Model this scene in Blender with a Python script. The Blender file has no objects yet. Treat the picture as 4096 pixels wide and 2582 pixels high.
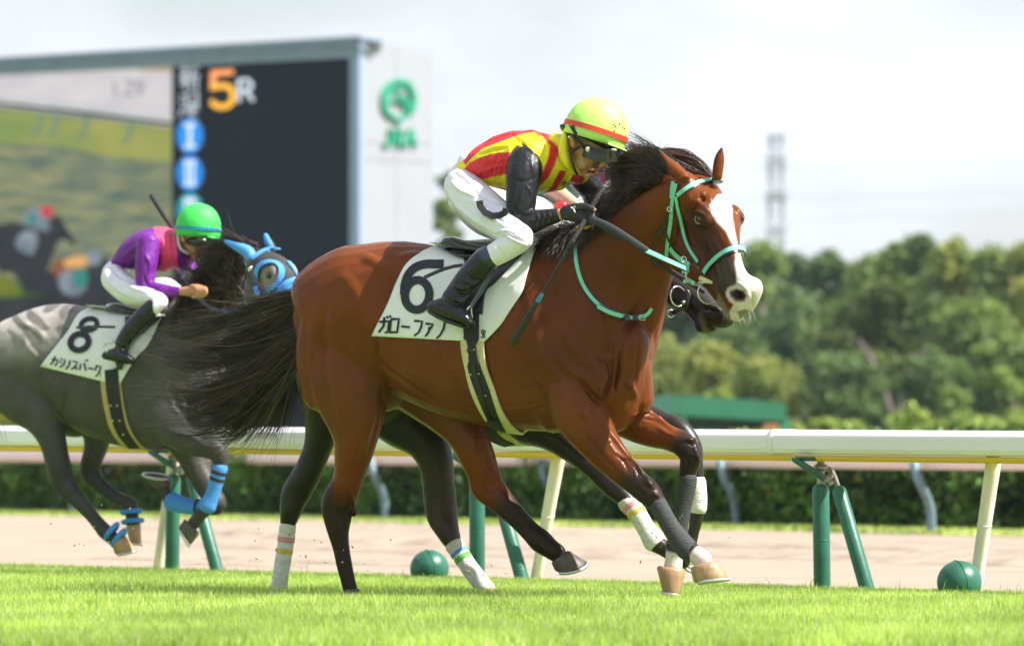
import bpy, bmesh, math, random
import numpy as np
from mathutils import Vector, Matrix
from mathutils.bvhtree import BVHTree
random.seed(7); np.random.seed(7)
SC = bpy.context.scene
COL = SC.collection
# ------------------------------------------------------------------ camera, sky, sun, exposure
F, CX, HY, CH = 21260., 2048., 1873., .64      # focal length in photo pixels, horizon row, camera height
cam = bpy.data.cameras.new('camera'); camo = bpy.data.objects.new('camera', cam); COL.objects.link(camo)
camo.location = (0, 0, CH); camo.rotation_euler = (math.pi/2, 0, 0)
cam.sensor_width = 36; cam.lens = F/4096*36; cam.shift_y = (HY-1291)/4096
cam.clip_start = .5; cam.clip_end = 4000
cam.dof.use_dof = True; cam.dof.focus_distance = 25.15; cam.dof.aperture_fstop = 3.5
SC.camera = camo
SUN_DIR = Vector((.62, -.17, .766)).normalized()  # towards the sun
w = bpy.data.worlds.new('World'); SC.world = w; w.use_nodes = True
nt = w.node_tree; nt.nodes.clear()
wo = nt.nodes.new('ShaderNodeOutputWorld'); bg = nt.nodes.new('ShaderNodeBackground')
sky = nt.nodes.new('ShaderNodeTexSky'); sky.sky_type = 'NISHITA'; sky.sun_disc = False
sky.sun_elevation = math.asin(SUN_DIR.z); sky.sun_rotation = math.atan2(SUN_DIR.x, SUN_DIR.y)
sky.air_density = 1.3; sky.dust_density = 1.2
tc = nt.nodes.new('ShaderNodeTexCoord'); mp = nt.nodes.new('ShaderNodeMapping')
mp.inputs['Scale'].default_value = (1, 1, 2.6)
cn = nt.nodes.new('ShaderNodeTexNoise'); cn.inputs['Scale'].default_value = 9; cn.inputs['Detail'].default_value = 7; cn.inputs['Roughness'].default_value = .5
cr = nt.nodes.new('ShaderNodeValToRGB'); cr.color_ramp.elements[0].position = .34; cr.color_ramp.elements[1].position = .62
cr.color_ramp.elements[0].color = (.35, .35, .35, 1)
mx = nt.nodes.new('ShaderNodeMixRGB'); mx.inputs[2].default_value = (8.5, 8.9, 9.7, 1)
nt.links.new(tc.outputs['Generated'], mp.inputs['Vector']); nt.links.new(mp.outputs[0], cn.inputs['Vector'])
sx = nt.nodes.new('ShaderNodeSeparateXYZ'); mr = nt.nodes.new('ShaderNodeMapRange'); mm = nt.nodes.new('ShaderNodeMath'); mm.operation = 'MULTIPLY'
mr.inputs['From Min'].default_value = .12; mr.inputs['From Max'].default_value = .75; mr.inputs['To Min'].default_value = 1; mr.inputs['To Max'].default_value = .85   # cloud banks thin out towards the zenith
nt.links.new(tc.outputs['Generated'], sx.inputs[0]); nt.links.new(sx.outputs['Z'], mr.inputs['Value'])
nt.links.new(cn.outputs['Fac'], cr.inputs[0]); nt.links.new(cr.outputs[0], mm.inputs[0]); nt.links.new(mr.outputs[0], mm.inputs[1]); nt.links.new(mm.outputs[0], mx.inputs[0])
nt.links.new(sky.outputs[0], mx.inputs[1]); nt.links.new(mx.outputs[0], bg.inputs[0])
nt.links.new(bg.outputs[0], wo.inputs[0]); bg.inputs[1].default_value = .0590
sl = bpy.data.lights.new('sun', 'SUN'); slo = bpy.data.objects.new('sun', sl); COL.objects.link(slo)
sl.energy = 5.0; sl.angle = math.radians(.6); sl.color = (1, .96, .9)
slo.rotation_euler = SUN_DIR.to_track_quat('Z', 'Y').to_euler(); slo.location = (8, 30, 20)
SC.view_settings.view_transform = 'Standard'; SC.view_settings.look = 'None'
SC.view_settings.exposure = 1.0; SC.view_settings.gamma = 1; SC.view_settings.use_curve_mapping = False
SC.cycles.max_bounces = 8

# ------------------------------------------------------------------ helpers
def crop(ox, oy, k):
    return lambda x, y: (ox+k*x, oy+k*y)
# tracing frames: enlarged crops of the photograph the outlines were read from
K1=.72464; c1=crop(2100,350,K1); c2=crop(1700,350,K1)
K3=.59277; c3=crop(1400,900,K3)
K4=.69170; c4=crop(1000,1400,K4); K5=.69156; c5=crop(2100,1400,K5)
KA=.65889; cA=crop(0,700,KA); cB=crop(0,1500,KA)
KD=1.701; cD=crop(0,0,KD); KH=.52687; cH=crop(2580,550,KH); KR=.3953; cR=crop(2200,350,KR); cG=crop(700,850,KR)
def cc(c, pts): return [c(*p[:2])+tuple(p[2:]) for p in pts]

def P(x, y, d): return Vector(((x-CX)*d/F, d, CH-(y-HY)*d/F))
def G(x, y, z=0.):
    d = F*(CH-z)/(y-HY); return P(x, y, d)
def proj(V):
    V = np.asarray(V); return np.stack([CX+V[:,0]/V[:,1]*F, HY-(V[:,2]-CH)/V[:,1]*F], 1)

MATS = {}
def mat(name, col=(.5,.5,.5), rough=.6, metal=0, spec=.5, noise=0, nscale=20, bump=0, bscale=60, coat=0, attr=False, stint=None, relief=None,
        emit=0, sheen=0, col2=None, trans=0, sub=0, stretch=None, bdist=.01, detail=5):
    if name in MATS: return MATS[name]
    m = bpy.data.materials.new(name); m.use_nodes = True; MATS[name] = m
    t = m.node_tree; b = t.nodes['Principled BSDF']
    b.inputs['Roughness'].default_value = rough; b.inputs['Metallic'].default_value = metal
    b.inputs['Specular IOR Level'].default_value = spec; b.inputs['Coat Weight'].default_value = coat
    b.inputs['Sheen Weight'].default_value = sheen; b.inputs['Coat Roughness'].default_value = .2 if attr else .03
    if stint: b.inputs['Specular Tint'].default_value = (*stint, 1)
    b.inputs['Subsurface Weight'].default_value = sub
    if sub: b.inputs['Subsurface Radius'].default_value = (.012,.005,.003)
    c = (*col, 1); b.inputs['Base Color'].default_value = c
    src = None
    co = t.nodes.new('ShaderNodeTexCoord'); vec = co.outputs['Object']
    if stretch:
        mpn = t.nodes.new('ShaderNodeMapping'); mpn.inputs['Scale'].default_value = stretch
        t.links.new(vec, mpn.inputs[0]); vec = mpn.outputs[0]
    if attr:
        a = t.nodes.new('ShaderNodeAttribute'); a.attribute_name = 'Col'; src = a.outputs['Color']
    if noise or col2:
        n = t.nodes.new('ShaderNodeTexNoise'); n.inputs['Scale'].default_value = nscale; n.inputs['Detail'].default_value = detail
        t.links.new(vec, n.inputs['Vector'])
        r = t.nodes.new('ShaderNodeValToRGB'); t.links.new(n.outputs['Fac'], r.inputs[0])
        r.color_ramp.elements[0].position = .3; r.color_ramp.elements[1].position = .7
        if col2:
            r.color_ramp.elements[0].color = c; r.color_ramp.elements[1].color = (*col2, 1); src = r.outputs[0]
        else:
            r.color_ramp.elements[0].color = (1-noise,)*3+(1,); r.color_ramp.elements[1].color = (1+noise*.6,)*3+(1,)
            x = t.nodes.new('ShaderNodeMixRGB'); x.blend_type = 'MULTIPLY'; x.inputs[0].default_value = 1
            x.inputs[1].default_value = c
            if src: t.links.new(src, x.inputs[1])
            t.links.new(r.outputs[0], x.inputs[2]); src = x.outputs[0]
    if src: t.links.new(src, b.inputs['Base Color'])
    if relief:      # broad unevenness plus patchy gloss
        n3 = t.nodes.new('ShaderNodeTexNoise'); n3.inputs['Scale'].default_value = relief[1]; n3.inputs['Detail'].default_value = 3
        t.links.new(vec, n3.inputs['Vector']); b3 = t.nodes.new('ShaderNodeBump'); b3.inputs['Strength'].default_value = relief[0]; b3.inputs['Distance'].default_value = .02
        t.links.new(n3.outputs['Fac'], b3.inputs['Height']); rm = t.nodes.new('ShaderNodeMapRange'); rm.inputs['To Min'].default_value = rough-.10; rm.inputs['To Max'].default_value = rough+.14
        t.links.new(n3.outputs['Fac'], rm.inputs['Value']); t.links.new(rm.outputs[0], b.inputs['Roughness'])
    if bump:
        n2 = t.nodes.new('ShaderNodeTexNoise'); n2.inputs['Scale'].default_value = bscale; n2.inputs['Detail'].default_value = 4
        t.links.new(vec, n2.inputs['Vector'])
        bp = t.nodes.new('ShaderNodeBump'); bp.inputs['Strength'].default_value = bump; bp.inputs['Distance'].default_value = bdist
        t.links.new(n2.outputs['Fac'], bp.inputs['Height']); relief and t.links.new(b3.outputs[0], bp.inputs['Normal']); t.links.new(bp.outputs[0], b.inputs['Normal'])
    if emit:
        b.inputs['Emission Strength'].default_value = emit
        if src: t.links.new(src, b.inputs['Emission Color'])
        else: b.inputs['Emission Color'].default_value = c
    if trans:
        tr = t.nodes.new('ShaderNodeBsdfTranslucent'); ms = t.nodes.new('ShaderNodeMixShader'); ms.inputs[0].default_value = trans
        out = t.nodes['Material Output']
        if src: t.links.new(src, tr.inputs[0])
        else: tr.inputs[0].default_value = c
        t.links.new(b.outputs[0], ms.inputs[1]); t.links.new(tr.outputs[0], ms.inputs[2]); t.links.new(ms.outputs[0], out.inputs[0])
    return m

ORG = {}
def tag(o, label=None, cat=None, group=None, kind=None):
    if label: o['label'] = label
    if cat: o['category'] = cat
    if group: o['group'] = group
    if kind: o['kind'] = kind
    return o
def thing(name, loc, label, cat, group=None):
    o = bpy.data.objects.new(name, None); COL.objects.link(o); o.location = loc; o.empty_display_size = .2
    ORG[o.name] = Vector(loc); return tag(o, label, cat, group)
def mk(name, V, Fc, m, parent=None, smooth=True, col=None, solid=0, origin=None):
    """link ONE mesh object built from world-space vertices"""
    org = ORG[parent.name] if parent is not None else Vector(origin) if origin is not None else Vector((0,0,0))
    V = np.asarray([tuple(v) for v in V], dtype=np.float64) if not isinstance(V, np.ndarray) else V
    me = bpy.data.meshes.new(name)
    me.from_pydata((V-np.array(org)).tolist(), [], Fc if isinstance(Fc, list) else Fc.tolist())
    me.update()
    if smooth: me.polygons.foreach_set('use_smooth', [True]*len(me.polygons))
    if col is not None:
        a = me.color_attributes.new('Col', 'FLOAT_COLOR', 'POINT')
        a.data.foreach_set('color', np.concatenate([col, np.ones((len(col),1))], 1).astype(np.float32).ravel())
    if m: me.materials.append(m)
    o = bpy.data.objects.new(name, me); COL.objects.link(o)
    if parent is not None: o.parent = parent
    else: o.location = org
    ORG[o.name] = org
    if solid:
        s = o.modifiers.new('s', 'SOLIDIFY'); s.thickness = solid; s.offset = 0
    return o
def shift(fs, n): return [tuple(i+n for i in f) for f in fs]
class MB:
    def __init__(s): s.V = []; s.F = []
    def add(s, vf):
        n = len(s.V); s.V += [Vector(v) for v in vf[0]]; s.F += shift(vf[1], n); return s
    def mk(s, name, m, parent=None, **k): return mk(name, s.V, s.F, m, parent, **k)

def smoothpath(pts, sub):
    """Catmull-Rom through rows of numbers"""
    A = np.array([list(p) for p in pts], float); n = len(A)
    if n < 3 or sub <= 1:
        out = [A[0]+(A[-1]-A[0])*0]
        out = []
        for i in range(n-1):
            for j in range(max(1,sub)): out.append(A[i]+(A[i+1]-A[i])*j/max(1,sub))
        out.append(A[-1]); return np.array(out)
    E = np.vstack([2*A[0]-A[1], A, 2*A[-1]-A[-2]]); out = []
    for i in range(1, n):
        p0,p1,p2,p3 = E[i-1],E[i],E[i+1],E[i+2]
        for j in range(sub):
            t = j/sub
            out.append(.5*((2*p1)+(-p0+p2)*t+(2*p0-5*p1+4*p2-p3)*t*t+(-p0+3*p1-3*p2+p3)*t**3))
    out.append(A[-1]); return np.array(out)
def tube3(nodes, seg=16, sub=4, cap=True, view=(0,1,0), sq=1.):
    """nodes: (Vector, r in the picture plane, r in depth); closed lofted surface"""
    A = smoothpath([tuple(p)+(r, rb) for p, r, rb in nodes], sub); C = A[:,:3]; R = np.maximum(A[:,3:], 1e-4)
    T = np.gradient(C, axis=0) if len(C) > 2 else np.array([C[1]-C[0]]*2); T /= np.linalg.norm(T, axis=1)[:,None]+1e-12
    if cap:
        r0 = min(R[0,0], R[0,1]); r1 = min(R[-1,0], R[-1,1]); pre=[];post=[]
        for a in (1.35, 1.0, .55):
            pre.append((C[0]-T[0]*r0*math.sin(a)*.9, R[0]*math.cos(a), T[0]))
        for a in (.55, 1.0, 1.35):
            post.append((C[-1]+T[-1]*r1*math.sin(a)*.9, R[-1]*math.cos(a), T[-1]))
        L = pre+[(C[i],R[i],T[i]) for i in range(len(C))]+post
    else: L = [(C[i],R[i],T[i]) for i in range(len(C))]
    V=[];Fc=[]; view=np.array(view,float); lastN=None
    for c,r,t in L:
        N = np.cross(t, view); l = np.linalg.norm(N)
        if l < .15 and lastN is not None: N = lastN-t*np.dot(lastN,t); l=np.linalg.norm(N)
        elif l < 1e-3: N = np.cross(t,(1,0,0)); l=np.linalg.norm(N)
        N/=l
        if lastN is not None and np.dot(N,lastN)<0: N=-N
        lastN=N; B=np.cross(N,t)
        for k in range(seg):
            a=2*math.pi*k/seg; ca,sa=math.cos(a),math.sin(a)
            if sq!=1.: ca=math.copysign(abs(ca)**sq,ca); sa=math.copysign(abs(sa)**sq,sa)
            V.append(c+N*r[0]*ca+B*r[1]*sa)
    n=len(L)
    for i in range(n-1):
        for k in range(seg):
            k2=(k+1)%seg; Fc.append((i*seg+k,i*seg+k2,(i+1)*seg+k2,(i+1)*seg+k))
    Fc.append(tuple(range(seg))[::-1]); Fc.append(tuple((n-1)*seg+k for k in range(seg)))
    return [Vector(v) for v in V], Fc
def wire(pts, r, seg=6, sub=3): return tube3([(Vector(p), r, r) for p in pts], seg, sub)
def ell(c, r, R=None, nu=16, nv=10):
    R = R or Matrix.Identity(3); c=Vector(c); V=[c+R@Vector((0,0,r[2]))]; Fc=[]
    for i in range(1,nv):
        a=math.pi*i/nv
        for j in range(nu):
            b=2*math.pi*j/nu; V.append(c+R@Vector((r[0]*math.sin(a)*math.cos(b), r[1]*math.sin(a)*math.sin(b), r[2]*math.cos(a))))
    V.append(c+R@Vector((0,0,-r[2])))
    for j in range(nu): Fc.append((0,1+j,1+(j+1)%nu))
    for i in range(nv-2):
        for j in range(nu): Fc.append((1+i*nu+j,1+(i+1)*nu+j,1+(i+1)*nu+(j+1)%nu,1+i*nu+(j+1)%nu))
    l=len(V)-1; s=1+(nv-2)*nu
    for j in range(nu): Fc.append((s+j,l,s+(j+1)%nu))
    return V,Fc
def box(x0,x1,y0,y1,z0,z1):
    V=[Vector((x,y,z)) for x in (x0,x1) for y in (y0,y1) for z in (z0,z1)]
    return V,[(0,1,3,2),(4,6,7,5),(0,4,5,1),(2,3,7,6),(0,2,6,4),(1,5,7,3)]
def hexa(b, t):
    """box between two quads (lists of four points)"""
    V=[Vector(p) for p in b+t]; return V,[(3,2,1,0),(4,5,6,7)]+[(i,(i+1)%4,4+(i+1)%4,4+i) for i in range(4)]
def ring3(c, ax, r, th, seg=24, s2=6, a0=0, a1=2*math.pi):
    ax=Vector(ax).normalized(); u=ax.orthogonal().normalized(); v=ax.cross(u); full=abs(a1-a0-2*math.pi)<1e-6
    V=[];Fc=[]; n=seg if full else seg+1
    for i in range(n):
        a=a0+(a1-a0)*i/seg; e=u*math.cos(a)+v*math.sin(a)
        for k in range(s2):
            b=2*math.pi*k/s2; V.append(Vector(c)+e*(r+th*math.cos(b))+ax*th*math.sin(b))
    for i in range(seg):
        for k in range(s2):
            i2=(i+1)%n; Fc.append((i*s2+k,i*s2+(k+1)%s2,i2*s2+(k+1)%s2,i2*s2+k))
    return V,Fc
def remesh(parts, voxel, smooth=4, fac=.5):
    V=[];Fc=[]
    for v,f in parts:
        n=len(V); V+= [tuple(p) for p in v]; Fc+=shift(f,n)
    me=bpy.data.meshes.new('tmp'); me.from_pydata(V,[],Fc); me.update()
    bm=bmesh.new(); bm.from_mesh(me); bmesh.ops.recalc_face_normals(bm, faces=bm.faces); bm.to_mesh(me); bm.free()
    o=bpy.data.objects.new('tmp',me); COL.objects.link(o)
    r=o.modifiers.new('r','REMESH'); r.mode='VOXEL'; r.voxel_size=voxel; r.adaptivity=0
    s=o.modifiers.new('s','SMOOTH'); s.factor=fac; s.iterations=smooth
    dg=bpy.context.evaluated_depsgraph_get(); dg.update(); ev=o.evaluated_get(dg); m2=ev.to_mesh()
    n=len(m2.vertices); A=np.empty(n*3); m2.vertices.foreach_get('co',A); A=A.reshape(-1,3)
    L=np.empty(len(m2.loops),dtype=np.int64); m2.loops.foreach_get('vertex_index',L); Q=L.reshape(-1,4)
    ev.to_mesh_clear(); bpy.data.objects.remove(o); bpy.data.meshes.remove(me)
    return A,Q
def normals(A,Q):
    N=np.zeros_like(A); d1=A[Q[:,2]]-A[Q[:,0]]; d2=A[Q[:,3]]-A[Q[:,1]]; fn=np.cross(d1,d2)
    for i in range(4): np.add.at(N,Q[:,i],fn)
    return N/(np.linalg.norm(N,axis=1)[:,None]+1e-12)
def segdist(p, pts):
    """distance of 2-D points to a polyline, and the param (in nodes) of the nearest spot"""
    pts=np.array(pts,float); best=np.full(len(p),1e9); tt=np.zeros(len(p))
    if len(pts)==1:
        return np.linalg.norm(p-pts[0],axis=1), tt
    for i in range(len(pts)-1):
        a=pts[i]; b=pts[i+1]; ab=b-a; t=np.clip(((p-a)@ab)/(ab@ab+1e-9),0,1)
        d=np.linalg.norm(p-(a+t[:,None]*ab),axis=1); m=d<best; best[m]=d[m]; tt[m]=i+t[m]
    return best,tt
def inpoly(p, poly):
    poly=np.array(poly,float); x,y=p[:,0],p[:,1]; ins=np.zeros(len(p),bool); n=len(poly)
    for i in range(n):
        x1,y1=poly[i]; x2,y2=poly[(i+1)%n]
        if y1==y2: continue
        c=((y1>y)!=(y2>y))&(x<(x2-x1)*(y-y1)/(y2-y1)+x1); ins^=c
    return ins
def ss(a,b,x): t=np.clip((x-a)/(b-a+1e-12),0,1); return t*t*(3-2*t)
def polymask(p, poly, soft):
    d,_=segdist(p,list(poly)+[poly[0]]); ins=inpoly(p,poly); sd=np.where(ins,d,-d); return ss(-soft,soft,sd)
def sculpt(A,Q,strokes,front=True,dlim=None):
    """strokes: (polyline, radius px, amplitude m) raise or hollow the surface along its normal"""
    N=normals(A,Q); p=proj(A); w0=ss(.0,.35,-N[:,1])
    for s in strokes:
        pts,r,a=s[:3]; pp=np.array(pts,float); lo=pp.min(0)-r; hi=pp.max(0)+r
        m=np.all((p>lo)&(p<hi),axis=1)&(w0>0)
        if dlim is not None: m&=(A[:,1]<dlim(p[:,0]))
        if not m.any(): continue
        smp = smoothpath(pts,5) if len(pts)>2 else pts
        d,t=segdist(p[m],smp); f=np.clip(1-(d/r)**2,0,1)**2
        if len(pts)>1:
            n=len(smp)-1; f*=np.minimum(1,.25+3*np.minimum(t,n-t)/max(n,1))
        A[m]+=N[m]*(f*a*w0[m])[:,None]
    return A
def organic(A,Q,amp,sc,seed=1):
    """uneven flesh: a few mm of smooth irregular relief over the whole body"""
    rng=np.random.RandomState(seed); N=normals(A,Q); f=np.zeros(len(A))
    for k in range(14):
        v=rng.randn(3); v/=np.linalg.norm(v); w_=sc*(.6+1.6*rng.rand()); u=rng.randn(3); f+=np.sin(A@v*w_+2.*np.sin(A@u*w_*.35+rng.rand()*6)+rng.rand()*6)*(14./w_)
    return A+N*(f*amp/4)[:,None]
def hit(bvh, x, y, back=False):
    o=Vector((0,0,CH)); dr=P(x,y,10)-o; dr.normalize()
    if back: h=bvh.ray_cast(o+dr*60,-dr)
    else: h=bvh.ray_cast(o,dr)
    return (h[0],h[1]) if h[0] is not None else (None,None)
def bvh_of(A,Q): return BVHTree.FromPolygons([tuple(v) for v in A],[tuple(int(i) for i in q) for q in Q])
def densify(pts, step):
    out=[]
    for i in range(len(pts)-1):
        a=np.array(pts[i][:2],float); b=np.array(pts[i+1][:2],float); n=max(1,int(np.linalg.norm(b-a)/step))
        for j in range(n): out.append(tuple(a+(b-a)*j/n))
    out.append(tuple(pts[-1][:2])); return out
def surfpath(bvh, pts, off, step=9, curve=True):
    if curve and len(pts)>2: pts=[tuple(p) for p in smoothpath([p[:2] for p in pts],6)]
    pts=densify(pts,step); H=[]; last=None
    for x,y in pts:
        h,n=hit(bvh,x,y)
        if h is None:
            if last is None: continue
            h=P(x,y,last[0].y+.01); n=last[1]
        elif last is not None and abs(h.y-last[0].y)>.12:
            h=P(x,y,last[0].y); n=last[1]
        H.append((h,n)); last=(h,n)
    C=[]
    for i in range(len(H)):
        nn=sum((H[j][1] for j in range(max(0,i-3),min(len(H),i+4))),Vector()).normalized()
        C.append((H[i][0]+nn*off,nn))
    C2=[]
    for i in range(len(C)):
        a=range(max(0,i-2),min(len(C),i+3)); C2.append((sum((C[j][0] for j in a),Vector())/len(a),C[i][1]))
    C2[0]=C[0]; C2[-1]=C[-1]
    return C2
def ribbon(path, w, th, w2=None):
    """flat strap of width w and thickness th along (point, normal) pairs"""
    V=[];Fc=[]; n=len(path); w2=w2 or w
    for i,(p,nn) in enumerate(path):
        t=(path[min(i+1,n-1)][0]-path[max(i-1,0)][0]).normalized(); s=t.cross(nn).normalized(); u=s.cross(t).normalized()
        if u.dot(nn)<0: u=-u
        h=(w+(w2-w)*i/max(1,n-1))/2
        for a,b in ((-h,-th/2),(h,-th/2),(h,th/2),(-h,th/2)): V.append(p+s*a+u*b)
    for i in range(n-1):
        for k in range(4): Fc.append((i*4+k,i*4+(k+1)%4,(i+1)*4+(k+1)%4,(i+1)*4+k))
    Fc+=[(0,1,2,3),tuple((n-1)*4+k for k in (3,2,1,0))]
    return V,Fc
def recalc(o):
    bm=bmesh.new(); bm.from_mesh(o.data); bmesh.ops.recalc_face_normals(bm,faces=bm.faces); bm.to_mesh(o.data); bm.free()
def strap(name, bvh, pts, w, m, parent, th=.005, off=.006, edge=None, curve=True):
    path=surfpath(bvh,pts,off,curve=curve)
    if len(path)<2: return None
    b=MB(); b.add(ribbon(path,w,th)); o=b.mk(name,m,parent,smooth=False); recalc(o)
    if edge:
        e=MB(); e.add(ribbon([(p-n*.003,n) for p,n in path],w+.012,th)); q=mk('piping',e.V,e.F,edge,o,smooth=False); recalc(q)
    return o
def hair(guides, n, width, seed, jit=.03, seg=12, fly=.05, tipjit=3., clumps=0, power=1.):
    """guides: lists of points; strands interpolate between neighbouring guides"""
    rng=np.random.RandomState(seed); Gs=[smoothpath(g,1) for g in guides]
    R=[]
    for g in guides:
        s=smoothpath(g,6); L=np.concatenate([[0],np.cumsum(np.linalg.norm(np.diff(s,axis=0),axis=1))]); u=np.linspace(0,L[-1],seg+1)
        R.append(np.stack([np.interp(u,L,s[:,k]) for k in range(3)],1))
    R=np.array(R); ng=len(R); V=np.empty((n,seg+1,3,3)); 
    t=np.linspace(0,1,seg+1)[:,None]
    if clumps: ca=rng.rand(clumps)**power; cj=rng.randn(clumps,3)*jit*tipjit*1.1; cl_=.7+.35*rng.rand(clumps)
    for i in range(n):
        q=rng.randint(clumps) if clumps else 0
        a=(np.clip(ca[q]+rng.randn()*.012,0,.9999) if clumps else rng.rand()**power)*(ng-1); j=min(int(a),ng-2); f=a-j
        c=R[j]*(1-f)+R[j+1]*f
        ln=(.5+.5*rng.rand()) if rng.rand()<.7 else 1.
        x=np.linspace(0,ln,seg+1)*seg; i0=np.minimum(x.astype(int),seg-1); fr=(x-i0)[:,None]; c=c[i0]*(1-fr)+c[i0+1]*fr
        o=rng.randn(3)*jit; o2=rng.randn(3)*jit*tipjit
        if clumps: o2=cj[q]+o2*.35
        if rng.rand()<fly*2: o2*=2.0
        ph=rng.rand(3)*6.28; fq=2+rng.rand(3)*5
        c=c+o*(1-t)+o2*t**1.5+np.sin(t*fq+ph)*t*jit*.9+(np.sin(t*(2.2+q%5*.8)+q*1.7)*t*jit*1.8*np.array([.4,.3,1.]) if clumps else 0)
        T=np.gradient(c,axis=0); T/=np.linalg.norm(T,axis=1)[:,None]+1e-9
        A=np.cross(T,[.1,1,.2]); A/=np.linalg.norm(A,axis=1)[:,None]+1e-9; B=np.cross(T,A)
        wd=width*(.6+.8*rng.rand())*(1-.8*t**2)
        for k in range(3):
            an=k*2.094; V[i,:,k]=c+(A*math.cos(an)+B*math.sin(an))*wd
    idx=np.arange(n*(seg+1)*3).reshape(n,seg+1,3); Fq=[]
    for k in range(3):
        k2=(k+1)%3; Fq.append(np.stack([idx[:,:-1,k],idx[:,:-1,k2],idx[:,1:,k2],idx[:,1:,k]],-1).reshape(-1,4))
    return V.reshape(-1,3),np.concatenate(Fq)
def copy_tree(o, parent=None):
    c=o.copy(); COL.objects.link(c); c.parent=parent
    for ch in [x for x in o.children]: copy_tree(ch,c)
    return c
# ------------------------------------------------------------------ ground
def sheet(name, pts, m, **k):
    o = mk(name, pts, [tuple(range(len(pts)))], m, smooth=False); o['kind']='structure'; return o
turfm = mat('turf_soil', (.16,.26,.03), .9, noise=.35, nscale=3)
fieldm = mat('infield_grass', (.09,.15,.025), .9, noise=.35, nscale=.2)
sandm = mat('dirt_track', (.335,.265,.20), .95, noise=.24, nscale=2.2, bump=.5, bscale=14, stretch=(.25,1.6,1), detail=9)
field = mk('infield_ground', [(-500,-60,-.03),(500,-60,-.03),(500,760,-.03),(-500,760,-.03)], [(0,1,2,3)], fieldm, smooth=False); field['kind']='structure'
# turf ends at the rail, dirt track beyond it, up to the hedge
def railxy(x):      # picture column -> point on the ground line of the near rail
    u = x/4096.; d = 1/((1-u)/34.8+u/26.8); p = P(x,HY,d); return Vector((p.x,p.y,0))
RA, RB = railxy(0), railxy(4096); rd = (RB-RA).normalized(); rn = Vector((-rd.y, rd.x, 0))   # rn points away from the camera
if rn.y < 0: rn = -rn
A0 = RA-rd*40; B0 = RB+rd*12
E1 = rn*.13
turf = sheet('turf_track', [(-60,-10,0),(40,-10,0),tuple(B0+E1),tuple(A0+E1)], turfm)
HL, HR = G(0,2050), G(4096,2131); hd=(HR-HL).normalized(); HA=HL-hd*60; HB=HR+hd*30
sand = sheet('dirt_track', [tuple(A0+E1+Vector((0,0,.004))),tuple(B0+E1+Vector((0,0,.004))),tuple(HB+Vector((8,2,.004))),tuple(HA+Vector((0,0,.004)))], sandm)
# harrow ruts on the dirt
rut = MB(); rr = random.Random(3)
for k in range(70):
    yv = 1905+ (2265-1905)*rr.random()**.8; x0 = rr.uniform(-400,3800); ln = rr.uniform(300,1800); h = rr.uniform(.02,.06)
    a = G(x0,yv); b = G(x0+ln, yv+ln*.02+rr.uniform(-6,6)); dr=(b-a).normalized(); s=dr.cross(Vector((0,0,1)))*rr.uniform(.03,.09)
    n = 14; rings=[]
    for i in range(n+1):
        p = a+(b-a)*i/n; j=rr.uniform(.3,1.)*(0 if i in (0,n) else 1); z=Vector((0,0,.005))
        rings.append([p-s*1.5+z, p+z+Vector((0,0,h*j+.002)), p+s*1.5+z])
    V=[q for r_ in rings for q in r_]; Fq=[]
    for i in range(n):
        for q in range(2): Fq.append((i*3+q,i*3+q+1,i*3+q+4,i*3+q+3))
    rut.add((V,Fq))
o=rut.mk('dirt_ridges', sandm, smooth=True); tag(o,'low harrowed ridges of pale dirt on the track','dirt',kind='stuff')

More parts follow.
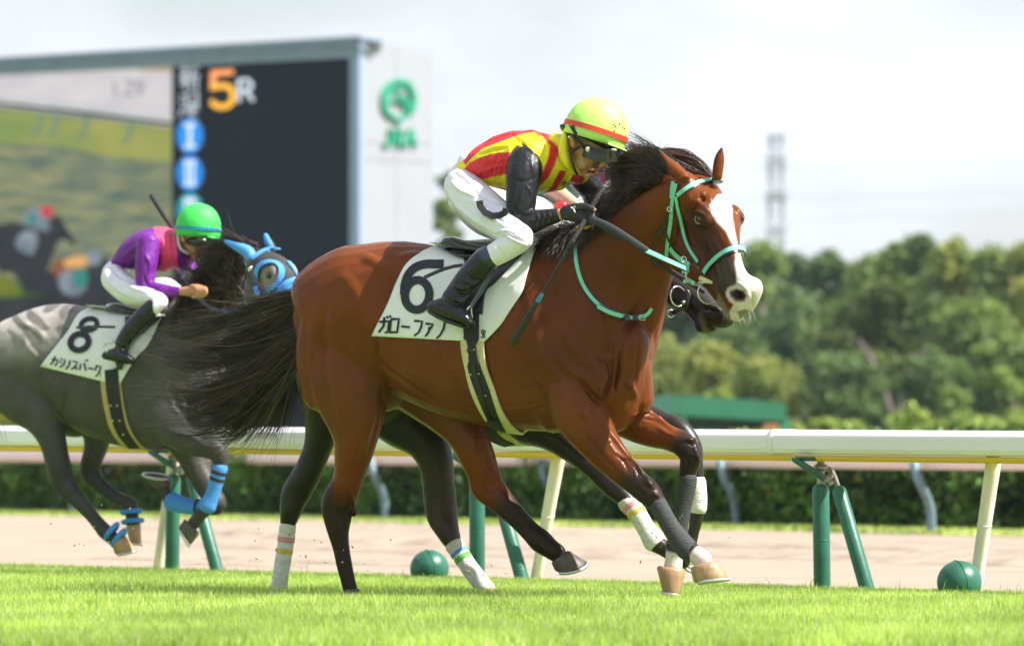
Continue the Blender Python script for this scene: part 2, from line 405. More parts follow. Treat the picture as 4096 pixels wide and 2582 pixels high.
def blades(name, pts, h, wd, m, seed, lean=.35, pal=None, hs=None):
    """pts Nx2(+z); each blade a bent strip; colours in the Col attribute"""
    rng=np.random.RandomState(seed); n=len(pts); an=rng.rand(n)*6.283; H=h*(.55+.75*rng.rand(n)); W=wd*(.6+.8*rng.rand(n))
    sx,sy=np.cos(an)*W/2,np.sin(an)*W/2; la=rng.rand(n)*6.283; ll=H*lean*(.2+1.3*rng.rand(n)**1.5); lx,ly=np.cos(la)*ll,np.sin(la)*ll
    V=np.zeros((n,5,3)); x,y=pts[:,0],pts[:,1]; z=pts[:,2] if pts.shape[1]>2 else np.zeros(n)
    H=H*(hs if hs is not None else 1)
    V[:,0]=np.stack([x-sx,y-sy,z],1); V[:,1]=np.stack([x+sx,y+sy,z],1)
    V[:,2]=np.stack([x-sx*.8+lx*.35,y-sy*.8+ly*.35,z+H*.55],1); V[:,3]=np.stack([x+sx*.8+lx*.35,y+sy*.8+ly*.35,z+H*.55],1)
    V[:,4]=np.stack([x+lx,y+ly,z+H*np.sqrt(np.maximum(.2,1-(ll/H)**2*.5))],1)
    i=np.arange(n)*5
    T=np.concatenate([np.stack([i,i+1,i+3],1),np.stack([i,i+3,i+2],1),np.stack([i+2,i+3,i+4],1)])
    me=bpy.data.meshes.new(name); me.vertices.add(n*5); me.vertices.foreach_set('co',V.astype(np.float32).ravel())
    me.loops.add(len(T)*3); me.loops.foreach_set('vertex_index',T.astype(np.int32).ravel())
    me.polygons.add(len(T)); me.polygons.foreach_set('loop_start',np.arange(len(T),dtype=np.int32)*3); me.update(calc_edges=True)
    c=np.array(pal)[rng.choice(len(pal),n,p=[.42,.30,.2,.08])]*(.75+.5*rng.rand(n,1)); pt_=np.sin(x*2.1+np.sin(y*.9)*2.)*np.sin(y*1.3+np.sin(x*1.7)*1.5)+.6*np.sin(x*6.3+y*2.2)*np.sin(y*4.1-x*3.); c=c*(1+.16*pt_[:,None])+np.array([.05,.03,.012])[None]*np.clip(pt_,0,1)[:,None]
    ca=me.color_attributes.new('Col','FLOAT_COLOR','POINT'); cc_=np.ones((n,5,4),np.float32); cc_[:,:,:3]=c[:,None]
    ca.data.foreach_set('color',cc_.ravel()); me.materials.append(m)
    o=bpy.data.objects.new(name,me); COL.objects.link(o); return o
grassm = mat('grass_blade', rough=.55, attr=True, trans=.5, spec=.3)
PAL=[(.40,.56,.095),(.52,.65,.17),(.24,.40,.05),(.72,.73,.44)]
def in_turf(x,y): return ((x-RA.x)*rn.x+(y-RA.y)*rn.y) < .11
rng=np.random.RandomState(11); pts=[]
for (y0,y1,den) in ((18.6,22,6400),(22,26,5600),(26,30,4200),(30,35.5,3000)):
    wl=lambda y:2150*y/F
    n=int((y1-y0)*2*wl(y1)*den); y=y0+(y1-y0)*rng.rand(n); x=(rng.rand(n)*2-1)*wl(y1)
    k=in_turf(x,y); pts.append(np.stack([x[k],y[k]],1))
pts=np.concatenate(pts)
# clumpy height: density modulation
d_=np.sin(pts[:,0]*5.1+np.sin(pts[:,1]*2.3)*2)+np.sin(pts[:,1]*3.7+pts[:,0]*1.3)+rng.randn(len(pts))*.8
pts=pts[d_>-2.0]
edged=-((pts[:,0]-RA.x)*rn.x+(pts[:,1]-RA.y)*rn.y)
g=blades('grass', pts, .056, .0034, grassm, 5, lean=.55, pal=PAL, hs=.55+.45*np.clip(edged/2.5,0,1))
tag(g,'bright green short turf grass running across the foreground','grass',kind='stuff')
# wider low-density turf to both sides so a step aside still shows grass
pts=[]; n=60000; y=18+20*rng.rand(n); x=(rng.rand(n)*2-1)*7; k=in_turf(x,y)&(np.abs(x)>2150*y/F); 
g=blades('grass', np.stack([x[k],y[k]],1), .06, .006, grassm, 6, pal=PAL); tag(g,'green turf grass beyond the sides of the view','grass',kind='stuff')
# tall stray blades
n=1100; y=18.8+15*rng.rand(n)**1.3; x=(rng.rand(n)*2-1)*2150*y/F; k=in_turf(x,y)
g=blades('grass_stalk', np.stack([x[k],y[k]],1), .085, .005, grassm, 8, lean=.6, pal=[(.42,.52,.08),(.5,.55,.18),(.3,.42,.05),(.6,.55,.28)])
tag(g,'scattered longer and paler grass stalks standing above the turf','grass',kind='stuff')
# flecks of mown grass strip by hedge
n=26000; u=rng.rand(n)*1.5-.25; base=np.array(HL)[None,:2]+u[:,None]*(np.array(HR)-np.array(HL))[None,:2]
hn=Vector((-hd.y,hd.x,0)); hn = hn if hn.y>0 else -hn
off=-rng.rand(n)*1.7+.2; base=base+off[:,None]*np.array(hn)[None,:2]
g=blades('verge_grass', base, .055, .03, grassm, 9, pal=PAL); tag(g,'strip of light green grass along the foot of the hedge','grass',kind='stuff')

# ------------------------------------------------------------------ near white rail
white = mat('rail_white', (.93,.86,.91), .4, noise=.05, nscale=2)
yellow = mat('rail_bounce_yellow', (.80,.50,.03), .5)
greenp = mat('post_green', (.022,.135,.085), .42, noise=.22, nscale=9, bump=.15, bscale=40)
greend = mat('bracket_green', (.03,.14,.11), .5, noise=.2)
galv = mat('galvanised_steel', (.34,.35,.34), .4, metal=.8)
whitepost = mat('post_white', (.80,.72,.60), .5, noise=.18, nscale=6)
ROW = lambda x: 1702+20*x/4096.      # row of the rail's top edge
def rtop(x):
    p = railxy(x); p = p+rn*0; p.z = CH-(ROW(x)-HY)*p.y/F; return p
rail = thing('running_rail', railxy(2048), 'white plastic running rail on posts along the edge of the turf', 'rail')
# profile: broad rounded white tube ; yellow strip below colours in the grass bounce light
prof = [(-.062,-.004),(-.056,0),(.056,0),(.062,-.004),(.088,-.030),(.092,-.040),(.092,-.100),(.080,-.122),(.06,-.130),(-.06,-.130),(-.080,-.122),(-.092,-.100),(-.092,-.040),(-.088,-.030)]
for i in range(0):
    a=2*math.pi*i/20; yy=.085*math.copysign(abs(math.cos(a))**.75,math.cos(a)); zz=.07*math.copysign(abs(math.sin(a))**.8,math.sin(a)); prof.append((yy,zz*.94-.066))
def beam(name, xs, prof, m, parent, gap=0, topf=None, ends=True):
    topf=topf or rtop
    V=[];Fc=[]; n=len(prof)
    P_=[topf(x) for x in xs]; d=(P_[-1]-P_[0]).normalized(); nn=Vector((-d.y,d.x,0)).normalized()
    P_[0]=P_[0]+d*gap; P_[-1]=P_[-1]-d*gap
    for p in P_:
        for a,b in prof: V.append(p+nn*a+Vector((0,0,b)))
    for i in range(len(P_)-1):
        for k in range(n): Fc.append((i*n+k,(i+1)*n+k,(i+1)*n+(k+1)%n,i*n+(k+1)%n))
    Fc+=[tuple(range(n)),tuple((len(P_)-1)*n+k for k in range(n))[::-1]]
    o=mk(name,V,Fc,m,parent,smooth=name!='rail_beam'); recalc(o); return o
joints=[-1800,1160,3131,5200]
for a,b in zip(joints[:-1],joints[1:]):
    beam('rail_beam',[a+(b-a)*i/6 for i in range(7)],prof,white,rail,gap=.004)
lip=[(y*.55,z) for y,z in [(-.12,-.150),(.1,-.150),(.12,-.168),(-.1,-.168)]]
beam('bounce_strip',[-1800,0,2048,4096,5200],[(-.07,-.1335),(.075,-.1335),(.06,-.166),(-.055,-.166)],yellow,rail)
beam('rail_joint_sleeve',[3118,3131,3144],[(a*1.03,(b+.07)*1.03-.07) for a,b in prof],white,rail)
def gpost(xt, yt, xb, leg):      # padded green post and its padded slanting brace, with a steel knuckle
    t=thing('rail_support', railxy(xb), leg, 'rail post', 'padded green rail supports')
    p0=railxy(xb); top=railxy(xt); top.z=CH-(yt-HY)*top.y/F-.045
    r=.045
    a=tube3([(p0+Vector((0,0,-.05)),r,r),(top,r,r)],18,1,cap=True); mk('post_pad',*a,greenp,t)
    q0=railxy(xb+200)-rn*.02; q0.z=-.03; q1=railxy(xt+86)-rn*.02; q1.z=top.z-.005
    a=tube3([(q0,r*.9,r*.9),(q1,r*.85,r*.85)],18,1); mk('brace_pad',*a,greenp,t)
    rt=rtop(xt-6); b=MB()
    b.add(tube3([(top,.020,.020),(Vector((top.x,top.y,rt.z-.16)),.020,.020)],10,1)); b.add(wire([q1,Vector((top.x+.06,top.y,top.z+.10)),Vector((top.x+.0,top.y,rt.z-.19))],.014))
    b.add(ell(top+Vector((.045,-.03,.06)),(.03,.03,.03))); b.add(ell(Vector((top.x,top.y,rt.z-.20)),(.04,.03,.025)))
    b.mk('steel_knuckle',galv,t)
    b=MB(); z=rt.z-.165; v,f=hexa([top.__class__((top.x-.10,top.y-.06,z)),Vector((top.x+.10,top.y-.07,z)),Vector((top.x+.10,top.y+.05,z)),Vector((top.x-.10,top.y+.06,z))],[Vector((top.x-.12,top.y-.06,z+.022)),Vector((top.x+.12,top.y-.07,z+.022)),Vector((top.x+.12,top.y+.05,z+.022)),Vector((top.x-.12,top.y+.06,z+.022))])
    b.add((v,f)); b.add(wire([(top.x-.14,top.y-.05,z+.01),(top.x-.05,top.y-.05,z-.05),(top.x+.0,top.y-.04,z-.08)],.018)); b.mk('bracket',greend,t)
    for zz in (.5,):
        pt=p0+(top-p0)*zz; mk('pad_seam',*ring3(pt,(0,0,1),r-.001,.003,20,5),greenp,t)
    return t
gpost(cD(1930,0)[0], KD*1133, cD(1934,0)[0], 'green padded post with slanting brace at right, clear of the horses')
gpost(cD(1122,0)[0], KD*1118, cD(1122,0)[0], 'green padded post with brace seen under the bay horse')
gpost(cD(408,0)[0], KD*1110, cD(404,0)[0], 'green padded post with brace behind the grey horse\'s forelegs')
def wpost(xt,yt,xb,lab,lean=.0):
    t=thing('rail_stake', railxy(xb), lab, 'rail post', 'leaning white rail stakes')
    a=railxy(xb-52)+Vector((0,0,-.04)); b=railxy(xt-8)+rn*.06; b.z=CH-(yt-HY)*b.y/F
    a=a+rn*.09
    mk('stake',*tube3([(a,.033,.033),(a+(b-a)*.5,.036,.036),(b,.041,.041)],14,3),whitepost,t)
    mk('collar',*ring3(a+(b-a)*.52,(b-a),.0365,.003,20,6),whitepost,t)
    return t
wpost(KD*2323,KD*1066,KD*2289,'leaning white rail stake beside the green ball at far right')
wpost(KD*1302,KD*1052,KD*1258,'leaning white rail stake seen between the hind legs and forelegs of the bay')
wpost(KD*398,KD*1062,KD*371,'leaning white rail stake behind the grey horse')
def gball(x,y,r,lab):
    d=railxy(x).y-.14; c=P(x,y,d); rr_=r*d/F
    t=thing('rubber_ball',(c.x,c.y,0),lab,'ball','green balls on the turf edge')
    v,f=ell(c,(rr_,rr_,rr_*.97),nu=36,nv=24); mk('ball_skin',v,f,greenp,t)
    b=MB()
    for ax in ((1,.3,.2),): b.add(ring3(c,ax,rr_*.998,.002,48,4))
    b.mk('seam',greenp,t)
gball(KD*1010,KD*1336,KD*46,'green ball on the turf edge between the bay horse\'s hind legs')
gball(KD*2256,KD*1368,KD*53,'green ball on the turf edge at the foot of the far right stake')

# ------------------------------------------------------------------ second rail in front of the hedge
greyblue = mat('post_grey_blue', (.16,.25,.28), .45, noise=.15)
pinkw = mat('far_rail_white', (.80,.66,.66), .45)
posts2=[(170,1210),(540,1215),(905,1225),(1305,1230),(1730,1240),(2190,1255),(-200,1203),(2690,1270)]
posts2.sort()
def l2(x):      # ground line of second rail
    X=np.array([p[0] for p in posts2])*KD; Y=np.array([p[1] for p in posts2])*KD
    return G(x,float(np.interp(x,X,Y)))
def top2(x):
    p=l2(x); yb=KD*(1085+20*x/4096.); z=CH-(yb-HY)*p.y/F; p.z=z+.19; return p
r2=thing('inner_dirt_rail', l2(2048), 'far pale rail on curved grey posts in front of the hedge','rail')
prof2=[(.075*math.cos(2*math.pi*i/12),.095*math.sin(2*math.pi*i/12)-.095) for i in range(12)]
beam('rail_beam',[KD*p[0] for p in posts2],prof2,pinkw,r2,topf=top2)
for x,y in posts2:
    p=l2(KD*x); q=top2(KD*x); h=q.z-.19; k=.36
    t=tube3([(p+Vector((0,0,-.05)),.045,.045),(p+Vector((.0,0,h*.3)),.045,.045),(p+Vector((-.04,-.03,h*.55)),.045,.045),(p+Vector((-.12,-.1,h*.8)),.045,.045),(Vector((p.x-.17,p.y-.02,h+.05)),.045,.045)],12,4)
    mk('curved_post',*t,greyblue,r2)
# ------------------------------------------------------------------ hedge
leafm = mat('hedge_leaf', (.035,.085,.015), .5, attr=True, trans=.25)
corem = mat('hedge_core', (.008,.02,.005), .9)
def leafcloud(name, C, N_, size, seed, pal, m, parent=None, flat=.0, stuff=False, origin=None):
    """C: Nx3 centres; one leaf-sized quad per point, random facing"""
    rng=np.random.RandomState(seed); n=len(C); a=rng.randn(n,3); a/=np.linalg.norm(a,axis=1)[:,None]
    b=np.cross(a,rng.randn(n,3)); b/=np.linalg.norm(b,axis=1)[:,None]; s=size*(.6+.8*rng.rand(n,1))
    V=np.stack([C-a*s-b*s*.2,C+b*s*.6-a*s*.1,C+a*s+b*s*.1,C-b*s*.6+a*s*.15],1)
    c=np.array(pal)[rng.randint(0,len(pal),n)]*(.65+.7*rng.rand(n,1)) if not callable(pal) else pal(C,rng)
    col=np.repeat(c,4,0); Fq=(np.arange(n)*4)[:,None]+np.arange(4)[None]
    o=mk(name,V.reshape(-1,3),Fq,m,parent,smooth=False,col=col,origin=origin)
    return o
hedge=thing('clipped_hedge', l2(2048)+hn*1.2, 'long low clipped dark green hedge behind the dirt track','hedge')
h0=HL-hd*25+hn*.2; h1=HR+hd*8+hn*.2; hz=1.0
core=hexa([h0+hn*.15,h1+hn*.15,h1+hn*1.4,h0+hn*1.4],[v+Vector((0,0,hz-.12)) for v in (h0+hn*.15,h1+hn*.15,h1+hn*1.4,h0+hn*1.4)])
mk('twig_core',*core,corem,hedge,smooth=False)
rng=np.random.RandomState(21); n=52000; u=rng.rand(n); base=np.array(h0)+u[:,None]*(np.array(h1)-np.array(h0))
front=rng.rand(n)<.8; bump_=.10*np.sin(u*190)+.08*np.sin(u*77+1)
zz=np.where(front,rng.rand(n)*hz,hz-.1+.12*rng.rand(n)+bump_*.4); dd=np.where(front,bump_+.10*rng.randn(n)+.05,rng.rand(n)*1.4)
C=base+dd[:,None]*np.array(hn); C[:,2]=zz
def hpal(C,rng):
    k=.5+.5*np.sin(C[:,0]*3.1+C[:,2]*5)*np.sin(C[:,0]*1.7-C[:,2]*3.); c=np.array([.085,.19,.025])[None]*(.5+1.*k[:,None]); c*=(.6+.8*rng.rand(len(C),1)); y=rng.rand(len(C))<.05; c[y]=(.16,.17,.03); return c
leafcloud('leaves',C,None,.055,3,hpal,leafm,hedge)['kind']='stuff'

# ------------------------------------------------------------------ trees
barkm = mat('bark', (.20,.17,.14), .9, noise=.3, nscale=3)
treem = mat('tree_leaf', rough=.6, attr=True, trans=.45)
def tree(name, x, ytop, d, wpx, pal, lab, seed, n=3600, leaf=.22, cat='tree', grp='trees beyond the racecourse', trunk=True, squash=1., low=.12, ybot=None):
    rng=np.random.RandomState(seed); s=F/d; base=P(x,HY,d); base.z=0
    H=CH+(HY-ytop)/s; W=wpx/s/2*1.13
    t=thing(name,base,lab,cat,grp)
    K=int((30 if W*s>120 else 22)+rng.randint(8)); cl=[]
    for i in range(K):
        u=rng.rand(); a=rng.rand()*6.283; zz=H*(low+(1-low)*.93*(i+.5)/K); prof_=math.sqrt(max(.05,1-((zz/H-.5)/.56)**2)); rr_=W*prof_*rng.rand()**.5*.85
        cr_=W*(.20+.20*rng.rand()); cl.append((base.x+rr_*math.cos(a),base.y+rr_*math.sin(a),zz-cr_*.3,cr_,.6+.8*rng.rand()))
    cl.append((base.x,base.y,H-W*.34,W*.32,1.)); cl.append((base.x+W*.2,base.y,H-W*.6,W*.42,.9)); cl.append((base.x-W*.25,base.y,H-W*.65,W*.42,.8))
    cs=[];br=[]
    for q in range(n):
        c=cl[rng.randint(len(cl))]; v=rng.randn(3); v/=np.linalg.norm(v); r=c[3]*((.55+.5*rng.rand()**.5) if rng.rand()<.7 else (.9+.9*rng.rand()**2)); p=(c[0]+v[0]*r,c[1]+v[1]*r,c[2]+v[2]*r*.75*squash)
        if p[2]<.1: continue
        cs.append(p); br.append(c[4])
    cs=np.array(cs); br=np.array(br)
    def pf(C,rg):
        c=np.array(pal[0])[None]+(np.array(pal[1])-np.array(pal[0]))[None]*np.clip(br-.6,0,.8)[:,None]/.8
        return np.array([1.95,1.72,1.25])[None]*c*(.6+.8*rg.rand(len(C),1))
    leafcloud('crown',cs,None,leaf*(d/230),seed,pf,treem,t)
    if trunk:
        b=MB(); r0=max(.12,H*.028)
        b.add(tube3([(base,r0,r0),(base+Vector((.1,0,H*.3)),r0*.8,r0*.8),(base+Vector((rng.uniform(-.3,.3),0,H*.75)),r0*.35,r0*.35)],8,3))
        b.mk('trunk',barkm,t)
        for k in range(4):
            c=cl[rng.randint(len(cl))]; a=base+Vector((0.05,0,H*(.2+.12*k)))
            mk('limb',*tube3([(a,r0*.45,r0*.45),((a+Vector(c[:3]))/2+Vector((0,0,-.1)),r0*.35,r0*.35),(Vector(c[:3]),r0*.15,r0*.15)],6,2),barkm,t)
    return t
DG=[(.045,.090,.045),(.095,.165,.060)]; MG=[(.075,.130,.050),(.16,.235,.075)]; YG=[(.11,.16,.05),(.235,.27,.085)]; BG=[(.05,.10,.065),(.095,.165,.09)]; LG=[(.10,.16,.045),(.22,.30,.075)]
TT=[ # disp x, top row, distance, width px(disp), palette, label
 (1790,562,250,150,MG,'rounded pine crown just under the foot of the pylon'),
 (1870,588,262,130,BG,'dim bluish pine standing right of the pylon'),
 (1950,590,258,120,DG,'dark conifer with a pointed top, second right of the pylon'),
 (2045,596,255,130,MG,'mid green tree by the dip in the treeline'),
 (2110,566,246,120,MG,'bushy green tree just right of the dip in the treeline'),
 (2165,549,240,90,DG,'tall narrow dark tree that breaks the skyline'),
 (2240,560,236,140,YG,'yellowish broad crown right of the tall narrow tree'),
 (2330,575,234,150,MG,'broad tree near the right end of the treeline'),
 (2420,560,232,150,YG,'yellow green tree cut by the right edge of the photo'),
 (1640,640,252,190,BG,'dark tree half hidden behind the bay horse\'s nose'),
 (1560,660,256,170,MG,'tree seen beneath the bay horse\'s throat'),
 (2070,640,205,300,[(.040,.075,.024),(.105,.145,.04)],'great spreading tree with a forked grey trunk in mid treeline'),
 (1880,690,215,220,DG,'dark spreading tree behind the green roof'),
 (2290,690,204,240,MG,'wide leafy tree low at the right'),
 (1720,760,212,200,DG,'shaded tree behind the right end of the green roof'),
 (1560,790,206,200,YG,'autumn yellow tree beside the bay horse\'s chest'),
 (1660,800,202,130,YG,'golden olive tree above the green roof'),
 (1800,830,200,170,YG,'low golden green tree right of the roof'),
 (2210,830,198,190,DG,'dark low tree under the broad crown at right'),
 (2380,780,198,180,MG,'leafy tree at the lower right edge of the wood'),
 (1990,820,199,190,DG,'dark understorey tree left of the forked trunk'),
 (1065,405,330,70,BG,'distant tree between the display board and the bay horse\'s jockey'),
 (1040,470,300,60,MG,'lower tree close beside the white end wall of the board'),
 (1060,560,295,90,BG,'tree right above the bay horse\'s back'),
]
for i,(x,y,d,wp,pal,lab) in enumerate(TT):
    tree('broadleaf_tree' if i not in (0,1,2,5) else 'pine_tree', KD*x, KD*y, d, KD*wp, pal, lab, 100+i, n=9000 if wp<200 else 13000, leaf=.155 if d<225 else .17, trunk=True, low=.05)
# pale forked trunk of the great tree
ft=thing('forked_trunk_tree', P(KD*2092,HY,196)*1., 'slim grey forked trunk rising out of the bushes at mid right','tree')
ORG[ft.name]=Vector((P(KD*2092,HY,196).x,196,0)); ft.location=ORG[ft.name]
def pp(x,y,d): return P(KD*x,KD*y,d)
b=MB(); 
for pl in ([(2092,1012,.30),(2088,960,.24),(2070,900,.20),(2050,850,.16),(2020,800,.09)],[(2096,1012,.24),(2112,960,.2),(2130,900,.15),(2150,860,.1),(2180,810,.06)]):
    b.add(tube3([(pp(x,y,202),r*.75,r*.75) for x,y,r in pl],8,3))
b.mk('trunk',mat('pale_bark',(.17,.14,.125),.9,noise=.2),ft)
# bushes along the hedge line
BU=[(1540,935,150,40,'low bush at the left end of the green roof'),(1690,905,175,110,'light green rounded bush just above the roof'),(2150,952,150,120,'light bush at the foot of the forked trunk'),(2240,900,165,110,'rounded bluish bush at lower right'),(2010,985,140,90,'low bright bush left of the forked trunk'),(1940,975,140,100,'bright bush just right of the green roof'),(2330,975,140,120,'sunlit bright green bush above the rail at right'),(2400,960,138,80,'sunlit bush cut by the right edge'),(1870,990,140,60,'tiny bright bush touching the roof\'s right end'),(2215,985,138,60,'small bright tuft above the rail between bushes')]
for i,(x,y,d,wp,lab) in enumerate(BU):
    tree('bush',KD*x,KD*y,d,KD*wp,LG if i not in (3,) else MG,lab,300+i,n=1300,leaf=.16,cat='bush',grp='bushes behind the rails',trunk=False,low=.1)
# far wood closing the gaps
rng=np.random.RandomState(77); n=34000
x=rng.uniform(-160,90,n)
d=280+rng.rand(n)*22; px=CX+x/d*F
top=10.9+.9*np.sin(x*.35)+.8*np.sin(x*.83+2)+.6*np.sin(x*2.1); top=np.where(px<2900,np.where(px<1500,4.,top),top); z=rng.rand(n)**.8*top
C=np.stack([x,d,z],1); k=np.ones(n,bool)
def wpal(C,rg):
    return np.array([.15,.21,.10])[None]*(.5+1.1*rg.rand(len(C),1))
o=leafcloud('far_wood',C,None,.8,5,wpal,treem); tag(o,'dark mass of distant woodland filling in behind the trees','wood',kind='stuff')

# ------------------------------------------------------------------ pylon and wires
steelm = mat('pylon_steel', (.40,.41,.45), .6)
dp=560; py=thing('pylon',(P(KD*1825,HY,dp).x,dp,0),'pale steel lattice pylon standing hazily above the trees','pylon')
zt=CH+(HY-KD*322)*dp/F; xb=P(KD*1825,HY,dp).x
def lattice():
    b=MB(); z0=0.; n=9; 
    def hw(z): return 1.25-.62*(z-z0)/(zt-z0)
    zs=[z0+(zt-z0)*i/n for i in range(n+1)]
    for sx in (-1,1):
        for sy in (-1,1):
            b.add(wire([(xb+sx*hw(z),dp+sy*hw(z),z) for z in zs],.10,4,1))
    for i in range(n):
        a,c=zs[i],zs[i+1]
        for sy in (-1,1):
            b.add(wire([(xb-hw(a),dp+sy*hw(a),a),(xb+hw(c),dp+sy*hw(c),c)],.07,4,1)); b.add(wire([(xb+hw(a),dp+sy*hw(a),a),(xb-hw(c),dp+sy*hw(c),c)],.07,4,1))
            b.add(wire([(xb-hw(c),dp+sy*hw(c),c),(xb+hw(c),dp+sy*hw(c),c)],.07,4,1))
        for sx in (-1,1):
            b.add(wire([(xb+sx*hw(a),dp-hw(a),a),(xb+sx*hw(c),dp+hw(c),c)],.07,4,1))
    return b
lattice().mk('lattice',steelm,py,smooth=False)
for k,yy in enumerate((325,372,392,455,470,540)):
    z=CH+(HY-KD*yy)*dp/F; w_=.9 if k==0 else 1.1
    mk('platform',*box(xb-w_,xb+w_,dp-w_,dp+w_,z-.12,z+(.35 if k in(0,4) else .12)),steelm,py,smooth=False)
for k,(ya,yb) in enumerate(((388,380),(462,450),(512,500))):
    t=thing('power_line',(xb,dp+4,0),['topmost','middle','lowest'][k]+' thin wire sagging across the pale sky at right','wire','power lines in the sky')
    z=lambda y,d:CH+(HY-KD*y)*d/F
    pts=[(P(KD*x,0,dp+4).x,dp+4,z(yy+6*math.sin((x-1500)/950*3.14),dp+4)) for x,yy in ((1460,ya),(1700,ya+3),(1825,ya+2),(2100,yb+3),(2480,yb))]
    mk('cable',*wire(pts,.045,5,4),steelm,t)

# ------------------------------------------------------------------ green roofed shelter
dr=125.
rg=mat('roof_green',(.08,.42,.25),.5,noise=.1,nscale=1); dk=mat('shade_green',(.02,.05,.045),.7)
sh=thing('green_roofed_hut',(P(KD*1680,HY,dr).x,dr,0),'low green roofed building beyond the rail right of the bay\'s chest','building')
def q(x,y,d): return P(KD*x,KD*y,d)
mk('fascia',*hexa([q(1597,976,dr),q(1848,990,dr-4),q(1848,990,dr+8),q(1597,976,dr+10)],[q(1597,928,dr),q(1848,946,dr-4),q(1848,946,dr+8),q(1597,928,dr+10)]),rg,sh,smooth=False)
mk('end_fascia',*hexa([q(1500,972,dr+5),q(1596.4,976,dr),q(1596.4,976,dr+9),q(1500,972,dr+12)],[q(1500,930,dr+5),q(1596.4,928,dr),q(1596.4,928,dr+9),q(1500,930,dr+12)]),mat('roof_green_side',(.05,.34,.24),.5),sh,smooth=False)
a0,a1=q(1530,980,dr+4),q(1840,994,dr-2)
mk('wall',*hexa([Vector((a0.x,dr+4,0)),Vector((a1.x,dr-2,0)),Vector((a1.x,dr+6,0)),Vector((a0.x,dr+8,0))],[q(1530,975,dr+4),q(1835,989,dr-2),q(1835,989,dr+6),q(1530,975,dr+8)]),dk,sh,smooth=False)
for x in (1601,1843):
    p=q(x,985,dr-1); 
    mk('column',*box(p.x-.12,p.x+.12,dr-1.2,dr-.95,0,p.z+.0),rg,sh,smooth=False)
p=q(1815,1003,118); t=thing('orange_box',(p.x,118,0),'small orange board peeping over the rail under the green roof\'s right end','board')
mk('panel',*box(p.x-.17,p.x+.17,118,118.15,.0,p.z+.06),mat('orange_paint',(.6,.25,.12),.6),t,smooth=False)
# ------------------------------------------------------------------ display board
cA0=P(KD*845,HY,200.); cA1=P(0,HY,210.); cA2=P(KD*1019,HY,206.5)
def plane_pt(x,y,a,b,off=0.):
    """point of the vertical plane through a and b that the picture point x,y (display units) shows"""
    t=Vector((b.x-a.x,b.y-a.y,0)).normalized(); n=Vector((t.y,-t.x,0)); n = -n if n.y>0 else n
    o=Vector((0,0,CH)); dr=P(KD*x,KD*y,1.)-o; a2=Vector((a.x,a.y,0))+n*off
    k=((a2-o).dot(n))/dr.dot(n); return o+dr*k, n
def fpt(x,y,off=0.): return plane_pt(x,y,cA0,cA1,off)[0]
def spt(x,y,off=0.): return plane_pt(x,y,cA0,cA2,off)[0]
fn=plane_pt(0,0,cA0,cA1)[1]; sn=plane_pt(0,0,cA0,cA2)[1]
bd=thing('display_board',(cA0.x,cA0.y,0),'huge grey and white race results screen building with a white end wall','building')
wallw=mat('board_wall_white',(.33,.34,.375),.5,noise=.03,nscale=.5); frm=mat('board_frame_grey',(.30,.38,.52),.5,noise=.05,nscale=.6); frd=mat('board_fascia_grey',(.22,.28,.38),.5,noise=.08,nscale=.8)
joint=mat('panel_joint',(.40,.43,.47),.7)
def flat(name,pts,off,th,m,parent,f=fpt,nn=None):
    nn=nn or (fn if f is fpt else sn)
    a=[f(x,y,off) for x,y in pts]; b=[p-nn*th for p in a]; n=len(a)
    V=a+b; Fc=[tuple(range(n)),tuple(range(2*n-1,n-1,-1))]+[(i,i+n,(i+1)%n+n,(i+1)%n) for i in range(n)]
    o=mk(name,V,Fc,m,parent,smooth=False); recalc(o); return o
# rows along the face: top edge y = 90 at x=845 falling to 140 at x=0
def ty(x,t=0.): return (90+50*(845-x)/845.)*(1-t)+t*1100
L0=-260
# main body behind (closed box under the cladding)
zt0=fpt(845,92).z
fl=fpt(L0,140)
top=[Vector((fpt(845,90).x,fpt(845,90).y,zt0)),]
b0=fpt(845,92,-.25); b1=spt(1019,123,-.25); back=Vector((b1.x-b0.x,b1.y-b0.y,0)); bl=fpt(L0,155,-.25)
base=[Vector((b0.x-.1,b0.y+.2,0)),Vector((b1.x-.1,b1.y,0)),Vector((bl.x+back.x,bl.y+back.y,0)),Vector((bl.x,bl.y,0))]
mk('hall',*hexa(base,[Vector((p.x,p.y,zt0-.3)) for p in base]),frd,bd,smooth=False)
# end wall of white panels (each panel its own)
rows=[(92,123),(332,346),(374,384),(590,592),(700,700),(860,858),(1005,1003)]
rows=[(92,123),(333,340),(374,383),(700,699),(1080,1074)]
cols=[845,932,1019]
for i in range(len(rows)-1):
    for j in range(2):
        u0,u1=j/2.,(j+1)/2.; a,b_=rows[i],rows[i+1]
        g=1.2
        pts=[(cols[j]+g*.5,a[0]+(a[1]-a[0])*u0+g),(cols[j+1]-g*.5,a[0]+(a[1]-a[0])*u1+g),(cols[j+1]-g*.5,b_[0]+(b_[1]-b_[0])*u1-g*.3),(cols[j]+g*.5,b_[0]+(b_[1]-b_[0])*u0-g*.3)]
        flat('panel',pts,0,.12,wallw,bd,spt)
flat('panel_backing',[(845,94),(1018,125),(1018,1074),(845,1080)],-.13,.1,joint,bd,spt)
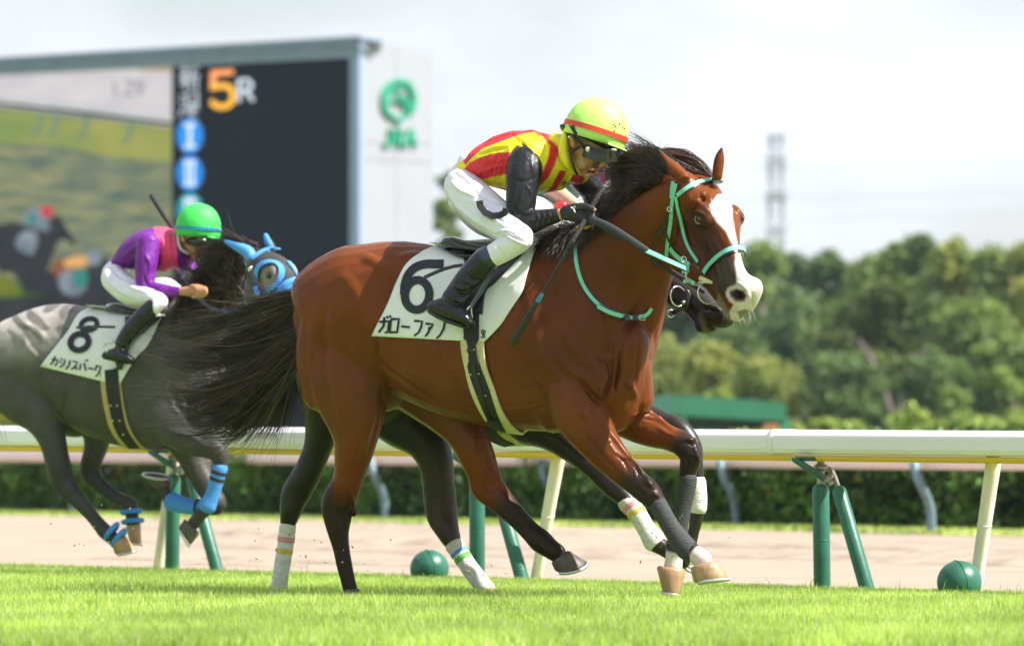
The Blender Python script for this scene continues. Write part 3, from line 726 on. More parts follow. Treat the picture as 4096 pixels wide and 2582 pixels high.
# fascia along the top of the face, in segments
xs=[845,768,690,610,530,450,370,290,210,130,50,-40,-140,L0]
def lerp(a,b,t): return a+(b-a)*t
for a,b_ in zip(xs[:-1],xs[1:]):
    flat('fascia_panel',[(a-.6,ty(a)),(b_+.6,ty(b_)),(b_+.6,ty(b_)+21),(a-.6,ty(a)+24)],.35,.5,frd,bd)
flat('fascia_cap',[(847,84),(L0,ty(L0)-5),(L0,ty(L0)+1),(847,91)],.45,1.6,frm,bd)
flat('lower_fascia',[(845,112),(L0,ty(L0)+20),(L0,ty(L0)+34),(845,134)],.2,.3,frm,bd)
flat('frame_post',[(822,132),(845,128),(845,1090),(822,1090)],.2,.3,frm,bd)
# black results panel
blk=mat('led_black',(.007,.013,.022),.75,noise=.12,nscale=3,spec=.15)
flat('results_screen',[(405,154),(821.5,132),(821.5,1090),(405,1090)],.05,.15,blk,bd)
def led(name,col,e=.9): return mat(name,col,.6,emit=e*.75,spec=.1)
lw=led('led_white',(.42,.44,.50),1.1); ly=led('led_amber',(.62,.30,.03),1.1); ly2=led('led_orange',(.62,.22,.08),1.1); lb=led('led_blue',(.01,.16,.50),.9); lt=led('led_teal',(.01,.22,.28),.8)
def strokes2(name,segs,m,off,parent=bd,f=fpt,curve=False):
    """flat lettering: each seg is (points, width) in display units, laid on the face"""
    b=MB(); k=0
    for s_ in segs:
        pts,wd=s_[0],s_[1]; pts=np.array(pts,float)
        if len(pts)>2 and curve: pts=smoothpath(pts,6)
        n=len(pts); L_=[];R_=[]
        for i in range(n):
            t=pts[min(i+1,n-1)]-pts[max(i-1,0)]; t=t/(np.linalg.norm(t)+1e-9); q_=np.array([-t[1],t[0]])*wd/2
            if not curve and 0<i<n-1:
                t1=(pts[i]-pts[i-1]);t1/=np.linalg.norm(t1);t2=(pts[i+1]-pts[i]);t2/=np.linalg.norm(t2); q1=np.array([-t1[1],t1[0]]);q2=np.array([-t2[1],t2[0]]); q_=(q1+q2); q_=q_/max(.4,np.dot(q_,q1))*wd/2
            L_.append(pts[i]+q_); R_.append(pts[i]-q_)
        V=[f(x,y,off+.002*k) for x,y in L_]+[f(x,y,off+.002*k) for x,y in R_]; k+=1
        b.add((V,[(i,i+1,n+i+1,n+i) for i in range(n-1)]))
    return b.mk(name,m,parent,smooth=False)
# 5 R
strokes2('numeral_five_top',[([(549,169),(504,172)],13),([(502,166),(500,212)],13)],ly2,.09)
strokes2('numeral_five_bowl',[([(497,206),(520,202),(540,206),(547,222),(545,240),(528,251),(506,248),(497,236)],13)],ly,.10,curve=True)
strokes2('letter_r',[([(562,186),(562,240)],8),([(562,190),(582,188),(592,198),(590,208),(578,213),(564,213)],7.5),([(576,212),(596,237)],8)],lw,.09)
# two kanji of the racecourse's name, half lit
k1=[([(425,164),(445,162)],3.2),([(434,156),(434,166)],3.2),([(428,170),(431,175)],3),([(441,169),(438,175)],3),([(422,178),(447,176)],3.2),([(424,187),(446,185)],3.2),([(435,178),(435,212)],3.4),([(432,190),(424,200)],3),([(437,190),(445,198)],3),
    ([(466,158),(452,164),(452,190),(447,208)],3.4),([(453,180),(469,178)],3.4),([(462,180),(462,212)],3.6)]
k2=[([(424,222),(431,228)],3.4),([(421,236),(429,241)],3.4),([(431,252),(422,274)],3.6),([(448,218),(438,222),(438,244)],3.2),([(438,228),(446,228)],2.6),([(438,236),(446,236)],2.6),([(454,219),(464,219),(464,245),(453,245)],3.2),([(455,232),(463,232)],2.8),([(434,246),(467,246)],3),([(434,256),(468,255)],3.2),([(447,248),(442,260)],3),([(462,248),(446,274)],3.2),([(440,264),(462,274)],3)]
strokes2('kanji_character',k1,lw,.09); strokes2('kanji_character',k2,lw,.09)
for k,(yc,m_) in enumerate(((319,lb),(407,lb),(495,lt))):
    pts=[(446.5+30.5*math.cos(a),yc+41*math.sin(a)) for a in [2*math.pi*i/32 for i in range(32)]]
    flat('numeral_disc',pts,.10,.02,m_,bd)
    sg=[([(432,yc-26),(461,yc-27)],7),([(432,yc+27),(461,yc+26)],7)]
    sg+= {0:[([(446.5,yc-26),(446.5,yc+26)],9)],1:[([(440,yc-26),(440,yc+26)],7),([(453,yc-26),(453,yc+26)],7)],2:[([(437,yc-26),(437,yc+26)],5),([(446.5,yc-26),(446.5,yc+26)],5),([(456,yc-26),(456,yc+26)],5)]}[k]
    strokes2('roman_numeral',sg,lw,.13)
# live picture on the left screen
vid=flat('video_screen',[(405,156),(L0,172),(L0,1090),(405,1090)],.05,.15,led('video_ground',(.16,.19,.12),.55),bd)
def vmat(name,c1_,c2_,sc,st,e=.55):
    return mat(name,c1_,.6,col2=c2_,nscale=sc,stretch=st,emit=e*.6,spec=.1,detail=6)
V1=vmat('video_pink_sky',(.52,.44,.52),(.62,.54,.58),.5,(1,1,2)); V2=vmat('video_turf_far',(.17,.23,.07),(.33,.30,.08),.35,(1,1,2.5))
V3=vmat('video_blurred_turf',(.07,.11,.10),(.27,.25,.13),1.3,(.45,.45,2.6)); V4=vmat('video_dark',(.012,.015,.02),(.03,.03,.035),1,(1,1,1)); V5=vmat('video_bright_turf',(.015,.10,.01),(.30,.24,.01),.8,(.7,.7,1.3),.45)
V6=vmat('video_stand',(.45,.44,.48),(.55,.5,.53),1,(1,1,1)); V7=vmat('video_white',(.08,.10,.13),(.26,.28,.34),1.2,(1,1,1),.6); V8=led('video_red',(.40,.03,.05),.7); V9=led('video_orange',(.50,.25,.09),.7); V10=led('video_teal',(.02,.16,.15),.6); V11=led('video_brown',(.18,.06,.03),.6)
def vid_poly(name,pts,lay,m_): flat(name,pts,.06+.012*lay,.005,m_,bd)
vid_poly('video_sky',[(404,158),(L0,174),(L0,240),(0,250),(404,300)],1,V1)
vid_poly('video_haze',[(404,158),(320,160),(330,166),(404,168)],2,led('video_gold',(.35,.26,.12),.6))
vid_poly('video_stand_band',[(404,268),(200,244),(0,222),(L0,200),(L0,236),(0,246),(200,270),(404,297)],3,V6)
vid_poly('video_shadow_band',[(404,288),(200,262),(0,240),(L0,222),(L0,231),(0,247),(200,272),(404,297)],4,V4)
vid_poly('video_field',[(404,300),(200,282),(0,258),(L0,240),(L0,560),(404,600)],2,V2)
vid_poly('video_blurred_field',[(404,382),(260,368),(120,340),(0,338),(L0,330),(L0,1085),(404,1085)],5,V3)
for x,y in ((92,262),(130,266),(200,270),(305,280)):
    vid_poly('video_post',[(x-7,y),(x+12,y+2),(x+8,y+30),(x-2,y+55),(x-26,y+64),(x-16,y+50),(x-4,y+30)],6,led('video_post_green',(.16,.21,.13),.5))
strokes2('video_time',[([(268,190),(272,226)],5),([(284,226),(286,228)],6)],led('video_grey',(.22,.21,.25),.5),.2)
strokes2('video_time',[([(293,197),(302,188),(311,196),(305,208),(295,222),(312,222)],5),([(328,188),(336,196),(334,208),(322,208),(320,196),(328,188)],5),([(334,208),(324,226)],5)],led('video_grey',(.2,.2,.2),.5),.2,curve=True)
def vblob(name,cx,cy,rx,ry,rot_,lay,m_,n=20):
    c_,s_=math.cos(rot_),math.sin(rot_)
    vid_poly(name,[(cx+rx*math.cos(a)*c_-ry*math.sin(a)*s_,cy+rx*math.cos(a)*s_+ry*math.sin(a)*c_) for a in [2*math.pi*i/n for i in range(n)]],lay,m_)
# lead horse and rider in the picture
vid_poly('video_bright_ground',[(L0,640),(-60,640),(20,650),(60,680),(150,640),(230,650),(300,690),(404,720),(404,1085),(L0,1085)],7,V5)
vid_poly('video_horse',[(-20,535),(30,520),(70,535),(100,530),(128,508),(140,505),(152,530),(180,572),(175,578),(150,560),(135,570),(120,610),(105,650),(120,690),(60,690),(30,640),(0,640),(-20,600)],8,V4)
vblob('video_shirt',80,510,26,20,-.5,10,V7); vblob('video_cap',110,497,15,13,0,11,V8); vblob('video_sleeve',98,527,22,14,.5,12,V7); vblob('video_vest',75,515,10,14,.3,13,V10)
vid_poly('video_breeches',[(50,545),(85,540),(90,570),(75,600),(45,590),(35,570)],11,V7)
vid_poly('video_horse',[(90,650),(150,620),(190,640),(250,600),(262,640),(300,680),(280,740),(200,760),(100,720)],9,V4)
vblob('video_horse_head',145,630,26,22,.4,10,V11); vblob('video_orange_vest',178,616,30,14,-.1,12,V9); vblob('video_cap',222,604,18,20,0,12,V7); vblob('video_breeches',170,665,34,30,.4,13,V7); vblob('video_vest',190,655,18,22,.2,14,V10)
vid_poly('video_dark_edge',[(L0,690),(20,700),(120,690),(230,735),(220,780),(100,730),(0,760),(L0,760)],8,V4)
strokes2('video_fox',[([(598,975),(612,952),(634,948),(652,944),(648,960),(628,966)],9),([(600,984),(616,972),(636,976)],7)],lw,.09,curve=True)
strokes2('video_fox_lower',[([(590,990),(625,985),(640,993)],6)],led('led_green',(.10,.22,.03),.7),.10)
# emblem and letters on the end wall
em=mat('emblem_green',(.01,.30,.17),.45)
ec=(938,236)
def solid_strokes(name,segs,m_,curve=True):
    o=strokes2(name,segs,m_,.10,f=spt,curve=curve); s_=o.modifiers.new('s','SOLIDIFY'); s_.thickness=.12; s_.offset=0; return o
solid_strokes('emblem_ring',[([(ec[0]+36*math.cos(a),ec[1]+46*math.sin(a)) for a in [math.radians(40-i*15) for i in range(0,19)]],9)],em)
solid_strokes('emblem_stroke',[([(908,228),(918,214),(936,208),(952,200),(964,192)],6),([(934,226),(948,226),(958,238),(968,252)],7),([(906,246),(926,234),(950,244),(954,262),(946,280),(936,284),(920,272),(908,256)],6)],em)
solid_strokes('emblem_letter',[([(918,303),(918,330),(912,340),(902,341)],6.5)],em)
solid_strokes('emblem_letter',[([(930,303),(930,344)],6),([(930,306),(944,308),(946,321),(932,324)],5),([(938,324),(949,345)],6)],em)
solid_strokes('emblem_letter',[([(968,303),(956,344)],6),([(966,303),(977,345)],6),([(960,331),(974,332)],4.5)],em,False)
mk('floodlight',*box(fpt(858,84).x-.6,fpt(858,84).x+.6,201,202,fpt(858,88).z-.25,fpt(858,88).z),wallw,bd,smooth=False)
# ================================================================== horses
class Horse: pass
def frame(x0,D0,th):
    H=Horse(); H.x0=x0; H.D0=D0; H.s=F/D0; H.th=math.radians(th)
    H.dep=lambda x,lat=0: H.D0-(x-H.x0)/H.s*math.tan(H.th)+lat/math.cos(H.th)
    H.pt=lambda x,y,lat=0: P(x,y,H.dep(x,lat))
    H.fwd=Vector((math.cos(H.th),-math.sin(H.th),0)); H.side=Vector((math.sin(H.th),math.cos(H.th),0))
    return H
def T(H,c,K,nodes,lat=0,ratio=.9,sub=4,seg=16,sq=1.):
    """nodes in a tracing frame: (x, y, r px [, lat m [, depth radius m]])"""
    out=[]
    for n in nodes:
        x,y=c(n[0],n[1]); la=n[3] if len(n)>3 and n[3] is not None else lat; p=H.pt(x,y,la); r=n[2]*K*p.y/F
        out.append((p,r,n[4] if len(n)>4 else r*ratio))
    return tube3(out,seg,sub,sq=sq)
def E_(H,c,K,x,y,rx,ry,lat,rd,rot=0):
    X,Y=c(x,y); p=H.pt(X,Y,lat); k=K*p.y/F
    return ell(p,(rx*k,rd,ry*k),Matrix.Rotation(math.radians(rot),3,'Y'))
coatm = mat('coat', rough=.37, relief=(.28,13), attr=True, noise=.22, nscale=5, bump=.12, bscale=260, spec=.22, coat=.10, stint=(.9,.55,.38), bdist=.002)
hoofm = mat('hoof_horn', (.44,.27,.14), .45, col2=(.26,.15,.08), nscale=30, stretch=(1,1,.25), bump=.2, bscale=60)
hoofd = mat('hoof_dark', (.09,.07,.055), .5, noise=.35, nscale=30, stretch=(1,1,.3), bump=.2, bscale=60)
shoem = mat('shoe_steel', (.55,.57,.57), .35, metal=.7)
eyem = mat('eye_dark', (.008,.006,.005), .06, coat=1)
eyew = mat('eye_rim', (.42,.33,.24), .4)
BAY=(.150,.038,.0080); BAYD=(.08,.026,.010); BLK=(.020,.015,.013); WHT=(.66,.56,.53)
def mixc(col,m,c): col[:]=col*(1-m[:,None])+np.array(c)[None]*m[:,None]

HEADL=[ # anatomical head in its own axes: x poll->muzzle, y across, z towards the forehead
 ('t',[((0,0,-.085),.085,.080),((.10,0,-.075),.092,.088),((.20,0,-.072),.078,.092),((.30,0,-.075),.068,.070),((.40,0,-.078),.060,.053),((.50,0,-.092),.058,.050),((.575,0,-.105),.060,.054),((.615,0,-.115),.050,.046)],.82),
 ('t',[((.03,-.045,-.15),.085,.030),((.13,-.05,-.18),.098,.032),((.23,-.045,-.16),.075,.028),((.34,-.03,-.14),.050,.026),((.46,-.015,-.15),.036,.026)],1),
 ('t',[((.03,.045,-.15),.085,.030),((.13,.05,-.18),.098,.032),((.23,.045,-.16),.075,.028),((.34,.03,-.14),.050,.026),((.46,.015,-.15),.036,.026)],1),
 ('t',[((.40,0,-.16),.034,.034),((.50,0,-.168),.030,.032),((.555,0,-.178),.032,.034),((.585,0,-.178),.024,.030)],1),
 ('e',(.19,-.078,-.040),(.055,.030,.034)),('e',(.19,.078,-.040),(.055,.030,.034)),
 ('e',(.175,-.070,-.012),(.045,.022,.018)),('e',(.175,.070,-.012),(.045,.022,.018)),
 ('t',[((.25,-.074,-.080),.012,.012),((.33,-.064,-.088),.012,.012),((.40,-.054,-.094),.008,.008)],1),
 ('t',[((.25,.074,-.080),.012,.012),((.33,.064,-.088),.012,.012),((.40,.054,-.094),.008,.008)],1),
 ('e',(.575,-.044,-.082),(.042,.026,.036)),('e',(.562,.036,-.092),(.032,.020,.026)),
 ('e',(.615,0,-.128),(.034,.045,.040)),
]
def headtubes(hp,s,view=None):
    R=hp['R']; o=hp['o']; out=[]
    W=lambda v:o+R@(Vector(v)*s)
    for q in HEADL:
        if q[0]=='t':
            # rings: in-plane radius lies in the sagittal plane, depth radius across
            out.append(tube3([(W(p),a*s,b*s) for p,a,b in q[1]],18,4,view=tuple(R@Vector((0,1,0))),sq=q[2]))
        else: out.append(ell(W(q[1]),[v*s for v in q[2]],R))
    return out,W
def warp_head(A,W,marks,sig,anchors=()):
    """ease head vertices so that the landmarks sit where they were read"""
    L=[];D=[]
    for v,(x,y) in marks:
        w_=W(v); t=P(x,y,w_.y); L.append(w_); D.append(t-w_)
    for a in anchors: L.append(Vector(a)); D.append(Vector((0,0,0)))
    L=np.array(L);D=np.array(D)
    k=lambda X:np.exp(-(((X[:,None]-L[None])**2).sum(-1))/sig**2)
    Wt=np.linalg.solve(k(L)+.08*np.eye(len(L)),D)
    return k(A)@Wt
def hoof(root,a0,a1,b0,b1,d,rd,m=None,shoe=True,mi0=0,mi1=0,lat=None):
    """a0,a1: ends of the hairline seen side on; b0,b1: heel and toe of the sole (photo px); mi*: visible minor half axis (px)"""
    def ringp(p,q_,rdep,mi,n=24):
        p=P(*p,d);q_=P(*q_,d); c=(p+q_)/2; u=(q_-p)/2; v=Vector((0,rdep,mi*d/F)); return [c+u*math.cos(2*math.pi*i/n)+v*math.sin(2*math.pi*i/n) for i in range(n)]
    n=24; r0=ringp(a0,a1,rd*.82,mi0); r2=ringp(b0,b1,rd*1.05,mi1)
    c0=sum(r0,Vector())/n; cb=sum(r2,Vector())/n
    rings=[[p+(q_-p)*t+((p+(q_-p)*t)-(c0+(cb-c0)*t))*k_ for p,q_ in zip(r0,r2)] for t,k_ in ((0,0),(.10,.05),(.35,.055),(.6,.05),(.88,.02),(1.,-.05))]
    rings[0]=[c0+(p-c0)*.93 for p in rings[0]]; rings[1]=[p+(p-c0)*.03 for p in rings[1]]
    V=[p for r_ in rings for p in r_]; Fc=[]
    for i in range(5):
        for k in range(n): Fc.append((i*n+k,i*n+(k+1)%n,(i+1)*n+(k+1)%n,(i+1)*n+k))
    Fc.append(tuple(range(n)))
    c2=sum(r2,Vector())/n; up=(c0-c2).normalized()*.012
    inner=[c2+(p-c2)*.6+up for p in r2]; V+=inner; 
    for k in range(n): Fc.append((5*n+k,5*n+(k+1)%n,6*n+(k+1)%n,6*n+k))
    Fc.append(tuple(6*n+k for k in range(n)))
    o=mk('hoof',V,Fc,m or hoofm,root); recalc(o)
    if shoe:
        out=[c2+(p-c2)*1.0-up*.1 for p in r2]; path=[out[(i)%n] for i in range(-9,10)]  # toe at i=0 (cos=1)
        sh=MB(); sh.add(wire(path,.008,6,2)); mk('horseshoe',sh.V,sh.F,shoem,o)
    return o
def legdist(A,H,c,K,nodes,lat):
    """per-vertex distance / radius to a leg's centre line, and param along it"""
    C=[];R=[]
    for n in nodes:
        x,y=c(n[0],n[1]); la=n[3] if len(n)>3 and n[3] is not None else lat; p=H.pt(x,y,la); C.append(tuple(p)); R.append(n[2]*K*p.y/F)
    C=np.array(C);R=np.array(R); best=np.full(len(A),1e9); tt=np.zeros(len(A))
    for i in range(len(C)-1):
        ab=C[i+1]-C[i]; t=np.clip(((A-C[i])@ab)/(ab@ab),0,1); d=np.linalg.norm(A-(C[i]+t[:,None]*ab),axis=1)/(R[i]+(R[i+1]-R[i])*t)
        m=d<best; best[m]=d[m]; tt[m]=i+t[m]
    return best,tt
def legpaint(A,col,H,c,K,nodes,lat,t0,soft,color,t1=99,hi=1.35):
    d,t=legdist(A,H,c,K,nodes,lat); m=ss(t0-soft,t0+soft,t)*(1-ss(t1-.05,t1+.05,t))*(1-ss(hi-.1,hi+.1,d)); mixc(col,m,color)
def wrap(root,H,c,K,nodes,lat,m,grow=1.13,name='leg_bandage',ratio=.9,parent=None,label=None):
    nn=[(n[0],n[1],n[2]*grow)+tuple(n[3:]) for n in nodes]; v,f=T(H,c,K,nn,lat,ratio,sub=5,seg=20)
    v2=[];seg=20
    o=mk(name,v,f,m,parent or root); 
    if label: o['label']=label
    return o
bandw=mat('bandage_white',(.74,.72,.66),.85,noise=.22,nscale=22,bump=.5,bscale=50,stretch=(1,1,3))
bandk=mat('bandage_charcoal',(.045,.046,.048),.8,noise=.2,nscale=20,bump=.6,bscale=45,stretch=(1,1,3.5))
bandb=mat('bandage_blue',(.06,.27,.72),.75,noise=.1,nscale=14,bump=.4,bscale=40,stretch=(1,1,3))
pinkt=mat('tape_pink',(.75,.30,.34),.7);yelt=mat('tape_yellow',(.75,.50,.06),.6);blut=mat('tape_blue',(.10,.33,.68),.7);grnt=mat('tape_green',(.12,.50,.06),.7);blkt=mat('tape_black',(.02,.02,.025),.7)
hairm=mat('hair_black',(.010,.008,.007),.36,attr=False,spec=.5,col2=(.085,.055,.042),nscale=9,stretch=(1,1,3))
hairbr=mat('hair_brown',(.028,.014,.010),.36,spec=.6,col2=(.085,.038,.024),nscale=20)
mint=mat('strap_mint',(.22,.62,.45),.5,noise=.12,nscale=40,bump=.1); blkl=mat('leather_black',(.014,.014,.016),.33,spec=.6,noise=.1,bump=.15,bscale=90)
steel=mat('bit_steel',(.62,.62,.58),.22,metal=.9)
clothw=mat('saddlecloth_white',(.80,.80,.77),.75,noise=.06,nscale=5,bump=.25,bscale=10,bdist=.01)
printk=mat('print_black',(.012,.014,.018),.6)
fleece=mat('fleece_cream',(.66,.58,.34),.95,noise=.12,nscale=50,bump=.6,bscale=120)
webb=mat('girth_black',(.018,.018,.018),.7,noise=.2,nscale=120,bump=.5,bscale=200,bdist=.003)
brass=mat('stud_brass',(.6,.52,.25),.3,metal=.8)

# ------------------------------------------------------------------ the bay horse, number 6
H1=frame(1900,25.5,26)
Dn=lambda pts:pts
def TD(H,nodes,lat=0,ratio=.9,**k): return T(H,cD,KD,nodes,lat,ratio,**k)
sec=[(764,690,960,.115),(778,650,985,.20),(815,600,990,.265),(885,563,962,.28),(950,566,915,.27),(1010,575,948,.285),(1080,588,980,.30),(1150,597,1000,.305),(1220,590,1012,.295),(1290,566,1018,.275),(1350,575,1016,.25),(1400,610,1000,.23),(1435,680,980,.19),(1456,740,950,.15)]
torso1=[(x,(a+b)/2,(b-a)/2,0,rd) for x,a,b,rd in sec]
neck1=[(1385,725,195,0,.20),(1440,655,155,0,.155),(1483,600,118,-.01,.125),(1530,535,88,-.03,.105),(1580,480,72,-.05,.095),(1618,452,58,-.08,.085)]
# near hind, far hind, near fore, far fore
NH=[(580,40,245,-.10,.16),(585,210,232,-.12,.155),(603,370,185,-.13,.13),(608,510,134,-.13,.105),(590,640,105,-.13,.085),(562,760,88,-.13,.07),(512,880,100,-.13,.055),(506,965,86,-.13,.05),(512,1060,62,-.13),(529,1150,49,-.13),(546,1240,47,-.13),(565,1320,44,-.13),(585,1400,43,-.13)]
FH=[(880,120,200,.10,.15),(1010,230,175,.12,.14),(1130,340,150,.13,.12),(1235,460,122,.13,.10),(1303,590,108,.13,.09),(1342,690,98,.13,.07),(1374,785,98,.13,.055),(1445,865,78,.13,.048),(1535,955,64,.13),(1615,1040,60,.13),(1680,1100,70,.13),(1735,1145,60,.13),(1780,1175,56,.13)]
NF=[(290,230,190,-.12,.13),(320,350,170,-.14,.12),(375,460,140,-.15,.10),(465,580,112,-.15,.08),(565,690,90,-.15,.065),(650,768,78,-.15,.055),(715,825,76,-.15,.052),(768,890,54,-.15),(825,985,48,-.15),(880,1075,52,-.15),(932,1140,62,-.15),(985,1180,54,-.15),(1030,1215,60,-.15)]
FF=[(470,250,160,.10,.12),(560,350,145,.12,.12),(650,425,112,.13,.09),(745,475,90,.13,.07),(840,510,74,.13,.06),(915,545,74,.13,.056),(958,610,68,.13,.054),(945,690,54,.13),(930,780,47,.13),(910,880,47,.13),(893,980,48,.13),(880,1070,54,.13),(872,1140,58,.13),(862,1200,52,.13),(857,1250,56,.13)]
def build_body(H,parts,voxel,headspec=None):
    hv=[];W=None
    if headspec:
        hv,W=headtubes(headspec,headspec['s'])
        if headspec.get('marks'):
            anc=headspec.get('anchors',[])
            for k,(v,f) in enumerate(hv):
                A=np.array([tuple(p) for p in v]); A=A+warp_head(A,W,headspec['marks'],headspec.get('sig',.13),anc); hv[k]=([Vector(p) for p in A],f)
    A,Q=remesh(parts+hv,voxel,smooth=5)
    return A,Q,W
HR1=Matrix([[0.3825,0.8894,0.2502],[-0.6424,0.4506,-0.6199],[-0.6641,0.0764,0.7437]])
head1=dict(R=HR1,o=P(2799,702,24.98),s=1.17,sig=.14)
head1['marks']=[((.195,-.098,-.05),cH(408,620)),((.195,.108,-.04),cH(752,605)),((.585,-.065,-.08),cH(700,1200)),((.645,0,-.115),cH(836,1185)),((.64,0,-.155),cH(792,1345)),((.58,0,-.205),cH(690,1395)),
 ((.13,-.07,-.265),cH(165,960)),((.30,-.04,-.205),cH(400,1120)),((.44,-.02,-.185),cH(540,1250)),((.0,-.06,.0),cH(300,320)),((.0,.06,.0),cH(560,315)),((.38,.055,-.045),cH(720,810)),((.52,.055,-.06),cH(800,1040)),((.30,-.07,-.08),cH(520,840)),((.08,.085,-.01),cH(640,460))]
ears1=[T(H1,cH,KH,[(300,310,52,None,.035),(225,245,56,None,.034),(160,185,44,None,.026),(115,125,26,None,.016),(95,82,8,None,.008)],-.20),
       T(H1,cH,KH,[(548,300,40,None,.03),(555,230,42,None,.032),(565,160,39,None,.026),(574,110,24,None,.016),(584,76,7,None,.008)],.02)]
parts=[TD(H1,torso1,seg=28,sq=.92),TD(H1,neck1,seg=24)]+[T(H1,c4,K4,NH),T(H1,c4,K4,FH),T(H1,c5,K5,NF),T(H1,c5,K5,FF)]+ears1
parts+=[TD(H1,[(800,740,95,-.13,.10),(795,840,100,-.13,.10),(800,930,90,-.12,.10)]),TD(H1,[(900,740,80,.14,.10),(900,860,90,.14,.1)]),
 E_(H1,cD,KD,1422,905,62,72,-.10,.10,-20),E_(H1,cD,KD,1493,880,40,85,.06,.10,10),E_(H1,cD,KD,1380,940,80,80,-.12,.09),
 TD(H1,[(1480,800,50,-.05,.1),(1455,930,55,-.04,.1),(1440,975,50,-.04,.09)]),TD(H1,[(1500,850,32,.04,.1),(1500,940,38,.06,.1)]),
 TD(H1,[(1250,680,75,-.14,.09),(1330,800,85,-.15,.09),(1390,900,75,-.14,.09)]),
 E_(H1,c4,K4,480,895,52,60,-.13,.035,20),E_(H1,c4,K4,1350,790,70,60,.13,.04,-30),E_(H1,c4,K4,600,1045-110,20,30,-.13,.02)]
A1,Q1,W1=build_body(H1,parts,.0072,head1)
# muscle relief on the near side
st=[]
def S(c,K,pts,r,a): st.append(([c(*p) for p in pts],r*K,a))
S(cD,KD,[(893,860),(905,930),(890,1000),(862,1080)],16,-.012)            # flank fold in front of the thigh
S(cD,KD,[(770,700),(757,800),(765,900),(790,1000)],16,-.010)
S(cD,KD,[(735,760),(733,850),(748,950),(775,1030)],12,.006)
S(cD,KD,[(900,640),(940,700),(960,760)],26,-.010); S(cD,KD,[(850,600),(890,620),(930,650)],18,.008)
S(cD,KD,[(1000,770),(1050,850),(1130,930),(1230,960)],30,.006)
for k in range(6): S(cD,KD,[(1010+32*k,720),(1000+34*k,800),(1015+36*k,870+10*k)],7,-.0028)
S(cD,KD,[(880,840),(940,890),(1010,935),(1080,965)],10,-.006)
S(cD,KD,[(1290,640),(1320,730),(1370,820),(1400,900)],20,-.009)          # shoulder blade groove
S(cD,KD,[(1240,660),(1255,760),(1280,860),(1300,930)],22,.008); S(cD,KD,[(1210,800),(1240,880),(1290,950)],14,-.008)
S(cD,KD,[(1330,760),(1365,830),(1420,870)],26,.012); S(cD,KD,[(1300,850),(1340,890),(1390,905)],14,-.007)
S(c5,K5,[(300,170),(360,230),(420,290),(445,310)],26,-.016); S(c5,K5,[(480,60),(500,150),(470,240),(450,300)],22,-.020); S(c5,K5,[(540,20),(535,150),(525,240)],16,-.022)
S(c5,K5,[(440,120),(430,190),(440,240)],20,.010); S(c5,K5,[(350,280),(330,350),(350,400)],30,.010); S(c5,K5,[(570,190),(610,200),(640,270)],28,.012)
S(c5,K5,[(390,280),(385,340),(395,380)],12,-.006)
S(c5,K5,[(620,380),(700,350),(790,400),(880,440)],14,.008); S(c5,K5,[(690,400),(770,410),(850,470)],10,-.008); S(c5,K5,[(600,450),(640,520)],14,-.006);S(c5,K5,[(760,440),(820,480),(880,500)],8,.005)
S(c5,K5,[(450,420),(540,540),(640,670),(730,760)],14,.007); S(c5,K5,[(340,480),(430,590),(530,700)],16,-.006); S(c5,K5,[(520,600),(570,640),(600,700)],12,-.006)
S(c5,K5,[(690,740),(740,790)],22,.008); S(c5,K5,[(650,800),(700,860)],16,-.006); S(c5,K5,[(740,820),(770,850)],14,.006)
S(c5,K5,[(930,520),(990,520)],22,.009); S(c5,K5,[(980,560),(1000,640)],18,.007);S(c5,K5,[(915,600),(940,660)],14,-.007)
S(c4,K4,[(1290,480),(1300,560),(1330,650)],10,.006); S(c4,K4,[(1340,690),(1390,760)],22,.010); S(c4,K4,[(1400,700),(1440,760),(1440,820)],20,.008); S(c4,K4,[(1330,760),(1390,830)],12,-.009); S(c4,K4,[(1290,510),(1400,520)],4,.003)
S(c4,K4,[(1470,860),(1560,940),(1650,1030)],12,.005); S(c4,K4,[(1440,900),(1540,1000),(1610,1070)],10,-.005)
S(c4,K4,[(560,760),(590,860),(600,930)],16,.006); S(c4,K4,[(500,900),(530,1000)],12,-.007); S(c4,K4,[(520,1070),(550,1200)],10,-.004)
# neck and throat
S(cD,KD,[(1560,640),(1520,700),(1480,760),(1450,830)],18,-.012); S(cD,KD,[(1480,620),(1440,700),(1400,760)],22,.007); S(cD,KD,[(1425,560),(1380,640),(1340,700)],26,-.006)
S(cD,KD,[(1540,560),(1548,620)],20,-.012)
# face
S(cH,KH,[(430,430),(445,480)],26,-.014); S(cH,KH,[(350,430),(330,500),(350,560)],26,.006)
S(cH,KH,[(365,575),(410,565),(450,590)],13,.010); S(cH,KH,[(370,655),(410,668),(450,655)],9,.006); S(cH,KH,[(408,618)],34,-.006)
S(cH,KH,[(500,760),(560,850),(600,960)],26,.004); S(cH,KH,[(470,840),(540,950),(580,1040)],26,-.003)
S(cH,KH,[(640,1180),(700,1195),(750,1230)],34,-.030); S(cH,KH,[(640,1130),(720,1115),(780,1170),(790,1230)],16,.012); S(cH,KH,[(620,1170),(640,1240),(690,1260)],14,.006)
S(cH,KH,[(560,1200),(590,1290),(620,1350)],8,-.012); S(cH,KH,[(640,1350),(710,1382),(790,1340)],6,-.006); S(cH,KH,[(820,1190),(810,1280)],12,-.006)
S(cH,KH,[(250,560),(230,700),(270,820),(360,900)],26,.006); S(cH,KH,[(300,640),(330,780),(430,880)],14,-.005)
S(cH,KH,[(250,330),(290,300),(340,300)],16,.006)
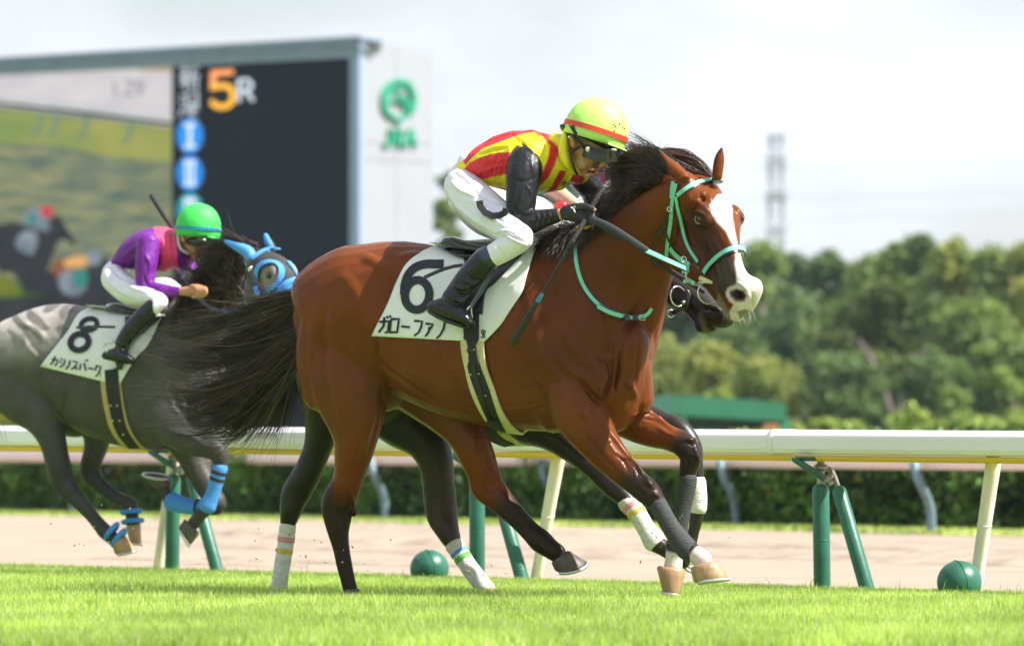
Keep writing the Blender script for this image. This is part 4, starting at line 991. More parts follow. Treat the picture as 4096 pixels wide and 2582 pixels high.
# veins and sinews
S(c5,K5,[(395,330),(420,400),(470,470),(500,560),(560,640)],5,.004);S(c5,K5,[(290,330),(330,420),(400,520)],5,.003);S(c5,K5,[(640,350),(700,385),(760,390),(840,430)],5,.004);S(c5,K5,[(700,330),(760,370),(850,420)],5,.004);S(c5,K5,[(620,470),(660,450),(720,440)],5,.003)
S(c5,K5,[(610,800),(640,720),(600,640)],6,.004);S(c5,K5,[(560,620),(620,640),(680,720)],9,.006);S(c5,K5,[(880,540),(930,530),(985,560)],8,-.005);S(c5,K5,[(960,600),(1010,620)],8,.006)
S(c4,K4,[(1290,430),(1310,520),(1290,600),(1320,660)],5,.004);S(c4,K4,[(1350,560),(1360,650),(1400,720)],6,.004);S(c4,K4,[(1500,900),(1600,1010),(1680,1080)],7,.005);S(c4,K4,[(1450,850),(1540,960),(1620,1060)],6,-.005)
S(c4,K4,[(520,620),(560,720),(580,820)],8,.004);S(c4,K4,[(640,500),(620,620),(600,720)],8,-.004);S(cD,KD,[(1080,900),(1140,940),(1220,960),(1300,940)],5,.0035);S(cD,KD,[(1250,890),(1290,900),(1340,870)],5,.003)
S(cD,KD,[(1340,700),(1370,760),(1390,820)],6,-.004);S(cD,KD,[(1410,700),(1430,780),(1440,860)],8,-.005);S(cD,KD,[(1460,760),(1470,840),(1465,900)],8,.006);S(cD,KD,[(1500,780),(1498,860),(1490,920)],6,-.006)
S(cD,KD,[(930,610),(960,600),(1000,596)],12,.005);S(cD,KD,[(800,640),(840,700),(850,780)],24,.006);S(cD,KD,[(860,740),(880,800),(880,860)],20,.006);S(cD,KD,[(820,800),(830,900),(850,980)],20,-.005)
S(cH,KH,[(520,640),(560,720),(600,800)],9,.004);S(cH,KH,[(300,760),(360,840),(420,920)],8,.003);S(cH,KH,[(440,900),(500,960),(520,1050)],10,.004);S(cH,KH,[(480,420),(500,480)],14,.006);S(cH,KH,[(600,880),(640,960),(660,1040)],9,.004)
st=[(q_[0],q_[1],q_[2]*1.5) for q_ in st]
A1=organic(A1,Q1,.0011,30,3)
A1=sculpt(A1,Q1,st,dlim=None)
p=proj(A1); col=np.tile(np.array(BAY),(len(A1),1))
z=A1[:,2]
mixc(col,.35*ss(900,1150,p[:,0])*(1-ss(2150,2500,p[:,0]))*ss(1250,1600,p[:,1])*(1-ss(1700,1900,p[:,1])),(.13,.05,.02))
mixc(col,.55*ss(1850,2250,p[:,0])*(1-ss(2500,2650,p[:,0]))*(1-ss(1450,1650,p[:,1])),(.085,.024,.008))  # shade on shoulder and neck put into the coat colour
legpaint(A1,col,H1,c4,K4,NH,-.1,5.6,.9,BLK); legpaint(A1,col,H1,c4,K4,FH,.1,7.0,.8,BLK); legpaint(A1,col,H1,c5,K5,NF,-.1,4.2,.8,BLK,hi=1.5); legpaint(A1,col,H1,c5,K5,FF,.1,4.6,.5,BLK,hi=1.5)
hk,_=segdist(p,[c4(415,780),c4(405,870),c4(440,960),c4(470,1050)]); mixc(col,(1-ss(30,62,hk))*(A1[:,1]<25.75),BLK)
legpaint(A1,col,H1,c5,K5,NF,-.1,10.85,.12,WHT,hi=1.6); legpaint(A1,col,H1,c5,K5,FF,.1,12.4,.15,WHT,hi=1.5)
# dark mane base and face markings
hd=p[:,0]>2560
def pm(poly,soft): return polymask(p,[cH(*q_) for q_ in poly],soft)
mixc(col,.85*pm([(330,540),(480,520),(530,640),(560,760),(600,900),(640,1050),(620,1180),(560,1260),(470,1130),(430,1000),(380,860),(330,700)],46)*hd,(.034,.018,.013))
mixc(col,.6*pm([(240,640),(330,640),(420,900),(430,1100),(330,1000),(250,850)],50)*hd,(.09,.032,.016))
mixc(col,pm([(553,432),(600,427),(640,470),(664,540),(665,620),(680,700),(703,800),(720,850),(750,920),(780,1000),(800,1030),(960,1030),(960,1300),(850,1330),(810,1380),(700,1400),(650,1380),(640,1320),(672,1270),(640,1240),(612,1190),(625,1140),(690,1110),(690,1040),(672,960),(696,900),(684,860),(658,800),(612,710),(545,645),(508,580),(490,510)],3.5)*hd,WHT)
mixc(col,.92*pm([(540,960),(600,900),(660,890),(684,960),(694,1040),(690,1105),(640,1128),(605,1165),(560,1170)],7)*hd,(.05,.034,.03))
mixc(col,.55*pm([(640,1190),(700,1145),(770,1190),(760,1250),(690,1250)],5)*hd,(.30,.13,.11)); mixc(col,1.*pm([(640,1170),(690,1145),(750,1160),(772,1205),(745,1240),(690,1238),(655,1210)],7)*hd,(.035,.016,.015))
mixc(col,.85*pm([(700,1320),(760,1300),(820,1320),(790,1370),(720,1372)],5)*hd,(.13,.13,.10))
mixc(col,.7*pm([(560,1180),(600,1250),(640,1340),(640,1400),(570,1350),(545,1250)],6)*hd,(.22,.22,.13))
mixc(col,.9*pm([(85,60),(105,70),(165,180),(190,300),(140,280),(85,160)],5),(.018,.013,.012)); mixc(col,.95*pm([(520,240),(515,180),(545,100),(580,60),(600,62),(592,112),(560,110),(540,170)],4),(.018,.013,.012))
mixc(col,.8*pm([(400,440),(430,420),(450,450),(440,500),(415,490)],8),(.14,.045,.018))
bay=thing('bay_horse',(1.*H1.pt(1900,2200).x,25.5,0),'glossy bay racehorse with a broad white blaze galloping in front','horse','racehorses on the turf')
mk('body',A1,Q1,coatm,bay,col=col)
B1=bvh_of(A1,Q1)
def eye(root,x,y,rpx,bv,off=0.,name='eye'):
    h,n=hit(bv,x,y); r=rpx*h.y/F; c=h-n*(r*.62)+n*off
    o=mk(name,*ell(c,(r,r,r),nu=20,nv=14),eyem,root)
    mk('eyelid_rim',*ring3(h+n*.001,n+Vector((0,-.5,0)),r*.93,r*.13,24,6),eyew,o); return o
eye(bay,*cH(409,620),19,B1); 
h,n=hit(B1,*cH(742,615)); 
if h is not None: mk('eye',*ell(h-n*.012,(.018,.018,.018)),eyem,bay)
dH=lambda x,la:H1.dep(x,la)
# hooves
hoof(bay,c5(962,1252),c5(1112,1222),c5(978,1345),c5(1182,1322),H1.dep(2850,-.15),.066,mi0=-6,mi1=-4)
hoof(bay,c5(925,1262),c5(765,1245),c5(900,1408),c5(795,1392),H1.dep(2690,.13),.062,shoe=True,mi1=6)
hoof(bay,c4(1745,1222),c4(1838,1155),c4(1765,1270),c4(1948,1232),H1.dep(2300,.13),.060,m=hoofd,mi1=22)
hoof(bay,c4(548,1385),c4(628,1375),c4(545,1455),c4(665,1455),H1.dep(1400,-.13),.056,m=hoofd,shoe=False)
wrap(bay,H1,c5,K5,[(762,880,50),(795,938,49),(830,1000,49),(868,1058,52),(905,1110,58),(938,1150,60),(962,1178,52)],-.15,bandk,1.08,ratio=.92)
wrap(bay,H1,c5,K5,[(943,738,50),(937,790,49),(922,860,49),(906,930,50),(892,1010,50),(882,1080,54),(874,1140,57)],.13,bandk,1.06,ratio=.92)
# tail
def gd(c,H,pts,lat): return [tuple(H.pt(*c(q_[0],q_[1]),q_[2] if len(q_)>2 else lat)) for q_ in pts]
tg=[[(752,692),(700,690),(640,700),(560,728),(470,752),(372,764)],[(748,705),(680,715),(620,745),(500,785),(410,800),(355,800)],[(745,720),(680,750),(610,795),(520,850),(440,862),(372,850)],[(740,740),(680,790),(610,850),(520,905),(440,915),(380,905)],[(735,765),(680,815),(620,880),(550,935),(480,965),(410,952)],[(732,790),(690,840),(640,890),(570,960),(510,1005),(420,985)],[(728,810),(700,850),(660,900),(600,960),(540,1010),(470,1028)]]
guides=[gd(cD,H1,g_,.0+.05*math.sin(i)) for i,g_ in enumerate(tg)]
V,Fq=hair(guides,2100,.0016,4,jit=.013,seg=16,tipjit=4.,clumps=64,power=.75); mk('tail',V,Fq,hairm,bay)
V,Fq=hair([gd(cD,H1,[(748,700),(715,686),(680,692),(650,684),(610,690)],0),gd(cD,H1,[(745,700),(690,700),(640,704),(590,722),(540,712)],0)],90,.0014,5,jit=.012,seg=12,tipjit=3,clumps=14); mk('tail_wisps',V,Fq,hairm,bay)
V,Fq=hair(guides,170,.0015,44,jit=.03,seg=18,tipjit=3.5); mk('tail_highlights',V,Fq,mat('hair_tan',(.16,.10,.075),.4),bay)
mk('dock',*TD(H1,[(760,705,20,.05,.03),(738,725,24,.05,.03),(715,750,24,.05,.03),(690,780,16,.05,.02)]),hairm,bay)
# mane: roots along the crest, blown up and back
mg=[[(200,870),(140,850),(95,865),(60,895)],[(330,825),(250,800),(170,805),(95,835)],[(420,780),(350,755),(280,775),(215,800)],[(480,735),(410,715),(360,735),(320,760)],[(560,665),(485,630),(430,645),(395,675)],[(640,600),(545,555),(475,550),(420,575)],[(720,535),(610,480),(520,468),(440,490)],[(775,480),(650,415),(550,392),(470,425)],[(800,440),(690,370),(610,348),(545,365)],[(820,410),(740,350),(670,340),(600,345)]]
gm=[]
for g_ in mg:
    lt=(-.05,-.06,.08,.2); gm.append([tuple(P(*c1(*q_),H1.dep(c1(*q_)[0],l_)-.03)) for q_,l_ in zip(g_,lt)])
V,Fq=hair(gm,2900,.0017,6,jit=.0095,seg=13,tipjit=3.2,clumps=110,power=.85); mk('mane',V,Fq,hairm,bay)
gm=[]
for a_,b_,c_ in [((1300,556),(1270,566),(1262,590)),((1345,548),(1310,570),(1290,610)),((1400,520),(1370,560),(1350,600)),((1440,498),(1420,520),(1400,548)),((1490,462),(1460,480),(1436,505)),((1530,436),(1500,450),(1475,475)),((1565,418),(1530,430),(1500,452))]:
    pa=[]
    for i,q_ in enumerate((a_,b_,c_)):
        h,n=hit(B1,*cD(*q_)); 
        pa.append(tuple((h+n*.012) if h is not None else H1.pt(*cD(*q_),-.08)))
    gm.append(pa)
V,Fq=hair(gm,1500,.0024,8,jit=.014,seg=8,tipjit=1.5); mk('mane_base',V,Fq,hairm,bay)
gf=[[(140,250),(60,200),(120,120),(200,100)],[(80,180),(120,120),(200,100),(330,120),(430,190),(505,300)],[(60,230),(130,150),(220,130),(340,160),(430,220),(503,305)],[(110,200),(190,160),(280,190),(370,240),(440,270),(500,306)],[(180,190),(260,220),(340,250),(400,275),(450,290),(500,308)]]
gm=[]
for k,g_ in enumerate(gf[1:]):
    pa=[]
    for q_ in g_:
        h,n=hit(B1,*cH(*q_)); pa.append(tuple(P(*cH(*q_),25.04)))
    gm.append(pa)
V,Fq=hair(gm,900,.0020,9,jit=.010,seg=12,tipjit=.5,fly=0); mk('forelock',V,Fq,hairbr,bay)
mk('forelock_core',*tube3([(P(*cH(x,y),25.08),r*KH*25/F,.04) for x,y,r in ((90,200,50),(180,165,52),(280,190,55),(370,225,48),(440,262,32),(495,300,8))]),hairbr,bay)
# whiskers
wk=MB()
rr=random.Random(4)
for k in range(26):
    x,y=cH(rr.uniform(600,840),rr.uniform(1290,1400)); h,n=hit(B1,x,y)
    if h is None: continue
    e=h+n*.02+Vector((rr.uniform(-.03,.03),-.01,-rr.uniform(.02,.05))); wk.add(wire([h,(h+e)/2+n*.005,e],.0006,3,2))
o=wk.mk('whiskers',mat('whisker',(.5,.42,.33),.5),bay); o['kind']='stuff'
# ================================================================== tack on the bay
def patch(name,bvh,Lc,Rc,off,nu,nv,m,parent,H=None,mirror=False,solid=.006,wrinkle=0,fallback=.02):
    L=smoothpath(Lc,8);R=smoothpath(Rc,8)
    il=np.linspace(0,len(L)-1,nv); ir=np.linspace(0,len(R)-1,nv)
    L=np.array([L[int(i)]*(1-i%1)+L[min(int(i)+1,len(L)-1)]*(i%1) for i in il]); R=np.array([R[int(i)]*(1-i%1)+R[min(int(i)+1,len(R)-1)]*(i%1) for i in ir])
    D=np.full((nv,nu),np.nan)
    X=np.zeros((nv,nu));Y=np.zeros((nv,nu)); NN=np.zeros((nv,nu,3))
    for i in range(nv):
        for j in range(nu):
            x,y=L[i]+(R[i]-L[i])*j/(nu-1); X[i,j],Y[i,j]=x,y
            h,n=hit(bvh,x,y)
            if h is not None: D[i,j]=h.y; NN[i,j]=n
    for j in range(nu):                                  # rows above the back line bend away over it
        last=None
        for i in range(nv-1,-1,-1):
            if np.isnan(D[i,j]): D[i,j]=(last if last else np.nanmean(D[i]) if not np.all(np.isnan(D[i])) else np.nanmean(D))+fallback; NN[i,j]=(0,-.3,.95)
            last=D[i,j]
    for _ in range(4):                                   # cloth bridges small hollows
        E=D.copy(); E[1:-1,1:-1]=(D[1:-1,1:-1]*2+D[:-2,1:-1]+D[2:,1:-1]+D[1:-1,:-2]+D[1:-1,2:])/6; D=np.minimum(E,D+.002)
    V=[]
    for i in range(nv):
        for j in range(nu):
            p=P(X[i,j],Y[i,j],D[i,j]); wv=wrinkle*(math.sin(X[i,j]*.05+Y[i,j]*.02)*math.sin(Y[i,j]*.017+1)+.8*math.sin(X[i,j]*.022-Y[i,j]*.041+2*math.sin(Y[i,j]*.01))) if wrinkle else 0
            dirv=(Vector((0,0,CH))-p).normalized(); V.append(p+dirv*(off+wv)/max(.45,abs(Vector(NN[i,j]).dot(dirv)) if any(NN[i,j]) else .5))
    Fc=[(i*nu+j,i*nu+j+1,(i+1)*nu+j+1,(i+1)*nu+j) for i in range(nv-1) for j in range(nu-1)]
    if mirror:
        p0=H.pt(H.x0,1500,0); n0=len(V); V2=[v-H.side*(2*(v-p0).dot(H.side)) for v in V]
        V+=V2; Fc+=[tuple(k+n0 for k in reversed(f)) for f in Fc[:]]; Fc+=[(j,n0+j,n0+j+1,j+1) for j in range(nu-1)]
    o=mk(name,V,Fc,m,parent,solid=solid); recalc(o); return o
def bvh_obj(o):
    me=o.data; org=ORG[o.name]; return BVHTree.FromPolygons([v.co+org for v in me.vertices],[tuple(p.vertices) for p in me.polygons])
def mirr(H,path):
    p0=H.pt(H.x0,1500,0); return [(p-H.side*(2*(p-p0).dot(H.side)),n-H.side*(2*n.dot(H.side))) for p,n in path]
def printing(name,bvh,c,segs,m,parent,off=.009,curve=False,step=14):
    """flat lettering laid on a curved cloth; each seg = (points, width), in tracing units"""
    V=[];Fc=[]
    for si,s_ in enumerate(segs):
        pts,wd=s_[0],s_[1]; w2=s_[2] if len(s_)>2 else wd; pts=np.array([c(*q) for q in pts],float); k=np.linalg.norm(np.array(c(1,0))-np.array(c(0,0)))
        pts=smoothpath(pts,6) if (curve and len(pts)>2) else np.array(densify([tuple(q) for q in pts],step)); n=len(pts); rows=[]
        for i in range(n):
            t=pts[min(i+1,n-1)]-pts[max(i-1,0)]; t/=np.linalg.norm(t)+1e-9; q_=np.array([-t[1],t[0]])*(wd+(w2-wd)*i/(n-1))*k/2
            row=[]
            for a in (-1,-.33,.33,1):
                x,y=pts[i]+q_*a; h,nn=hit(bvh,x,y)
                if h is None: h=P(x,y,rows[-1][1].y if rows else 25.)
                row.append(h+(Vector((0,0,CH))-h).normalized()*(off+.0006*si))
            rows.append(row)
        b=len(V); V+=[p for r in rows for p in r]
        Fc+=[(b+i*4+k_,b+i*4+k_+1,b+(i+1)*4+k_+1,b+(i+1)*4+k_) for i in range(n-1) for k_ in range(3)]
    return mk(name,V,Fc,m,parent,smooth=False)
def ang(cx,cy,rx,ry,a0,a1,n=16,rot=0):
    c_,s_=math.cos(rot),math.sin(rot); out=[]
    for i in range(n+1):
        a=math.radians(a0+(a1-a0)*i/n); x=rx*math.cos(a);y=ry*math.sin(a); out.append((cx+x*c_-y*s_,cy+x*s_+y*c_))
    return out
cl=thing('saddle_cloth',tuple(H1.pt(1850,1300,-.25)),'white saddle cloth with a black 6 and black Japanese name, under the bay horse\'s saddle','saddle cloth')
Lc=[c3(*q) for q in [(655,128),(545,152),(455,198),(375,268),(320,370),(250,540),(200,640),(145,748)]]
Rc=[c3(*q) for q in [(1282,88),(1235,200),(1195,330),(1165,440),(1130,500),(1070,590),(1010,680),(905,788)]]
clo=patch('cloth',B1,Lc,Rc,.012,44,40,clothw,cl,H1,True,.006,wrinkle=.0025)
BC=bvh_obj(clo)
printing('printed_number',BC,c3,[(ang(452,470,82,100,0,360,40,.12),56)],printk,cl,curve=True)
printing('printed_number',BC,c3,[([(362,470),(368,400),(392,335),(440,285),(510,262),(580,262),(632,262)],52,62)],printk,cl,curve=True)
# katakana of the name
kw=13
glyphs=[[[(196,652),(262,648),(256,710),(246,726),(232,722)],[(232,620),(226,680),(192,724)],[(250,612),(256,628)],[(268,608),(274,624)]],
 [[(276,634),(266,730)],[(276,634),(330,632),(316,728)],[(266,722),(318,722)]],
 [[(345,682),(404,688)]],
 [[(432,645),(486,648),(478,690),(462,724),(432,746)]],
 [[(508,664),(558,668),(548,692),(532,702)],[(536,686),(530,720),(506,752)]],
 [[(640,652),(630,700),(606,744),(582,764)]]]
for gl in glyphs: printing('printed_character',BC,c3,[(pl,kw+3,kw) for pl in gl],printk,cl)
printing('printed_character',BC,c3,[([(896,706),(890,706),(888,728)],7),([(888,728),(900,738),(892,758),(880,756)],7)],printk,cl)
printing('printed_character',BC,c3,[([(902,706),(896,762)],7),([(902,708),(914,714),(908,732),(899,732)],7),([(904,732),(910,762)],7)],printk,cl)
grime=mat('grass_stain',(.42,.42,.30),.9,noise=.2,nscale=30)
# girth
gi=thing('girth',tuple(H1.pt(2000,1500,-.3)),'black webbing girth with cream fleece edges strapped round the bay horse\'s belly','girth')
pf=surfpath(B1,[c3(*q) for q in [(828,770),(835,860),(862,1000),(905,1130),(955,1250),(1025,1350),(1090,1392)]],.007,step=8)
def both(name,path,w,th,m,parent,w2=None,mirror=True,H=H1,**k):
    b=MB(); b.add(ribbon(path,w,th,w2)); o=b.mk(name,m,parent,smooth=False); recalc(o)
    return o
loop=pf+list(reversed(mirr(H1,pf)))
both('fleece_pad',loop,.118,.012,fleece,gi)
top=surfpath(BC,[c3(*q) for q in [(828,440),(826,520),(822,620),(824,760)]],.010,step=8)
pw=surfpath(B1,[c3(*q) for q in [(818,790),(830,880),(862,1000),(902,1120),(945,1230),(990,1330),(1015,1368)]],.016,step=8)
both('webbing',top+pw,.086,.005,webb,gi,.062)
both('buckle_strap',surfpath(B1,[c3(*q) for q in [(848,945),(868,1040),(900,1160),(940,1270),(990,1345)]],.021),.020,.004,blkl,gi)
for x,y,w_ in ((822,842,62),(852,998,62),(896,1142,60)):
    q=[c3(x-w_*.5,y+5),c3(x,y+1),c3(x+w_*.5,y-3)]; pth=surfpath(B1,q,.023); o=both('keeper',pth,.014,.004,blkl,gi)
    for e_ in (pth[0],pth[-1]): mk('stud',*ell(e_[0]+e_[1]*.003,(.005,.005,.005),nu=10,nv=6),brass,o)
q=surfpath(B1,[c3(950,1290),c3(1010,1330)],.026); both('buckle',q,.05,.012,blkl,gi)
# saddle
sa=thing('racing_saddle',tuple(H1.pt(1900,1000,0)),'small glossy black racing saddle with stirrup under the jockey in red and yellow','saddle')
mk('seat',*T(H1,c3,K3,[(668,132,36,0,.10),(720,136,50,0,.16),(800,158,50,0,.17),(900,170,44,0,.15),(1000,165,42,0,.14),(1120,135,40,0,.13),(1190,110,26,0,.09)],sq=.9),mat('saddle_patent',(.016,.018,.022),.16,coat=.6),sa)
sadl=mat('saddle_flap',(.016,.016,.018),.3,spec=.6,bump=.1,bscale=80)
mk('seat_welt',*T(H1,c3,K3,[(655,172,10,-.06,.02),(700,190,12,-.12,.02),(760,205,12,-.15,.02),(850,212,12,-.16,.02)]),sadl,sa)
patch('flap',BC,[c3(*q) for q in [(760,195),(780,300),(790,420),(800,520),(790,600)]],[c3(*q) for q in [(1215,140),(1110,250),(985,380),(915,450),(893,600)]],.012,16,18,sadl,sa,H1,True,.005)
BC2=BC
p_=surfpath(BC,[c3(1000,290),c3(1040,262),c3(1100,222)],.024); o=both('flap_badge',p_,.018,.002,mat('badge_gold',(.55,.33,.16),.6,noise=.5,nscale=60),sa)
# flying strap
d0=H1.dep(1800,-.33)
def fr(pts,d): return [(P(*c3(x,y),d+(e[0] if e else 0)),Vector((0,-.95,.3)).normalized()) for x,y,*e in pts]
both('loose_strap',fr([(500,355),(530,340),(580,318),(640,295),(700,278),(765,270)],d0),.018,.004,blkl,sa,.016)
sl_=mat('stirrup_leather',(.10,.10,.10),.45)
both('stirrup_leather',fr([(935,330),(905,390),(870,455),(835,510),(812,545)],H1.dep(1900,-.38)),.011,.004,sl_,sa)
both('stirrup_leather',fr([(952,330),(922,395),(885,460),(842,520),(818,560)],H1.dep(1900,-.37)),.011,.004,sl_,sa)
dS=H1.dep(1850,-.40)
b=MB(); b.add(wire([P(*c3(x,y),dS) for x,y in ((818,545),(795,560),(772,600),(740,610),(722,650))],.006)); b.add(wire([P(*c3(x,y),dS+.05) for x,y in ((818,545),(818,580),(822,630),(800,680))],.006))
o=b.mk('stirrup_iron',steel,sa)
mk('stirrup_tread',*hexa([P(*c3(x,y),dS+e) for x,y,e in ((722,652,-.01),(760,690,-.01),(768,680,.07),(745,640,.07))],[P(*c3(x,y),dS+e) for x,y,e in ((735,612,-.01),(775,625,-.01),(780,622,.07),(755,608,.07))]),sadl,sa,smooth=False)
# bridle
br=thing('bridle',tuple(P(*cH(400,500),24.9)),'mint green racing bridle with black piping on the bay horse\'s head','bridle')
def st_(name,pts,w,off=.007,edge=blkl,m=mint,parent=br,c=cH,bv=B1,curve=True): return strap(name,bv,[c(*q) for q in pts],w,m,parent,off=off,edge=edge,th=.004,curve=curve)
st_('browband',[(245,440),(300,395),(360,358),(430,335),(500,325),(545,327),(572,335)],.019)
st_('cheekpiece',[(238,445),(252,540),(280,660),(310,770),(350,860),(410,945)],.014,off=.008)
st_('throatlash',[(236,350),(222,420),(205,520),(195,640),(172,760),(158,900)],.017,off=.006)
st_('headpiece',[(216,335),(208,400),(206,460)],.016)
st_('noseband',[(455,1030),(490,975),(550,915),(620,865),(690,840),(735,846),(748,870)],.024,off=.010)
st_('noseband_pad',[(570,915),(640,880),(700,862),(742,868),(752,900)],.014,off=.006,edge=None,m=blkl)
st_('buckle_strap',[(190,560),(165,600),(150,650),(165,740),(200,820)],.010,edge=None,m=blkl,off=.010)
st_('buckle_strap_tail',[(160,640),(130,690),(70,750)],.016,edge=None,m=blkl,off=.014)
st_('lip_strap',[(200,840),(240,890),(290,930),(350,965)],.022,off=.010)
dB=24.62
def HP(x,y,d=dB): return P(*cH(x,y),d)
def ringpx(x,y,rx,d,th=.0042,ax=(.35,-1,.1)): return ring3(HP(x,y,d),ax,rx*KH*d/F,th,32,7)
h,n=hit(B1,*cH(395,1010)); dB=(h.y-.03) if h is not None else dB
mk('bit_ring',*ringpx(368,1040,76,dB,ax=(.8,-1,.1)),steel,br)
mk('bit_ring',*ringpx(470,1180,78,dB-.05,ax=(.5,-1,.1)),steel,br)
mk('bit_mouthpiece',*wire([HP(405,1100,dB-.02),HP(460,1095,dB-.05),HP(530,1108,dB-.07)],.006),steel,br)
mk('bit_guard',*tube3([(HP(425,1068,dB-.02),.012,.012),(HP(470,1085,dB-.05),.010,.010),(HP(528,1108,dB-.07),.005,.005)]),mat('rubber_cream',(.66,.60,.30),.5),br)
both('buckle_loop',[(HP(285,1000,dB-.01),Vector((0,-1,0))),(HP(330,1010,dB-.02),Vector((0,-1,0)))],.034,.008,mint,br)
both('curb_strap',[(HP(290,1090,dB-.01),Vector((0,-1,0))),(HP(340,1088,dB-.015),Vector((0,-1,0))),(HP(375,1105,dB-.015),Vector((0,-1,0)))],.016,.005,mint,br)
mk('small_buckle',*ringpx(295,925,22,dB-.015,.003),steel,br); mk('small_buckle',*ringpx(185,545,18,H1.dep(2680,-.17),.003),steel,br)
# reins
re=thing('reins',tuple(P(*cR(450,1350),24.8)),'black gripped rein with mint end running from the jockey\'s glove to the bit','reins')
def RR(x,y,d): return P(*cH(x,y),d)
rp=[P(*cR(420,1330),24.80),P(*cR(640,1430),24.74),P(*c1(670,900),24.66)]
b=MB(); b.add(tube3([(p,.017,.008) for p in rp],12,5)); b.mk('rubber_grip',mat('rein_rubber',(.03,.032,.036),.7,bump=.5,bscale=200),re)
both('mint_rein',[(P(*c1(668,898),24.66),Vector((.2,-1,.4))),(P(*c1(770,945),24.63),Vector((.2,-1,.4))),(P(*c1(905,1005),dB-.01),Vector((.2,-1,.4)))],.022,.004,mint,re)
both('rein_piping',[(P(*c1(668,898),24.665),Vector((.2,-1,.4))),(P(*c1(770,945),24.635),Vector((.2,-1,.4))),(P(*c1(895,1002),dB-.005),Vector((.2,-1,.4)))],.033,.003,blkl,re)
mk('far_rein',*tube3([(P(*cR(470,1380),25.0),.010,.008),(P(*c1(760,990),25.0),.009,.008),(P(*c1(985,1130),24.9),.008,.008)],8,4),mat('rein_rubber',(.03,.032,.036)),re)
# neck strap
nk=thing('neck_strap',tuple(H1.pt(2500,1200,-.2)),'mint green neck strap buckled round the base of the bay horse\'s neck','strap')
st_('strap',[(292,830),(282,900),(287,980),(305,1050),(345,1130),(400,1195),(470,1235),(550,1262),(620,1270),(670,1250),(694,1215)],.017,parent=nk,c=c1,off=.009)
st_('strap_tail',[(400,1212),(460,1240),(530,1262)],.019,parent=nk,c=c1,off=.016)
st_('keeper',[(548,1250),(552,1282)],.03,parent=nk,c=c1,off=.018,edge=None,m=blkl,curve=False); st_('keeper',[(612,1254),(614,1286)],.022,parent=nk,c=c1,off=.018,edge=None,m=blkl,curve=False)
h,n=hit(B1,*c1(645,1268)); mk('buckle',*ring3(h+n*.018,n,.017,.0028,4,5),steel,nk)
# ================================================================== dark horse hidden behind the bay
def shell(name,A,Q,N,mask,off,m,parent,col=None,solid=0):
    fm=mask[Q].all(axis=1); q=Q[fm]; lab=np.arange(len(A))
    for _ in range(400):                                 # keep the largest connected piece only
        mn=lab[q].min(1); new=lab.copy()
        for k in range(4): np.minimum.at(new,q[:,k],mn)
        if (new==lab).all(): break
        lab=new[new]
    ql=lab[q[:,0]]; u_,c_=np.unique(ql,return_counts=True); q=q[ql==u_[c_.argmax()]]; ids=np.unique(q); mp_=-np.ones(len(A),int); mp_[ids]=np.arange(len(ids))
    return mk(name,A[ids]+N[ids]*off,mp_[q],m,parent,col=None if col is None else col[ids],solid=solid)
H2=frame(1900,26.35,26)
sec2=[(1130+(x-1130)*.965-4,a+42,b+34,rd*.97) for x,a,b,rd in sec]
torso2=[(x,(a+b)/2,(b-a)/2,0,rd) for x,a,b,rd in sec2]
H2A=[(480,60,230,-.1,.15),(470,230,200,-.12,.14),(440,380,140,-.13,.11),(410,500,96,-.13,.085),(375,610,82,-.13),(318,735,84,-.13),(262,835,84,-.13,.05),(235,930,66,-.13),(218,1020,44,-.13),(206,1120,42,-.13),(190,1220,42,-.13),(176,1310,42,-.13),(165,1400,42,-.13)]
H2B=[(760,250,220,.1,.15),(880,390,180,.12,.13),(1010,510,135,.13,.10),(1070,630,108,.13,.08),(1088,750,96,.13,.065),(1098,860,96,.13,.055),(1112,960,92,.13,.05),(1145,1050,70,.13),(1182,1125,50,.13),(1225,1190,44,.13),(1275,1265,46,.13),(1325,1330,46,.13),(1370,1385,46,.13)]
H2C=[(40,420,140,-.12,.11),(150,490,95,-.13,.08),(280,590,68,-.13,.06),(400,690,60,-.13),(500,785,64,-.13),(575,850,56,-.13),(640,930,48,-.13),(700,1030,48,-.13),(748,1105,58,-.13),(800,1145,46,-.13),(860,1185,44,-.13),(915,1220,52,-.13)]
H2D=[(420,320,130,.12,.11),(640,370,95,.13,.08),(790,425,78,.13),(895,470,72,.13),(965,560,62,.13),(985,660,46,.13),(995,760,46,.13),(1002,850,46,.13),(1000,915,46,.13),(985,1000,38,.13),(965,1090,36,.13),(950,1140,44,.13)]
neck2=[(1330,800,150,0,.18),(1400,730,115,0,.13),(1460,680,90,-.02,.11),(1510,645,72,-.04,.095),(1545,620,60,-.05,.085)]
HRG=Matrix([[0.4996,0.8551,0.1386],[-0.7445,0.5057,-0.4359],[-0.4429,0.1146,0.8892]])
head2=dict(R=HRG,o=P(2612,1005,25.95),s=1.13,sig=.14,marks=[((.585,-.065,-.08),cH(500,1315)),((.645,0,-.13),cH(612,1400)),((.62,0,-.16),cH(600,1440)),((.58,0,-.205),cH(430,1478)),((.44,-.02,-.185),cH(370,1390)),((.30,-.04,-.205),cH(250,1300)),((.13,-.07,-.265),cH(60,1130))])
parts=[TD(H2,torso2,seg=24,sq=.92),TD(H2,neck2,seg=20),T(H2,c4,K4,H2A),T(H2,c4,K4,H2B),T(H2,c5,K5,H2C),T(H2,c5,K5,H2D)]
A2,Q2,W2=build_body(H2,parts,.010,head2)
st=[];S(cH,KH,[(440,1290),(500,1300),(550,1330)],30,-.03); S(cH,KH,[(410,1330),(440,1400),(480,1470)],8,-.012)
